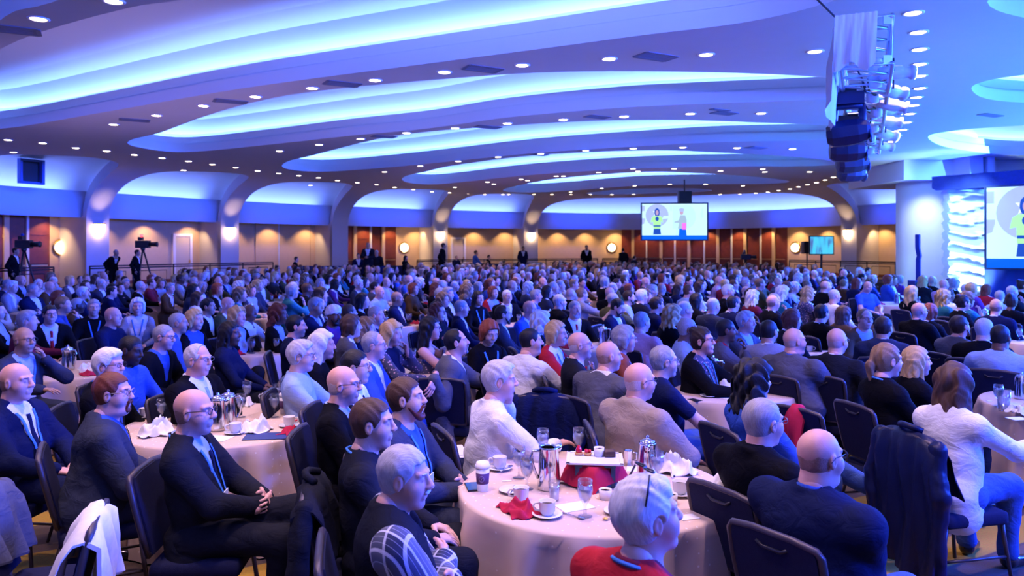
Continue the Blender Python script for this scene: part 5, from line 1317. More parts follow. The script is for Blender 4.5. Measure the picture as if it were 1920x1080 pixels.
def pot_p():
    r = empty('coffee_pot'); mb = MB(); mb.lathe([(.0001, 0), (.054, 0), (.060, .006), (.060, .02), (.052, .12), (.046, .19), (.049, .198), (.046, .20)], 28); mb.build('pot_body', M_steel, r)
    mb = MB(); mb.lathe([(.047, .198), (.040, .212), (.012, .222), (.006, .226), (.011, .236), (.0001, .242)], 20); mb.build('lid', M_steel, r)
    mb = MB(); mb.tube([(.045, 0, .185), (.080, 0, .190), (.092, 0, .165), (.084, 0, .09), (.070, 0, .055), (.056, 0, .045)], .0075, 8); mb.build('handle', M_steel, r)
    mb = MB(); mb.tube([(-.040, 0, .165), (-.058, 0, .188), (-.068, 0, .202)], [.020, .014, .009], 8); mb.build('spout', M_steel, r); return r
def pitcher_p():
    r = empty('water_pitcher'); mb = MB(); mb.lathe([(.0001, 0), (.058, 0), (.062, .01), (.055, .14), (.050, .215), (.054, .225), (.048, .224), (.048, .215), (.052, .14), (.056, .012), (.0001, .01)], 28); mb.build('pitcher_body', M_steel, r)
    mb = MB(); mb.tube([(-.050, 0, .205), (-.090, 0, .205), (-.100, 0, .17), (-.078, 0, .10), (-.060, 0, .06)], .008, 8); mb.build('handle', M_steel, r)
    mb = MB(); mb.tube([(.040, 0, .205), (.060, 0, .222), (.070, 0, .232)], [.026, .018, .008], 8); mb.build('spout', M_steel, r); return r
def spoon_p():
    r = empty('teaspoon'); mb = MB(); mb.tube([(-.065, 0, .004), (-.02, 0, .006), (.03, 0, .004), (.045, 0, .004)], [.004, .0028, .003, .004], 6); mb.build('handle', M_steel, r)
    mb = MB(); mb.lathe([(.0001, .0), (.010, .001), (.0145, .006), (.013, .006), (.0001, .003)], 14); o = mb.build('bowl', M_steel, r); o.location = (.058, 0, .001); o.scale = (1.45, 1, 1); return r
def crumple(name, seed, R, H, m, sq=1.):
    """a thin square of cloth dropped in folds: sharp ridges, corners lying on the table"""
    r = random.Random(seed); p = [r.uniform(0, 6.28) for _ in range(8)]; N = 22; rows = []
    ca, sa = math.cos(p[7]), math.sin(p[7])
    for i in range(N+1):
        row = []
        for j in range(N+1):
            u = 2*i/N-1; v = 2*j/N-1; e = max(abs(u), abs(v))
            f1 = 1-abs(math.sin(3.1*u+1.7*v+p[0]+.7*math.sin(2.5*v+p[1]))); f2 = 1-abs(math.sin(2.2*v-2.6*u+p[2]+.8*math.sin(2*u+p[3]))); f3 = 1-abs(math.sin(5.6*u-4.1*v+p[4]))
            x = R*(u*.78+.20*math.sin(2.7*v+p[4])*(1-.4*abs(u))+.10*math.sin(5*v+p[5])); y = R*sq*(v*.78+.20*math.sin(2.5*u+p[5])*(1-.4*abs(v))+.10*math.sin(5*u+p[6]))
            z = H*((.50*f1**1.3+.42*f2**1.5+.16*f3)*(1-.72*e**2.2)+.28*(1-e**1.6))
            row.append((x*ca-y*sa, x*sa+y*ca, max(.003, z)))
        rows.append(row)
    mb = MB(); mb.grid(rows); lo = [[(q[0], q[1], max(.0005, q[2]-.0035)) for q in row] for row in rows]; mb.grid(lo, flip=True)
    for q in (0, -1): mb.grid([rows[q], lo[q]])
    mb.grid([[q[0] for q in rows], [q[0] for q in lo]]); mb.grid([[q[-1] for q in rows], [q[-1] for q in lo]])
    return mb.mesh(name, [m], merge=.0003)
NAPW = [crumple('white_napkin', s, .105, .105, M_nap) for s in (1, 2, 3)]; NAPR = [crumple('red_napkin', s, .115, .065, M_red, .75) for s in (4, 5)]
PROTO = {'cup': cup_p(), 'saucer': saucer_p(), 'goblet': goblet_p(), 'tumbler': tumbler_p(), 'pot': pot_p(), 'pitcher': pitcher_p(), 'spoon': spoon_p()}
USED = set(); CATS = {'cup': 'cup', 'saucer': 'saucer', 'goblet': 'glass', 'tumbler': 'glass', 'pot': 'coffee pot', 'pitcher': 'pitcher', 'spoon': 'spoon'}
def item(kind, loc, rz, label, group=None, s=1.):
    if kind in PROTO:
        o = PROTO[kind] if kind not in USED else copy_tree(PROTO[kind]); USED.add(kind); cat = CATS[kind]
    else:
        me = NAPW[int(kind[-1]) % 3] if kind.startswith('napw') else NAPR[int(kind[-1]) % 2]; o = link('white_napkin' if kind.startswith('napw') else 'red_napkin', me); cat = 'napkin'
    o.location = loc; o.rotation_euler = (0, 0, math.radians(rz)); o.scale = (s, s, s); return tag(o, label, cat, group)
def tz(u, v, z=ZT+.001): return Pz(u, v, z+FZ)
# --- front table (positions read from the photograph)
def pl(label, cat, o, loc, rz=0): o.location = loc; o.rotation_euler = (0, 0, math.radians(rz)); return tag(o, label, cat)
SZ = .018
for u, v, rz, nm, has in ((1026, 968, 180, 'in front of the red napkin', 1), (937, 880, 180, 'at the back left beside the paper cup', 1), (1275, 928, 20, 'on the right before the crumpled white napkins', 1)):
    p = tz(u, v); item('saucer', p, 0, 'white saucer '+nm, 'saucers on the front table'); item('cup', p+Vector((0, 0, .008)), rz, 'white coffee cup on the saucer '+nm, 'cups on the front table')
item('saucer', tz(961, 922), 0, 'empty white saucer holding a teaspoon, left of the red napkin', 'saucers on the front table')
item('cup', tz(977, 938), 185, 'white coffee cup standing without saucer behind the red napkin', 'cups on the front table')
item('saucer', tz(1018, 862), 0, 'white saucer at the far edge of the front table', 'saucers on the front table'); item('saucer', tz(1160, 962), 0, 'white saucer half hidden behind the white-haired man in red', 'saucers on the front table')
item('cup', tz(1172, 962)+Vector((0, 0, .008)), 60, 'white coffee cup close behind the head of the man in red', 'cups on the front table')
for u, v, nm in ((1097, 968, 'nearest, in front of the folded white card'), (988, 917, 'before the steel pitcher'), (973, 896, 'left of the steel pitcher, far row'), (1018, 862, 'at the back left of the dessert plate'), (1085, 856, 'right behind the dessert plate'), (1232, 907, 'in front of the steel coffee pot on the right')):
    item('goblet', tz(u, v)+(Vector((0, 0, .012)) if (u, v) == (1018, 862) else Vector((0, 0, 0))), 0, 'water goblet with ice '+nm, 'water goblets on the front table')
item('tumbler', tz(1039, 938), 0, 'small clear glass beside the steel pitcher', None, .95)
item('pitcher', tz(1029, 916), 15, 'tall polished steel pitcher left of the dessert plate', None, 1.05)
item('pot', tz(1214, 897), 80, 'tall steel coffee pot with lid right of the dessert plate', None, 1.05)
r = empty('creamer', tz(1178, 872)); mb = MB(); mb.lathe([(.0001, 0), (.03, 0), (.027, .09), (.030, .095), (.026, .09), (.0001, .01)], 20); mb.build('jug_body', M_steel, r); mb = MB(); mb.tube([(.026, 0, .08), (.052, 0, .075), (.050, 0, .035), (.028, 0, .03)], .004, 6); mb.build('handle', M_steel, r); tag(r, 'small steel creamer right behind the dessert plate', 'jug')
item('napr0', tz(975, 960), 15, 'crumpled dark-red napkin near the front left of the table', 'red napkins', 1.15)
item('napw1', tz(1340, 932), 30, 'crumpled white napkin at the right edge of the front table', 'white napkins', 1.2)
item('napw0', tz(1268, 886), 100, 'upright white napkin behind the cups on the right', 'white napkins', 1.15)
item('napw2', tz(1178, 930), 10, 'white napkin half hidden by the man in red', 'white napkins', .8)
item('spoon', tz(962, 920, ZT+.014), 75, 'teaspoon lying in the empty saucer', 'teaspoons on the front table'); item('spoon', tz(1072, 968), -40, 'teaspoon lying by itself left of the nearest goblet', 'teaspoons on the front table'); item('spoon', tz(948, 880, ZT+.016), 60, 'teaspoon on the saucer at the back left', 'teaspoons on the front table')
def card(u, v, w_, h_, rz, label, m=M_paper):
    mb = MB(); mb.box((0, 0, .001), (w_, h_, .0012)); o = mb.build('paper_card', m, smooth=False); return pl(label, 'card', o, tz(u, v), rz)
card(1078, 950, .09, .062, 25, 'white card lying flat under the nearest goblet'); card(1200, 880, .08, .06, -10, 'white menu card beside the right coffee pot'); card(950, 902, .028, .010, 8, 'small white sugar packet on the tablecloth'); card(1290, 970, .05, .035, 20, 'white slip of paper at the right of the man in red')
r = empty('candy', tz(1013, 974)); mb = MB(); mb.lathe([(.0001, .0), (.012, .008), (.0001, .016)], 8); mb.build('sweet', mat('gold_foil', (.7, .45, .1), .3, metal=.6), r, smooth=False); tag(r, 'wrapped sweet at the foot of the red napkin', 'candy', 'sweets')
r = empty('candy', tz(1135, 975)); mb = MB(); mb.lathe([(.0001, .0), (.015, .008), (.0001, .016)], 7); mb.build('sweet', mat('gold_foil', (.7, .45, .1), .3, metal=.6), r, smooth=False); mb = MB(); mb.box((.022, 0, .006), (.008, .010, .001)); mb.build('wrapper', M_glass, r); tag(r, 'clear wrapped sweet in front, left of the man in red', 'candy', 'sweets')
# paper cup with sleeve, phone
r = empty('paper_cup', tz(905, 920)); r.scale = (.95,)*3; r.rotation_euler = (0, 0, math.radians(-8))
mb = MB(); mb.lathe([(.0001, 0), (.031, 0), (.032, .004), (.042, .140)], 28); mb.build('cup_body', M_paper, r)
mb = MB(); mb.lathe([(.0445, .136), (.0455, .142), (.044, .152), (.040, .155), (.037, .168), (.033, .168), (.030, .160), (.0001, .160)], 28); mb.build('lid', mat('lid_plastic', (.80, .80, .80), .3), r)
mb = MB(); mb.lathe([(.0355, .045), (.0405, .108)], 28); M_slv = mat('sleeve_purple', (.10, .045, .13), .8); slv = mb.build('sleeve', M_slv, r)
M_pale = mat('emblem_print', (.38, .30, .46), .7)
def on_cup(a, z, lift=.0008): q = .0355+(z-.045)/.063*.005+lift; return Vector((q*math.sin(a), -q*math.cos(a), z))
mb = MB(); mb.tube([on_cup(.42*math.cos(t), .077+.0175*math.sin(t)) for t in [6.2832*k/24 for k in range(24)]], .0009, 4, closed=True)
mb.tube([on_cup(.36*math.cos(t), .077+.0150*math.sin(t)) for t in [6.2832*k/24 for k in range(24)]], .0005, 4, closed=True)
for t in range(14): mb.tube([on_cup(.24*math.cos(t*.449), .077+.0100*math.sin(t*.449)), on_cup(.33*math.cos(t*.449+.1), .077+.0135*math.sin(t*.449+.1))], .0006, 4)
mb.tube([on_cup(-.14, .070), on_cup(-.05, .083), on_cup(.02, .074), on_cup(.12, .085)], .0009, 4); mb.tube([on_cup(-.10, .083), on_cup(.05, .069)], .0009, 4); o = mb.build('emblem', M_pale, slv); o['kind'] = 'stuff'
tag(r, 'white paper coffee cup with purple sleeve and round emblem', 'cup')
r = empty('phone', tz(886, 914)); r.rotation_euler = (0, 0, math.radians(12)); mb = MB(); mb.box((0, 0, .004), (.036, .072, .004)); mb.build('case', M_black, r, smooth=False); mb = MB(); mb.box((0, 0, .0085), (.033, .066, .0006)); mb.build('screen', mat('phone_screen', (.03, .10, .25), .1), r, smooth=False); tag(r, 'dark phone lying left of the paper coffee cup', 'phone')
# dessert riser: frame, red cloth, square plate
c = tz(1115, 905); c.z = ZT+FZ
r = empty('plate_riser', c); r.rotation_euler = (0, 0, math.radians(-4))
for x in (-.10, .10):
    for y in (-.08, .08): mb = MB(); mb.box((x, y, .058), (.012, .012, .056)); mb.build('leg', mat('riser_blue', (.02, .05, .10), .5), r, smooth=False)
mb = MB(); mb.box((0, 0, .118), (.115, .095, .006)); mb.build('top_board', mat('riser_blue', (.02, .05, .10), .5), r, smooth=False); tag(r, 'dark square riser stand under the red cloth and plate', 'stand')
rows = []; n = 13
for i in range(n):
    row = []
    for j in range(n):
        x = (i/(n-1)-.5)*.46; y = (j/(n-1)-.5)*.40; ex = max(0, abs(x)-.118); ey = max(0, abs(y)-.098); e = math.hypot(ex, ey)
        px = math.copysign(min(abs(x), .118)+ex*.42, x); py = math.copysign(min(abs(y), .098)+ey*.42, y)
        row.append((px*1.0, py, .127-min(.122, e*.95)+.008*math.sin(9*x+30*y)*(e > .01)))
    rows.append(row)
mb = MB(); mb.grid(rows); bk = [[(p[0], p[1], p[2]-.003) for p in q] for q in rows]; mb.grid(bk, flip=True); o = mb.build('red_cloth', M_red); o.location = c; o.rotation_euler = (0, 0, math.radians(41)); tag(o, 'dark-red cloth draped over the dessert riser', 'cloth')
cp = c+Vector((0, 0, .133))
r = empty('dessert_plate', cp); r.rotation_euler = (0, 0, math.radians(-6)); mb = MB(); mb.box((0, 0, .004), (.15, .12, .004)); mb.build('plate_base', M_china, r, smooth=False)
for cx_, cy_, hx_, hy_ in ((0, .118, .158, .010), (0, -.118, .158, .010), (.150, 0, .010, .128), (-.150, 0, .010, .128)): mb = MB(); mb.box((cx_, cy_, .009), (hx_, hy_, .004)); mb.build('rim', M_china, r, smooth=False)
tag(r, 'square white dessert plate raised in the middle of the table', 'plate')
M_tart = mat('tart_crust', (.55, .28, .10), .7); M_berry = mat('glazed_berry', (.50, .01, .03), .15, coat=.6); M_choc = mat('brownie', (.055, .020, .012), .5, bump=.6, bscale=60)
for dx, dy, nm, tall in ((-.085, .070, 'tall strawberry on top, leftmost on the dessert plate', 1), (-.035, .062, 'three raspberries, second on the dessert plate', 0)):
    r = empty('fruit_tart', cp+Vector((dx, dy, .009))); mb = MB(); mb.lathe([(.0001, 0), (.020, 0), (.026, .014), (.023, .015), (.0001, .012)], 16); mb.build('crust', M_tart, r)
    if tall: mb = MB(); mb.lathe([(.0001, .012), (.018, .016), (.019, .028), (.012, .048), (.0001, .060)], 14); mb.build('strawberry', M_berry, r)
    else:
        for k in range(3): mb = MB(); mb.lathe([(.0001, .0), (.011, .006), (.010, .018), (.0001, .022)], 10, c=(.012*math.cos(2.09*k), .012*math.sin(2.09*k), .013)); mb.build('raspberry', M_berry, r)
    tag(r, 'small fruit tart with '+nm, 'tart', 'fruit tarts')
r = empty('ramekin', cp+Vector((.03, .045, .009))); mb = MB(); mb.lathe([(.0001, 0), (.028, 0), (.031, .05), (.028, .05), (.026, .012), (.0001, .012)], 24); mb.build('bowl', M_china, r); mb = MB(); mb.lathe([(.0001, .040), (.0275, .040)], 20); mb.build('cream_filling', mat('custard', (.70, .52, .34), .5), r); tag(r, 'white ramekin of custard in the middle of the dessert plate', 'ramekin')
G = Field((-.05, -.04, -.002), (.05, .04, .05), .0045); G.add(lambda X, Y, Z: np.sqrt(np.maximum(np.abs(X)-.024, 0)**2+np.maximum(np.abs(Y)-.016, 0)**2+np.maximum(np.abs(Z-.017)-.010, 0)**2)-.009, np.array([-.04, -.03, -.0]), np.array([.04, .03, .04]), .004); G.cone((-.018, 0, .030), (.018, 0, .030), .013, .013, .012)
P, Q = G.mesh(); P[:, 2] = np.maximum(P[:, 2], 0); o = link('brownie', np_mesh('brownie', [(P, Q, 0)], [M_choc])); o.location = cp+Vector((.090, .035, .009)); tag(o, 'small dark chocolate brownie at the right of the dessert plate', 'cake')
# candle-like cups near the man in red
for u, v, nm in ((1135, 935, 'left of the white-haired head'), (1258, 944, 'right of the white-haired head')):
    r = empty('sugar_bowl', tz(u, v)); mb = MB(); mb.lathe([(.0001, 0), (.032, 0), (.035, .052), (.032, .052), (.030, .01), (.0001, .01)], 22); mb.build('bowl', M_china, r); mb = MB(); mb.lathe([(.0001, .042), (.031, .042)], 18); mb.build('sugar', M_paper, r); tag(r, 'white straight-sided sugar bowl '+nm, 'bowl', 'sugar bowls')
# --- left table
for u, v, rz, nm in ((441, 813, 200, 'in front of the coffee pots'), (542, 800, 10, 'beside the red napkin with papers'), (273, 783, 160, 'at the left behind the auburn-haired man')):
    p = tz(u, v); item('saucer', p, 0, 'white saucer on the left table '+nm, 'saucers on the left table'); item('cup', p+Vector((0, 0, .008)), rz, 'white coffee cup on the left table '+nm, 'cups on the left table')
item('cup', tz(552, 770), 10, 'white coffee cup on the left table beside the paper cup', 'cups on the left table'); item('cup', tz(500, 752), 180, 'white coffee cup at the far side of the left table', 'cups on the left table')
for u, v, nm in ((303, 793, 'behind the bald man with glasses'), (463, 755, 'at the far side, left'), (520, 760, 'at the far side, right'), (514, 782, 'in front of the paper cup'), (410, 760, 'behind the coffee pots'), (452, 782, 'right of the coffee pots')): item('goblet', tz(u, v), 0, 'water goblet on the left table '+nm, 'water goblets on the left table')
item('pot', tz(408, 806), 200, 'steel coffee pot on the left table, nearest the bald man', 'coffee pots', 1.15); item('pot', tz(428, 795), 0, 'steel coffee pot on the left table, the one behind', 'coffee pots', 1.1)
item('napw1', tz(480, 808), 0, 'large crumpled white napkin in the middle of the left table', 'white napkins', 1.2); item('napw0', tz(292, 815), 0, 'white napkin at the left rim of the left table', 'white napkins', 1.2); item('napw2', tz(458, 760), 50, 'white napkin at the far side of the left table', 'white napkins', .9)
item('napr1', tz(583, 790), 40, 'red napkin at the right rim of the left table', 'red napkins', 1.05); item('napr0', tz(565, 764), 10, 'red napkin in front of the man in the light-blue shirt', 'red napkins', 1.); item('napr1', tz(545, 812), 80, 'red napkin with papers on it, front of the left table', 'red napkins', .9)
card(400, 822, .12, .08, -10, 'white paper lying on the left table before the bald man'); o = card(502, 818, .16, .10, 8, 'navy folder of papers hanging over the edge of the left table', mat('folder_navy', (.02, .04, .16), .6)); o.location.z += .002
r = empty('paper_cup', tz(533, 775)); mb = MB(); mb.lathe([(.0001, 0), (.031, 0), (.042, .140)], 20); mb.build('cup_body', M_paper, r); mb = MB(); mb.lathe([(.0445, .136), (.044, .152), (.037, .165), (.0001, .160)], 20); mb.build('lid', mat('lid_plastic', (.8, .8, .8), .3), r); mb = MB(); mb.lathe([(.0355, .045), (.0405, .108)], 20); mb.build('sleeve', M_slv, r); tag(r, 'white paper coffee cup with purple sleeve on the left table', 'cup')
# --- right-hand table
for u, v, nm in ((1310, 722, 'left'), (1392, 722, 'right of the coffee pot'), (1323, 740, 'before the coffee pot')): item('goblet', tz(u, v), 0, f'water goblet on the table by the man in jeans, {nm}', 'water goblets on the right table')
item('pot', tz(1337, 718), 0, 'steel coffee pot on the table by the man in jeans', 'coffee pots', 1.15)
for u, v, rz, nm in ((1329, 744, 0, 'front'), (1303, 713, 180, 'back left'), (1450, 724, 0, 'right, behind the curly-haired woman')):
    p = tz(u, v); item('saucer', p, 0, f'white saucer on the table by the man in jeans, {nm}', 'saucers on the right table'); item('cup', p+Vector((0, 0, .008)), rz, f'white coffee cup on the table by the man in jeans, {nm}', 'cups on the right table')
item('napw0', tz(1365, 728), 0, 'white napkin heaped behind the coffee pot of the right-hand table', 'white napkins', 1.3); card(1370, 745, .10, .07, 20, 'white card on the table by the man in jeans'); card(1300, 735, .07, .10, 60, 'white papers at the left of the right-hand table')
card(1303, 750, .035, .06, 30, 'black phone on the table by the man in jeans', M_black)
# --- table at the right edge
item('tumbler', tz(1882, 770), 0, 'tall clear tumbler on the table at the right edge', None, 1.6); item('goblet', tz(1872, 762), 0, 'water goblet at the right edge beside the tumbler'); item('saucer', tz(1905, 762), 0, 'white saucer at the right edge of the frame'); item('napw1', tz(1918, 775), 0, 'white napkin at the right edge of the frame', 'white napkins'); item('spoon', tz(1893, 772), 80, 'spoon on the table at the right edge'); card(1908, 785, .07, .05, 10, 'white card on the table at the right edge'); item('pot', tz(1916, 748), 90, 'steel coffee pot at the right edge of the frame', 'coffee pots'); card(1855, 752, .02, .02, 0, 'small white packet at the right edge table')
# --- tables further back: a few pieces each
def dress(t, nm, seed, full=True):
    r = random.Random(seed); x, y = t; g = 'tableware on the '+nm
    def spotp(q=None): a = r.uniform(0, 6.28); q = q or r.uniform(.2, .62); return Vector((x+q*math.cos(a), y+q*math.sin(a), FZ+ZT+.001))
    item('pot', Vector((x+.05, y, FZ+ZT+.001)), r.uniform(0, 360), f'steel coffee pot on the {nm}', 'coffee pots', 1.15)
    for kind, n, q, what, s in (('goblet', 5 if full else 3, .5, 'water goblet', 1.), ('napw', 3 if full else 1, None, 'crumpled white napkin', 1.1), ('napr', 2 if full else 1, .6, 'dark-red napkin', 1.), ('cup', 3 if full else 2, .55, 'white coffee cup', 1.)):
        pts = sorted([spotp(q) for _ in range(n)], key=lambda v_: v_.x)
        for k, v_ in enumerate(pts):
            item(kind if kind in PROTO else f'{kind}{k}', v_, r.uniform(0, 360), what+(f', {ORDN(k)} from left,' if n > 1 else '')+f' on the {nm}', g, s)
for i, (x, y, nm) in enumerate(list(TABLES)):
    if i >= 4: dress((x, y), nm, 50+i, y < 10.8)
# ================================================================ THE PEOPLE OF THE PHOTOGRAPH (head centre in px, body yaw in degrees: 0 = to the right)
L_ = 'lap'; CAST = []
def P(u, v, by, label, d=None, chair=True, cyaw=None, **kw): CAST.append((u, v, by, label, d, chair, cyaw, kw))
f = dict(sex='f')
# front rows, full detail
P(365, 772, 5, 'bald man in charcoal suit and glasses with crossed legs and clasped hands', lod=0, yaw=-8, hair='bald', hc='brown', skin='pink', tc='charcoal', inner='light blue', tie='navy', glasses='dark', arms_=('clasp', 'clasp'), legs='crossL', lean=-.16, lanyard=True)
P(213, 738, 28, 'heavy man with auburn hair and beard in dark grey suit', lod=0, yaw=-24, hair='short', hc='auburn', beard='goatee', skin='pink', tc='slate', inner='blue', tie='black', glasses='wire', fat=1.32, lean=.05)
P(32, 716, -5, 'balding man in navy suit with lanyard at far left', lod=0, yaw=0, hair='bald', hc='dark brown', skin='pink', tc='navy', inner='white', tie='navy', fat=1.12, lanyard=True, lean=-.12)
P(700, 795, 8, 'man with brown hair in dark grey sweater with lanyard', lod=0, yaw=-10, hair='short', hc='brown', skin='light', top='sweater', tc='charcoal', lanyard=True, lean=-.05)
P(763, 748, -12, 'man with brown beard in slate suit with blue shirt', lod=0, yaw=4, pitch=6, hair='short', hc='brown', beard='full', bc='auburn', skin='light', tc='slate', inner='bright blue', arms_=('clasp', 'clasp'), lanyard=True, lean=-.10, fat=1.08)
P(760, 895, 12, 'grey-haired man in fleece vest and plaid sleeves with crossed arms', d=3.05, drop=.02, lod=0, yaw=-22, pitch=-4, hair='short', hc='silver', beard='moustache', bc='white', skin='pink', top='vest', tc='charcoal', sleeves='plaid', inner='blue', arms_=('cross', 'cross'), fat=1.2, lean=-.05, low='denim')
P(1216, 968, 38, 'white-haired man in red jacket with glasses pushed up on head', d=2.5, lod=0, yaw=-24, pitch=8, roll=-.05, hair='comb', hc='white', skin='pink', top='cardigan', tc='red', inner='burgundy', glasses='dark', glasses_up=True, lanyard=True, fat=1.12)
P(1538, 856, 34, 'large bald man in navy zip jacket with glasses', d=3.3, lod=0, yaw=-10, hair='bald', hc='dark brown', skin='pink', top='jacket', tc='navy', inner='blue', glasses='dark', arms_=('thigh', 'cross'), fat=1.46, low='denim', lean=-.04)
P(1432, 792, 30, 'man with grey crew cut and glasses in black suit', lod=0, yaw=-8, hair='crew', hc='grey', skin='pink', tc='black', inner='white', glasses='wire', fat=1.05, lean=-.08)
P(1200, 715, 36, 'bald man with dark glasses in pale tan suit', lod=0, yaw=-18, hair='bald', hc='silver', skin='pink', tc='tan', inner='white', glasses='dark', fat=1.28, arms_=('thigh', 'thigh'), lanyard=True, cyaw=2)
P(938, 714, 22, 'white-haired man in white shirt leaning his cheek on one hand', lod=0, yaw=-22, hair='comb', hc='silver', skin='pink', top='shirt', tc='white', arms_=('cheek', 'table'), fat=1.14, lean=.10, low='charcoal')
P(1246, 678, 10, 'grey-haired man in navy t-shirt and jeans with glasses', lod=0, yaw=-4, hair='receding', hc='grey', skin='light', top='tee', tc='navy', low='denim', glasses='wire', arms_=('thigh', 'thigh'), lean=-.15)
P(1415, 715, 18, 'woman with long curly black hair in blue blazer', lod=0, yaw=-4, hair='curly', hc='black', skin='light', top='cardigan', tc='blue', inner='teal', low='denim', legs='crossL', lean=-.12, **f)
P(1664, 676, 12, 'woman with blonde ponytail in black sweater', d=5.75, lod=0, yaw=-6, hair='pony', hc='sandy', skin='pink', top='sweater', tc='black', lanyard=True, lean=-.1, **f)
P(1720, 678, 4, 'woman with straight blonde hair in black top', d=6.2, lod=0, yaw=-8, pitch=4, hair='longstraight', hc='blonde', skin='pink', top='sweater', tc='black', lean=-.08, **f)
P(1792, 722, 32, 'woman with long brown hair in white cardigan', lod=0, yaw=-8, hair='wavy', hc='brown', skin='light', top='cardigan', tc='white', inner='white', low='denim', arms_=('table', 'reach'), fat=1.12, lean=.08, cyaw=12, **f)
P(645, 722, 0, 'bald man with glasses in black suit', lod=0, yaw=-4, hair='bald', hc='silver', skin='pink', tc='black', inner='light blue', glasses='dark', lean=-.08)
P(668, 688, -4, 'dark-haired man with glasses in white shirt and patterned tie', lod=1, hair='short', hc='black', top='shirt', tc='white', tie='navy', glasses='wire', fat=1.1)
P(566, 668, 4, 'white-haired man with glasses in light blue shirt', lod=0, yaw=-4, hair='comb', hc='silver', skin='light', top='shirt', tc='light blue', glasses='wire', lean=-.14, fat=1.05, arms_=('thigh', 'thigh'))
P(372, 675, -14, 'grey-haired man with glasses in black suit and pale tie', lod=0, hair='receding', hc='silver', skin='pink', tc='black', inner='white', tie='light blue', glasses='wire', fat=1.15, lean=-.08)
P(205, 686, 10, 'white-haired man with dark glasses behind the auburn-haired man', lod=1, yaw=-16, hair='comb', hc='white', skin='pink', tc='black', inner='blue', glasses='dark', fat=1.05)
P(246, 657, -8, 'dark-skinned man in blue sweater looking down', lod=1, pitch=-12, hair='crew', hc='black', skin='dark', top='sweater', tc='blue')
P(308, 632, -6, 'man with glasses in black suit leaning forward', lod=1, pitch=-6, hair='crew', hc='grey', skin='pink', tc='black', inner='blue', glasses='dark', lean=.25, fat=1.15)
P(46, 638, -20, 'balding man with glasses and raised hand in slate jacket at left', lod=1, hair='bald', hc='dark brown', skin='tan', tc='slate', inner='light blue', glasses='dark', arms_=('cheek', 'table'), lanyard=True)
P(94, 590, -42, 'dark-haired man in black suit, white shirt and red tie', lod=1, hair='short', hc='black', skin='pink', tc='black', inner='white', tie='red', glasses='dark')
P(176, 577, -55, 'man in black sweater with blue lanyard near the left', lod=1, hair='short', hc='grey', skin='light', top='sweater', tc='black', lanyard=True)
P(213, 594, -4, 'bald man in dark sweater behind the dark-haired head', lod=1, hair='bald', hc='grey', skin='pink', top='sweater', tc='navy')
P(258, 575, -64, 'woman with short white hair in grey blouse', lod=1, hair='bob', hc='white', skin='pink', top='cardigan', tc='light grey', inner='white', lanyard=True, **f)
P(335, 606, 34, 'grey-haired man hunched over in bright blue shirt', lod=1, yaw=-24, hair='crew', hc='grey', top='shirt', tc='blue', lean=.3, fat=1.2, skin='tan')
P(366, 600, -16, 'blonde woman in black jacket and blue blouse', lod=1, hair='bob', hc='blonde', skin='light', top='cardigan', tc='black', inner='blue', **f)
P(391, 575, -6, 'dark-haired man in black suit beside the white-haired man', lod=1, hair='short', hc='black', tc='black', skin='tan')
P(428, 572, -10, 'white-haired man in olive jacket', lod=1, hair='bald', hc='white', skin='pink', tc='olive')
P(446, 594, -18, 'woman with long wavy blonde hair in black jacket', lod=1, hair='wavy', hc='blonde', top='cardigan', tc='black', inner='light blue', skin='pink', **f)
P(432, 626, 4, 'woman with very long black hair in navy satin top holding a phone', lod=1, yaw=-6, hair='longstraight', hc='black', skin='brown', top='sweater', tc='navy', lean=-.12, **f)
P(524, 590, 2, 'woman with dark red curly hair in black suit', lod=1, hair='curly', hc='auburn', skin='brown', tc='black', top='cardigan', inner='light blue', **f)
P(556, 612, 10, 'young man with short dark hair in navy suit', lod=1, hair='short', hc='black', skin='pink', tc='navy', inner='light blue', lean=-.06)
P(606, 648, 6, 'woman with long white wavy hair in black lace top', lod=1, hair='wavy', hc='white', skin='pink', top='sweater', tc='black', **f)
P(626, 592, -36, 'man in pale turban and dark suit', lod=1, hair='turban', hc='white', beard='full', bc='black', skin='brown', tc='charcoal', inner='purple')
P(702, 648, -2, 'grey-haired man with glasses in blue suit', lod=1, hair='receding', hc='grey', skin='pink', tc='blue', glasses='wire', beard='moustache', bc='white', fat=1.15)
P(736, 626, -14, 'woman with long blonde curls resting her face on one hand', lod=1, pitch=-6, hair='wavy', hc='blonde', skin='pink', top='cardigan', tc='floral', inner='navy', arms_=('cheek', 'table'), **f)
P(808, 616, -4, 'woman with long black hair in sleeveless print dress', lod=1, hair='long', hc='black', skin='pink', top='dress', tc='floral', glasses='dark', arms_=('chin', 'table'), fat=1.25, **f)
P(822, 585, -24, 'woman with dark red hair and glasses in black', lod=1, hair='long', hc='auburn', skin='light', top='sweater', tc='black', glasses='dark', **f)
P(856, 642, 4, 'man with dark hair and goatee in grey suit, elbow over a chair back', lod=0, pitch=8, hair='receding', hc='black', beard='goatee', bc='grey', skin='pink', tc='grey', inner='white', tie='navy', arms_=('table', 'back'), fat=1.25, cyaw=75)
P(918, 624, -58, 'woman with red bob in black velvet top looking down', lod=1, pitch=-20, hair='bob', hc='red', skin='light', top='cardigan', tc='black', inner='black', lanyard=True, **f)
P(866, 578, 0, 'grey-haired man in navy suit and pale tie', lod=1, hair='crew', hc='grey', skin='pink', tc='navy', tie='light blue', lean=-.12)
P(944, 590, 2, 'balding man with brown beard in slate suit', lod=1, hair='receding', hc='dark brown', beard='full', bc='dark brown', tc='slate', glasses='wire', lean=-.1)
P(897, 560, -50, 'woman with long black hair in black dress far back', lod=1, hair='long', hc='black', top='sweater', tc='black', lanyard=True, **f)
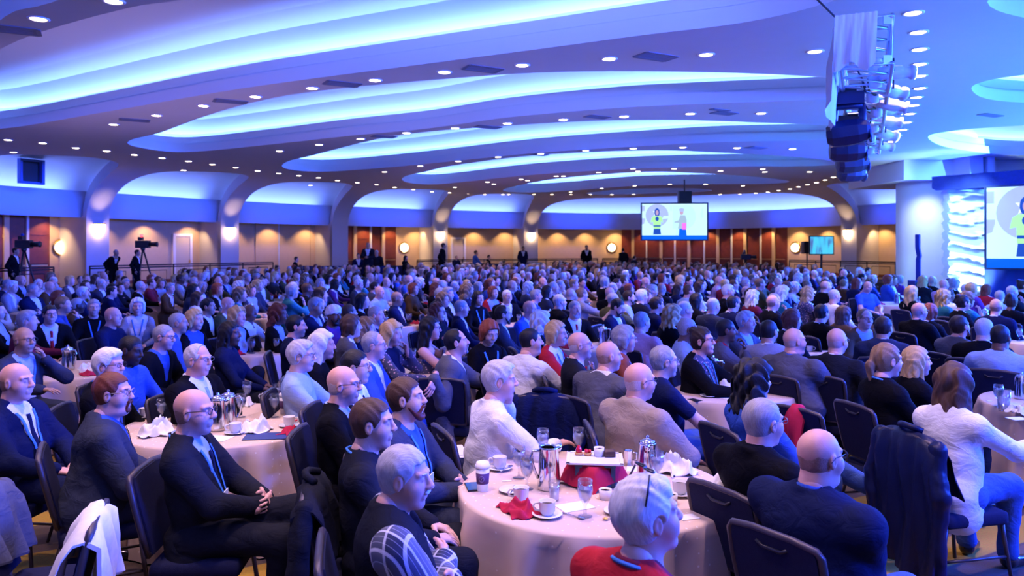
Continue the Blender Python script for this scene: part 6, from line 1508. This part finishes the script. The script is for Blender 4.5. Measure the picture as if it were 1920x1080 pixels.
P(925, 549, -48, 'woman with short red hair in red jacket', lod=1, hair='bob', hc='red', top='cardigan', tc='red', inner='light blue', **f)
P(951, 556, -60, 'white-haired man in black suit and black tie', lod=1, hair='crew', hc='white', tc='black', tie='black', glasses='wire')
P(706, 592, -12, 'man with short grey hair in dark jacket', lod=1, hair='crew', hc='grey', skin='pink', tc='charcoal', inner='navy')
P(660, 612, 20, 'woman with brown bob in grey cardigan seen from behind', lod=1, hair='bob', hc='brown', top='cardigan', tc='grey', **f)
P(688, 617, 0, 'woman with short sandy curls in navy', lod=1, hair='curly', hc='sandy', top='sweater', tc='navy', **f)
P(712, 548, -30, 'bald man in light blue shirt far back', lod=1, hair='bald', hc='white', skin='pink', top='shirt', tc='light blue')
P(776, 542, -20, 'woman with red hair in brown sweater', lod=1, hair='bob', hc='red', top='sweater', tc='brown', **f)
P(745, 560, -6, 'balding man in navy suit leaning back', lod=1, hair='bald', hc='dark brown', tc='navy', skin='tan', lean=-.2)
P(996, 640, 40, 'heavy man with dark hair in pale shirt seen from behind', lod=0, yaw=-30, hair='crew', hc='black', skin='pink', top='shirt', tc='white', fat=1.38, arms_=('table', 'table'), lean=.16)
P(1044, 626, -22, 'blonde woman with glasses in red cardigan', lod=1, hair='bob', hc='blonde', skin='pink', top='cardigan', tc='red', inner='white', glasses='wire', lanyard=True, arms_=('hold', 'table'), **f)
P(1088, 648, 2, 'smiling bald man with glasses in dark suit', lod=0, yaw=-6, pitch=4, hair='bald', hc='white', skin='pink', tc='charcoal', inner='light blue', glasses='wire', lean=-.04)
P(1142, 668, 42, 'bald man in grey suit leaning forward', lod=0, yaw=-30, hair='bald', hc='sandy', skin='pink', tc='grey', inner='white', fat=1.22, lean=.28)
P(1172, 636, -6, 'woman with short grey hair and glasses in rust sweater', lod=1, hair='bob', hc='grey', skin='pink', top='sweater', tc='rust', lanyard=True, glasses='wire', **f)
P(1204, 604, 52, 'grey-haired man in pink shirt seen from behind', lod=1, yaw=-20, hair='receding', hc='grey', skin='pink', top='shirt', tc='pink', fat=1.2, lean=.18)
P(1158, 576, -30, 'dark-haired bearded man in navy suit looking down', lod=1, pitch=-22, hair='short', hc='black', beard='full', tc='navy', tie='light blue')
P(1078, 580, -66, 'grey-haired man in black suit and red tie', lod=1, hair='crew', hc='grey', beard='full', bc='grey', tc='black', tie='red', skin='pink')
P(994, 580, -36, 'bald man in bright blue suit', lod=1, hair='bald', hc='grey', tc='bright blue', inner='white', tie='navy', skin='pink')
P(1016, 606, 12, 'woman with short white curls in black', lod=1, hair='curly', hc='white', top='sweater', tc='black', **f)
P(1050, 566, 20, 'balding grey-bearded man in black suit', lod=1, hair='receding', hc='silver', beard='full', bc='silver', tc='black', skin='pink', lean=-.06)
P(1290, 618, -4, 'grey-haired man with beard in light blue shirt', lod=1, hair='crew', hc='grey', beard='full', bc='silver', skin='brown', top='shirt', tc='light blue', fat=1.1)
P(1318, 640, -34, 'woman with hair in a bun and glasses in black cardigan', lod=0, pitch=6, hair='bun', hc='dark brown', skin='pink', top='cardigan', tc='black', inner='floral', glasses='dark', lanyard=True, fat=1.25, arms_=('table', 'table'), **f)
P(1362, 620, -8, 'dark-skinned man in grey jacket with hand at his chin', lod=1, hair='crew', hc='black', skin='brown', tc='grey', inner='red', arms_=('lap', 'chin'))
P(1400, 604, -44, 'laughing white-haired man in grey suit', lod=1, hair='comb', hc='silver', skin='pink', tc='grey', inner='light blue', arms_=('table', 'table'))
P(1442, 622, 60, 'man with black crew cut in light grey jacket seen from behind', lod=1, yaw=-20, hair='crew', hc='black', skin='tan', tc='light grey', fat=1.15)
P(1490, 640, 40, 'large bald man in grey suit and black trousers', lod=0, yaw=-30, hair='bald', hc='grey', skin='pink', tc='grey', low='black', fat=1.42, arms_=('thigh', 'thigh'), inner='blue')
P(1570, 640, 42, 'bald man with glasses in charcoal suit, arm stretched out', lod=1, yaw=-10, hair='bald', hc='grey', skin='pink', tc='charcoal', glasses='wire', fat=1.2, arms_=('lap', 'side'))
P(1622, 598, -84, 'man with glasses in brown jacket facing the camera', lod=1, hair='receding', hc='sandy', skin='pink', tc='brown', inner='light blue', glasses='dark')
P(1657, 615, 60, 'dark-haired man in slate suit seen from behind', lod=1, yaw=-20, hair='short', hc='dark brown', tc='slate', skin='tan', fat=1.15)
P(1724, 584, 22, 'bald man with glasses in black suit at right', lod=1, yaw=-14, hair='bald', hc='grey', skin='pink', tc='black', glasses='wire', fat=1.1)
P(1744, 586, 30, 'woman with short red hair in black suit', lod=1, hair='bob', hc='red', top='cardigan', tc='black', **f)
P(1800, 612, 16, 'man with dark red beard in grey jacket looking up', lod=1, pitch=10, hair='short', hc='dark brown', beard='full', bc='auburn', tc='grey', skin='pink')
P(1846, 618, 38, 'grey-haired man in black suit with broad back', lod=1, yaw=-10, hair='crew', hc='silver', tc='black', fat=1.25, lean=.12)
P(1876, 632, 48, 'dark-skinned man in light blue shirt seen from behind', lod=1, yaw=-10, hair='crew', hc='black', skin='brown', top='shirt', tc='light blue', fat=1.35)
P(1868, 576, 40, 'balding man with glasses in navy suit at right', lod=1, hair='bald', hc='dark brown', tc='navy', glasses='wire', skin='pink')
P(1806, 568, 0, 'woman with tied dark hair in black and white top', lod=1, hair='bun', hc='black', top='cardigan', tc='black', inner='white', **f)
P(1770, 558, 14, 'woman with blonde curls in teal jacket', lod=1, hair='curly', hc='blonde', top='cardigan', tc='teal', **f)
P(1627, 538, -70, 'bald man in bright blue polo shirt', lod=1, pitch=-20, hair='bald', hc='grey', skin='pink', top='polo', tc='bright blue', fat=1.2)
P(1541, 588, 30, 'young dark-haired man in black suit', lod=1, hair='short', hc='black', tc='black', skin='pink')
P(1583, 590, 20, 'woman with long straight brown hair in brown top', lod=1, hair='longstraight', hc='brown', top='sweater', tc='brown', **f)
P(1486, 600, 6, 'woman with dark red hair in charcoal jacket', lod=1, hair='bob', hc='auburn', top='cardigan', tc='charcoal', **f)
P(1338, 574, 30, 'bald man in dark suit behind the women in red', lod=1, hair='crew', hc='silver', tc='slate', skin='pink', fat=1.2)
P(1375, 570, 24, 'dark-haired man in navy suit', lod=1, hair='short', hc='black', tc='navy')
P(1450, 568, 10, 'bald man in black suit with white collar', lod=1, hair='bald', hc='brown', tc='black', skin='pink')
P(1262, 592, 20, 'woman with silver blonde curls in black jacket', lod=1, hair='curly', hc='blonde', top='cardigan', tc='black', **f)
P(1232, 572, 10, 'young man with dark hair and glasses in navy jacket and tie', lod=1, hair='short', hc='dark brown', tc='navy', tie='blue', glasses='dark')
P(1092, 552, 20, 'man with receding hair in white sweater, arm stretched out', lod=1, hair='receding', hc='sandy', top='sweater', tc='light grey', arms_=('lap', 'reach'), fat=1.15)
P(1180, 558, -10, 'dark-haired bearded man in light blue jacket', lod=1, hair='short', hc='dark brown', beard='full', tc='light blue')
P(1204, 556, 20, 'white-haired man in charcoal jacket', lod=1, hair='comb', hc='white', tc='charcoal')
P(1516, 552, 0, 'woman with curly blonde hair in patterned blouse', lod=1, hair='curly', hc='blonde', top='cardigan', tc='floral', **f)
EXPL = []; CH_AT = {}
for u, v, by, label, d, chair, cyaw, kw in CAST:
    root = make_person(seed=len(EXPL), **kw); best = None
    d1 = d or F*(CH-root['hz'])/(v-HZ)
    for mlt in (1., 1.04, .96, 1.08, .93, 1.12):      # keep neighbours from sharing one seat
        place(root, u, v, by, d if mlt == 1. else d1*mlt); dm = min([math.hypot(root.location.x-a, root.location.y-b_) for _, _, a, b_ in EXPL]+[.55])
        if best is None or dm > best[0]+.04: best = (dm, mlt)
        if best[0] >= .36: break
    place(root, u, v, by, d if best[1] == 1. else d1*best[1]); tag(root, label, 'person', 'seated audience')
    EXPL.append((u, v, root.location.x, root.location.y))
    if chair:
        CH_AT[label] = put_chair(root.location.x, root.location.y, by if cyaw is None else cyaw, 'dark banquet chair under the '+' '.join(label.split()[:11]).rstrip(','))
# ================================================================ COATS OVER CHAIRS, PAPERS, NAPKINS
def coat(ch, color, label, seed=0, length=.66, wdt=.27, sleeves=True, front=.30, cat='coat', name='draped_coat', m=None):
    r = random.Random(seed); ph = [r.uniform(0, 6) for _ in range(5)]
    prof = [(-.165, .93-front), (-.195, .93-front*.5), (-.225, .90), (-.262, .955), (-.305, .965), (-.345, .93), (-.352, .80), (-.345, .93-length*.6), (-.335, .93-length)]
    root = empty(name, ch.location); root.rotation_euler = ch.rotation_euler; m = m or cm(color); C = 30; rows = []
    for i, (x, z) in enumerate(prof):
        t = abs(i-4)/4; row = []
        for j in range(C+1):
            y = (j/C-.5)*2*(wdt+.02*t); e = abs(y)/wdt
            fold = (.034*math.sin(y*30+ph[0]+2.2*math.sin(z*5+ph[1]))+.018*math.sin(y*57+ph[2]+2*math.sin(z*7+ph[3])))*t
            row.append((x+(fold if i > 4 else -fold*.6)-.015*t*(i > 4), y+.02*math.sin(z*9+ph[3])*t, z-.075*e**3*(1-.4*t)+.03*math.sin(y*9+ph[4])*(i in (0, 8))))
        rows.append(row)
    mb = MB(); mb.grid(rows); inner = [[(p[0]*.97-.006*(1 if i < 4 else -1), p[1], p[2]-.012) for p in row] for i, row in enumerate(rows)]; mb.grid(inner, flip=True)
    for q in (0, -1): mb.grid([rows[q], inner[q]])
    mb.grid([[r_[0] for r_ in rows], [r_[0] for r_ in inner]]); mb.grid([[r_[-1] for r_ in rows], [r_[-1] for r_ in inner]])
    mb.build('coat_body' if cat == 'coat' else 'cloth', m, root)
    if sleeves:
        for e in (1, -1):
            G = Field((-.48, -.45, .1), (-.1, .45, 1.0), .02); G.cone((-.30, e*(wdt-.03), .88), (-.33, e*(wdt+.03), .62), .055, .050, .03); G.cone((-.33, e*(wdt+.03), .62), (-.31, e*(wdt-.01), .93-length*.95), .050, .042, .03); G.apply(wrinkle(seed+e, .014)); P_, Q_ = G.mesh(); link('sleeve', np_mesh('sleeve', [(P_, Q_, 0)], [m]), root)
        mb = MB(); mb.tube([(-.27, -.09, .965), (-.315, -.05, .985), (-.325, 0, .99), (-.315, .05, .985), (-.27, .09, .965)], .02, 8); mb.build('collar', m, root)
    return tag(root, label, cat, 'coats over chairs' if cat == 'coat' else None)
def chair_of(t): return next(v for k, v in CH_AT.items() if t in k)
coat(chair_of('dark grey sweater'), 'charcoal', 'dark coat over the chair of the man in dark grey sweater', 1, .80)
M_puff = mat('navy_nylon', (.005, .008, .036), .42, noise=.3, nscale=8, bump=.8, bscale=22, spec=.22)
coat(chair_of('white cardigan'), 'navy', 'shiny navy jacket over the chair of the woman in white cardigan', 2, .82, m=M_puff)
c = put_chair(XU(98, 3.7), 3.7, 14, 'dark banquet chair under the grey coat, left foreground'); coat(c, 'grey', 'grey coat over an empty chair in the left foreground', 3, .78)
c = put_chair(XU(1032, 6.3), 6.3, 78, 'dark banquet chair under the navy coat behind the front table'); coat(c, 'navy', 'navy coat over the chair behind the front centre table', 4, .80, .255)
c = put_chair(XU(30, 3.25), 3.25, 200, 'dark banquet chair with white napkin at bottom left'); coat(c, 'white', 'white napkin draped over a chair back at bottom left', 5, .34, .235, False, .2, 'napkin', 'draped_napkin', M_nap)
# red napkins over chair backs at right
coat(put_chair(XU(1545, 5.7), 5.7, 30, 'dark banquet chair with red napkin beside the man in grey suit'), 'burgundy', 'red napkin over a chair back behind the curly-haired woman', 6, .34, .075, False, .26, 'napkin', 'draped_napkin', M_red)
# printed programmes on a chair seat
ch = put_chair(XU(838, 6.0), 6.0, 6, 'dark banquet chair with printed programmes, left of the front table')
for i, (dx, dy, a, m) in enumerate(((.02, -.02, 8, mat('folder_navy', (.02, .04, .16), .6)), (.05, .0, -6, M_paper), (.03, .03, 12, M_paper))):
    mb = MB(); mb.box((0, 0, 0), (.11, .15, .0022)); o = mb.build('printed_programme', m, smooth=False); o.location = Vector((ch.location.x+dx, ch.location.y+dy, FZ+.484+.006*i)); o.rotation_euler = (0, 0, math.radians(a))
    tag(o, ('navy folder at the bottom of the programmes on the chair', 'white printed programme in the middle of the pile on the chair', 'white printed programme on top of the pile on the chair')[i], 'booklet')
# ================================================================ THE REST OF THE AUDIENCE
rc = random.Random(23)
ORDW = ['first', 'second', 'third', 'fourth', 'fifth', 'sixth', 'seventh', 'eighth', 'ninth', 'tenth', 'eleventh', 'twelfth', 'thirteenth']
def wall_n(x, y):        # distance inside the wall
    return min(((Vector((x, y, 0))-p).length, i) for i, p in enumerate(WC))[0]
HAIRM = [('short', 'dark brown'), ('short', 'black'), ('crew', 'grey'), ('bald', 'grey'), ('bald', 'dark brown'), ('comb', 'white'), ('receding', 'brown'), ('crew', 'silver'), ('comb', 'grey'), ('bald', 'white'), ('short', 'sandy'), ('receding', 'silver')]
HAIRF = [('bob', 'blonde'), ('wavy', 'brown'), ('longstraight', 'black'), ('bob', 'grey'), ('curly', 'white'), ('bob', 'red'), ('wavy', 'blonde'), ('long', 'auburn'), ('bun', 'dark brown'), ('curly', 'sandy')]
TOPM = [('suit', c) for c in ('navy', 'charcoal', 'black', 'grey', 'navy', 'charcoal', 'slate', 'black', 'navy', 'light grey', 'brown', 'slate', 'charcoal', 'black', 'olive')]+[('shirt', c) for c in ('light blue', 'white', 'blue', 'lilac')]+[('sweater', 'burgundy'), ('sweater', 'olive')]
TOPF = [('cardigan', c) for c in ('black', 'red', 'navy', 'teal', 'purple', 'black', 'slate', 'grey', 'burgundy', 'charcoal')]+[('sweater', c) for c in ('white', 'blue', 'slate', 'charcoal', 'navy', 'black')]
HW = {'short': 'short {} hair', 'crew': 'cropped {} hair', 'bald': 'bald crown and {} fringe', 'comb': 'combed {} hair', 'receding': 'receding {} hair', 'bob': 'a {} bob', 'wavy': 'wavy {} hair', 'longstraight': 'long straight {} hair', 'curly': 'curly {} hair', 'long': 'long {} hair', 'bun': '{} hair in a bun'}
TW = {'suit': 'suit', 'shirt': 'shirt', 'cardigan': 'jacket', 'sweater': 'sweater'}
POSES = [dict(arms_=('lap', 'lap'), lean=-.06, yaw=-8), dict(arms_=('table', 'lap'), lean=.08, yaw=-18), dict(arms_=('cross', 'cross'), lean=-.12, yaw=4), dict(arms_=('lap', 'chin'), lean=.04, yaw=-10)]
PROTOS = {}
def figure(sex, hair, top, pose, lod):
    key = (sex, hair[0], top[0], pose, lod)
    if key not in PROTOS:
        r = make_person(lod=lod, sex=sex, hair=hair[0], hc='grey', top=top[0], tc='grey', seed=len(PROTOS), fat=1.0+.12*(len(PROTOS) % 3), **POSES[pose]); PROTOS[key] = [r, False]
        for o in [r]+list(r.children):
            o.material_slots[0].link = 'OBJECT'
    return PROTOS[key]
def setm(root, nm, m):
    for o in [root]+list(root.children):
        b = o.name.split('.')[0]
        if b == nm: o.material_slots[0].link = 'OBJECT'; o.material_slots[0].material = m
# tables on a staggered grid
spots = []; row = 0; y = 11.0
while y < 44:
    x = -30+(1.45 if row % 2 else 0)
    while x < 24:
        q = (x+rc.uniform(-.25, .25), y+rc.uniform(-.2, .2)); x += 2.9
        if abs(q[0]) > .70*q[1]+.6 or wall_n(*q) < 6.6 or q[1] > 43: continue
        if q[0] > 12.2 and q[1] > 20.5 or q[0]-q[1]*.62 > -.2 and q[1] > 17: continue
        if (q[0]-12.55)**2+(q[1]-23.5)**2 < 1.6**2: continue
        if any((q[0]-a)**2+(q[1]-b)**2 < 2.4**2 for a, b, _ in TABLES): continue
        spots.append((row, q))
    y += 2.45; row += 1
SEATS = []
ntab = {}
for row, q in spots:
    ntab[row] = ntab.get(row, 0)+1
    nm = f'{ORDW[min(ntab[row]-1, 12)]} table from left in {ORDW[min(row, 12)]} far row'
    if q[1] < 36: table(q[0], q[1], nm, False, True)
    if q[1] < 19: dress(q, nm, 900+len(TABLES), False)
for i, (x, y, nm) in enumerate(TABLES):
    if i < 4: continue
    n = 9 if i >= 14 else 8; a0 = rc.uniform(0, 6.28)
    for k in range(n):
        a = a0+6.283*k/n+rc.uniform(-.08, .08); r = RT+.34+rc.uniform(-.03, .14)
        SEATS.append((x+r*math.cos(a), y+r*math.sin(a), nm))
for row, q in spots:
    if q[1] >= 36:
        for k in range(9):
            a = 6.283*k/9+rc.uniform(-.1, .1); SEATS.append((q[0]+1.12*math.cos(a), q[1]+1.12*math.sin(a), 'back'))
SEATS.sort(key=lambda s: s[1])
taken = [(x, y) for _, _, x, y in EXPL]; labels = set(o['label'] for o in COL.objects if 'label' in o)
crowd = []; nind = 0; LIMIT = 292-len(CAST)
SLOTS = []
for x, y, nm in SEATS:
    u, v = proj((x, y, 1.22))
    if not (-40 < u < 1960) or rc.random() < .05: continue
    if any((x-a)**2+(y-b)**2 < .50**2 for a, b in taken): continue
    hw = F*.10/y
    if any(abs(u-eu) < hw+14 and -20 < v-ev < 90 and y < ey-.05 for eu, ev, ex, ey in EXPL): continue     # would hide someone the photograph shows
    taken.append((x, y)); SLOTS.append((x, y, nm, u))
for x, y, nm, u in SLOTS:
    yaw = math.degrees(math.atan2(19-y, 17-x))*.8+rc.gauss(0, 17)
    sex = 'm' if rc.random() < .62 else 'f'
    reg = ('left', 'centre left', 'centre right', 'right')[min(3, max(0, int(u/480)))]; dep = 'middle rows' if y < 15 else 'far rows' if y < 22 else 'back rows'
    for _ in range(200):
        hair = rc.choice(HAIRM if sex == 'm' else HAIRF); top = rc.choice(TOPM if sex == 'm' else TOPF)
        lab = f"{'man' if sex == 'm' else 'woman'} with {HW[hair[0]].format(hair[1])} in {top[1]} {TW[top[0]]}, {reg}, {dep}"
        if lab not in labels: break
    sk = rc.choices(['light', 'pink', 'tan', 'brown', 'dark'], [5, 6, 2, 1.2, .8])[0]
    if hair[1] in ('white', 'silver', 'blonde', 'red', 'sandy') and sk in ('brown', 'dark'): sk = 'pink'
    sc = rc.uniform(.95, 1.05)
    if nind < LIMIT:
        labels.add(lab); nind += 1
        lod = 2
        pr = figure(sex, hair, top, rc.randrange(4) if y < 16 else rc.randrange(2), lod)
        if not pr[1]: o = pr[0]; pr[1] = True
        else: o = copy_tree(pr[0])
        setm(o, 'person', sm_(sk)); setm(o, 'hair', hm(hair[1]) if hair[0] != 'bald' else fringe_mat(hair[1], sk))
        for g in ('jacket', 'shirt', 'sweater', 'cardigan'):
            if g == {'suit': 'jacket'}.get(top[0], top[0]): setm(o, g, cm(top[1]))
            elif g == 'shirt': setm(o, g, cm('white' if rc.random() < .6 else 'light blue'))
        o.location = (x, y, FZ); o.rotation_euler = (0, 0, math.radians(yaw)); o.scale = (sc,)*3; tag(o, lab, 'person', 'seated audience')
        if y < 14.5: put_chair(x, y, yaw, ' '.join(('chair under '+lab).split()[:16]).rstrip(','))
    else: crowd.append((x, y, yaw, sex, hair, top, sk, sc))
# far heads beyond the three hundred: one mesh
CT = {}; buf = []; cmats = []; cidx = {}
def mi_of(m):
    if m.name not in cidx: cidx[m.name] = len(cmats); cmats.append(m)
    return cidx[m.name]
for x, y, yaw, sex, hair, top, sk, sc in crowd:
    key = (sex, hair[0], top[0])
    if key not in CT:
        k = skeleton(-.04, 1.05, ('lap', 'lap'), 'seat', math.radians(-8), 0, 0, sex); LOD[3] = (.026, .04, .072, .08)
        body = body_parts(k, 3, sex, 1.05, 1, False, False)[0]; hp = hair_mesh(3, hair[0], sex, 1, None); cf = cloth_field(k, 3, top[0], 2).mesh()
        CT[key] = (body, (to_world(hp[0], k), hp[1]), cf)
    b, h, c = CT[key]; a = math.radians(yaw); R = np.array([[math.cos(a), -math.sin(a), 0], [math.sin(a), math.cos(a), 0], [0, 0, 1]])*sc; T = np.array([x, y, FZ])
    for (Pv, Qv), m in (((b[0], b[1]), sm_(sk)), (h, hm(hair[1]) if hair[0] != 'bald' else fringe_mat(hair[1], sk)), (c, cm(top[1]))):
        if len(Pv): buf.append((Pv @ R.T+T, Qv, mi_of(m)))
if buf:
    o = link('far_audience', np_mesh('far_audience', buf, cmats)); o['kind'] = 'stuff'; o['label'] = 'hundreds of small seated people filling the back of the hall'
# ---------------------------------------------------------------- standing staff on the riser
ST = [(690, 460, -90, 'man in dark suit and blue lanyard standing with folded hands left of a column', 'charcoal', 'bald', 'black'), (832, 461, 15, 'man in long black suit standing at the fourth column', 'black', 'crew', 'dark brown'), (792, 463, -70, 'attendant in black suit standing beside the railing, second of the pair', 'navy', 'short', 'black'),
 (981, 466, -80, 'man in navy suit standing below the fifth column', 'navy', 'short', 'black'), (1100, 464, -85, 'man in black suit standing before the blank cream wall', 'black', 'crew', 'black'), (1168, 469, 100, 'man in dark jacket walking before the mahogany doors', 'charcoal', 'crew', 'dark brown'),
 (218, 474, -20, 'cameraman in black leaning over the railing', 'black', 'crew', 'grey'), (258, 474, 10, 'camera operator in black behind the broadcast camera', 'black', 'short', 'black'), (30, 471, 10, 'camera operator in dark clothes at far left', 'black', 'short', 'dark brown')]
for i, (u, v, by, lab, tc, hair, hcol) in enumerate(ST):
    if i == 2: continue
    d = 34 if u > 600 else (27 if u > 100 else 24)
    if u > 900: d = 42
    d0 = min(d, 44); r = make_person(lod=2, stand=True, hair=hair, hc=hcol, tc=tc, skin='tan', arms_=('clasp', 'clasp') if i == 0 else ('down', 'down'), lean=.35 if i == 6 else 0., seed=i)
    place(r, u, v, by, d0, .5); r.location.z = .5; tag(r, lab, 'person', 'standing staff')
# seated technicians at the control table
for i, (u, v, lab, tc) in enumerate([(672, 480, 'technician in dark sweater at the left end of the control table', 'navy'), (706, 468, 'white-haired attendant behind the control table', 'charcoal'), (761, 484, 'long-haired technician seated at the right of the control table', 'black'), (893, 474, 'technician in blue shirt on the riser right of the fourth column', 'blue'), (917, 482, 'technician in black on the riser below the cream door', 'black'), (556, 486, 'attendant in black seated on the riser by the second column', 'black'), (856, 484, 'attendant in navy suit seated on the riser', 'navy'), (1190, 484, 'technician beside the railing under the hanging screen', 'slate')]):
    fem = i in (2,); d = 36 if u < 800 else 41
    if i == 5: d = 33
    r = make_person(lod=2, sex='f' if fem else 'm', hair='long' if fem else 'crew', hc=('white' if i == 1 else 'dark brown'), tc=tc, top='sweater' if i else 'suit', seed=i)
    place(r, u, v, (-70, -90, -30, 20, 0, 10, -60, 30)[i], d, .5); r.location.z = .5; tag(r, lab, 'person', 'technicians on the riser')
# control tables with dark drapes
def riser_table(u0, u1, d, label, h=.75, z=.5):
    x0, x1 = XU(u0, d), XU(u1, d); n = 40
    mb = MB(); rows = []
    for zz in (0, h): rows.append([Vector((x0+(x1-x0)*k/n, d+.04*math.sin(k*1.7)*(1 if zz == 0 else .3), zz)) for k in range(n+1)])
    rows.append([Vector((p.x, d+.7, h)) for p in rows[1]]); mb.grid(rows); o = mb.build('draped_table', M_navy); o.location.z = z; return tag(o, label, 'table', 'draped control tables')
riser_table(560, 652, 35.5, 'navy draped control table left of the mahogany doors'); riser_table(655, 770, 36.2, 'long navy draped control table before the mahogany doors'); riser_table(880, 1010, 40.5, 'navy draped table below the fifth column'); riser_table(-40, 58, 23.6, 'dark draped camera platform table at far left', .8, .0)
# broadcast cameras
for u, v, d, lab, red in ((268, 458, 27.5, 'broadcast camera with red tally light on the left riser', True), (45, 458, 24.5, 'broadcast camera with round hood at far left', False), (1398, 482, 38, 'dark broadcast camera on tripod before the long mahogany doors', False)):
    p = Pd(u, v, d); r = empty('broadcast_camera', (p.x, p.y, .5)); hz_ = p.z-.5
    mb = MB(); mb.box((0, 0, hz_), (.24, .10, .13)); mb.build('camera_body', M_black, r, smooth=False)
    mb = MB(); mb.lathe([(.0001, 0), (.075, 0), (.085, .26), (.10, .28), (.0001, .28)], 14, c=(.24, 0, hz_), rot=Matrix.Rotation(math.radians(90), 3, 'Y')); mb.build('lens_barrel', M_black, r)
    mb = MB(); mb.box((-.08, 0, hz_+.20), (.07, .08, .06)); mb.build('viewfinder', M_black, r, smooth=False)
    mb = MB(); mb.lathe([(.0001, -.05), (.05, -.03), (.055, .02), (.0001, .05)], 12, c=(-.05, 0, hz_+.31)); mb.build('tally_light', mat('tally_red', (.5, .02, .02), .4, emit=(1, .05, .06), es=5) if red else mat('hood_blue', (.02, .04, .25), .5), r)
    for k in range(3):
        a = .5+2.094*k; mb = MB(); mb.tube([(0, 0, hz_-.15), (.42*math.cos(a), .42*math.sin(a), 0)], .028, 6); mb.build('tripod_leg', M_black, r)
    mb = MB(); mb.lathe([(.06, -.12), (.09, -.16), (.05, -.24)], 12, c=(0, 0, hz_)); mb.build('fluid_head', M_black, r); tag(r, lab, 'camera', 'broadcast cameras')
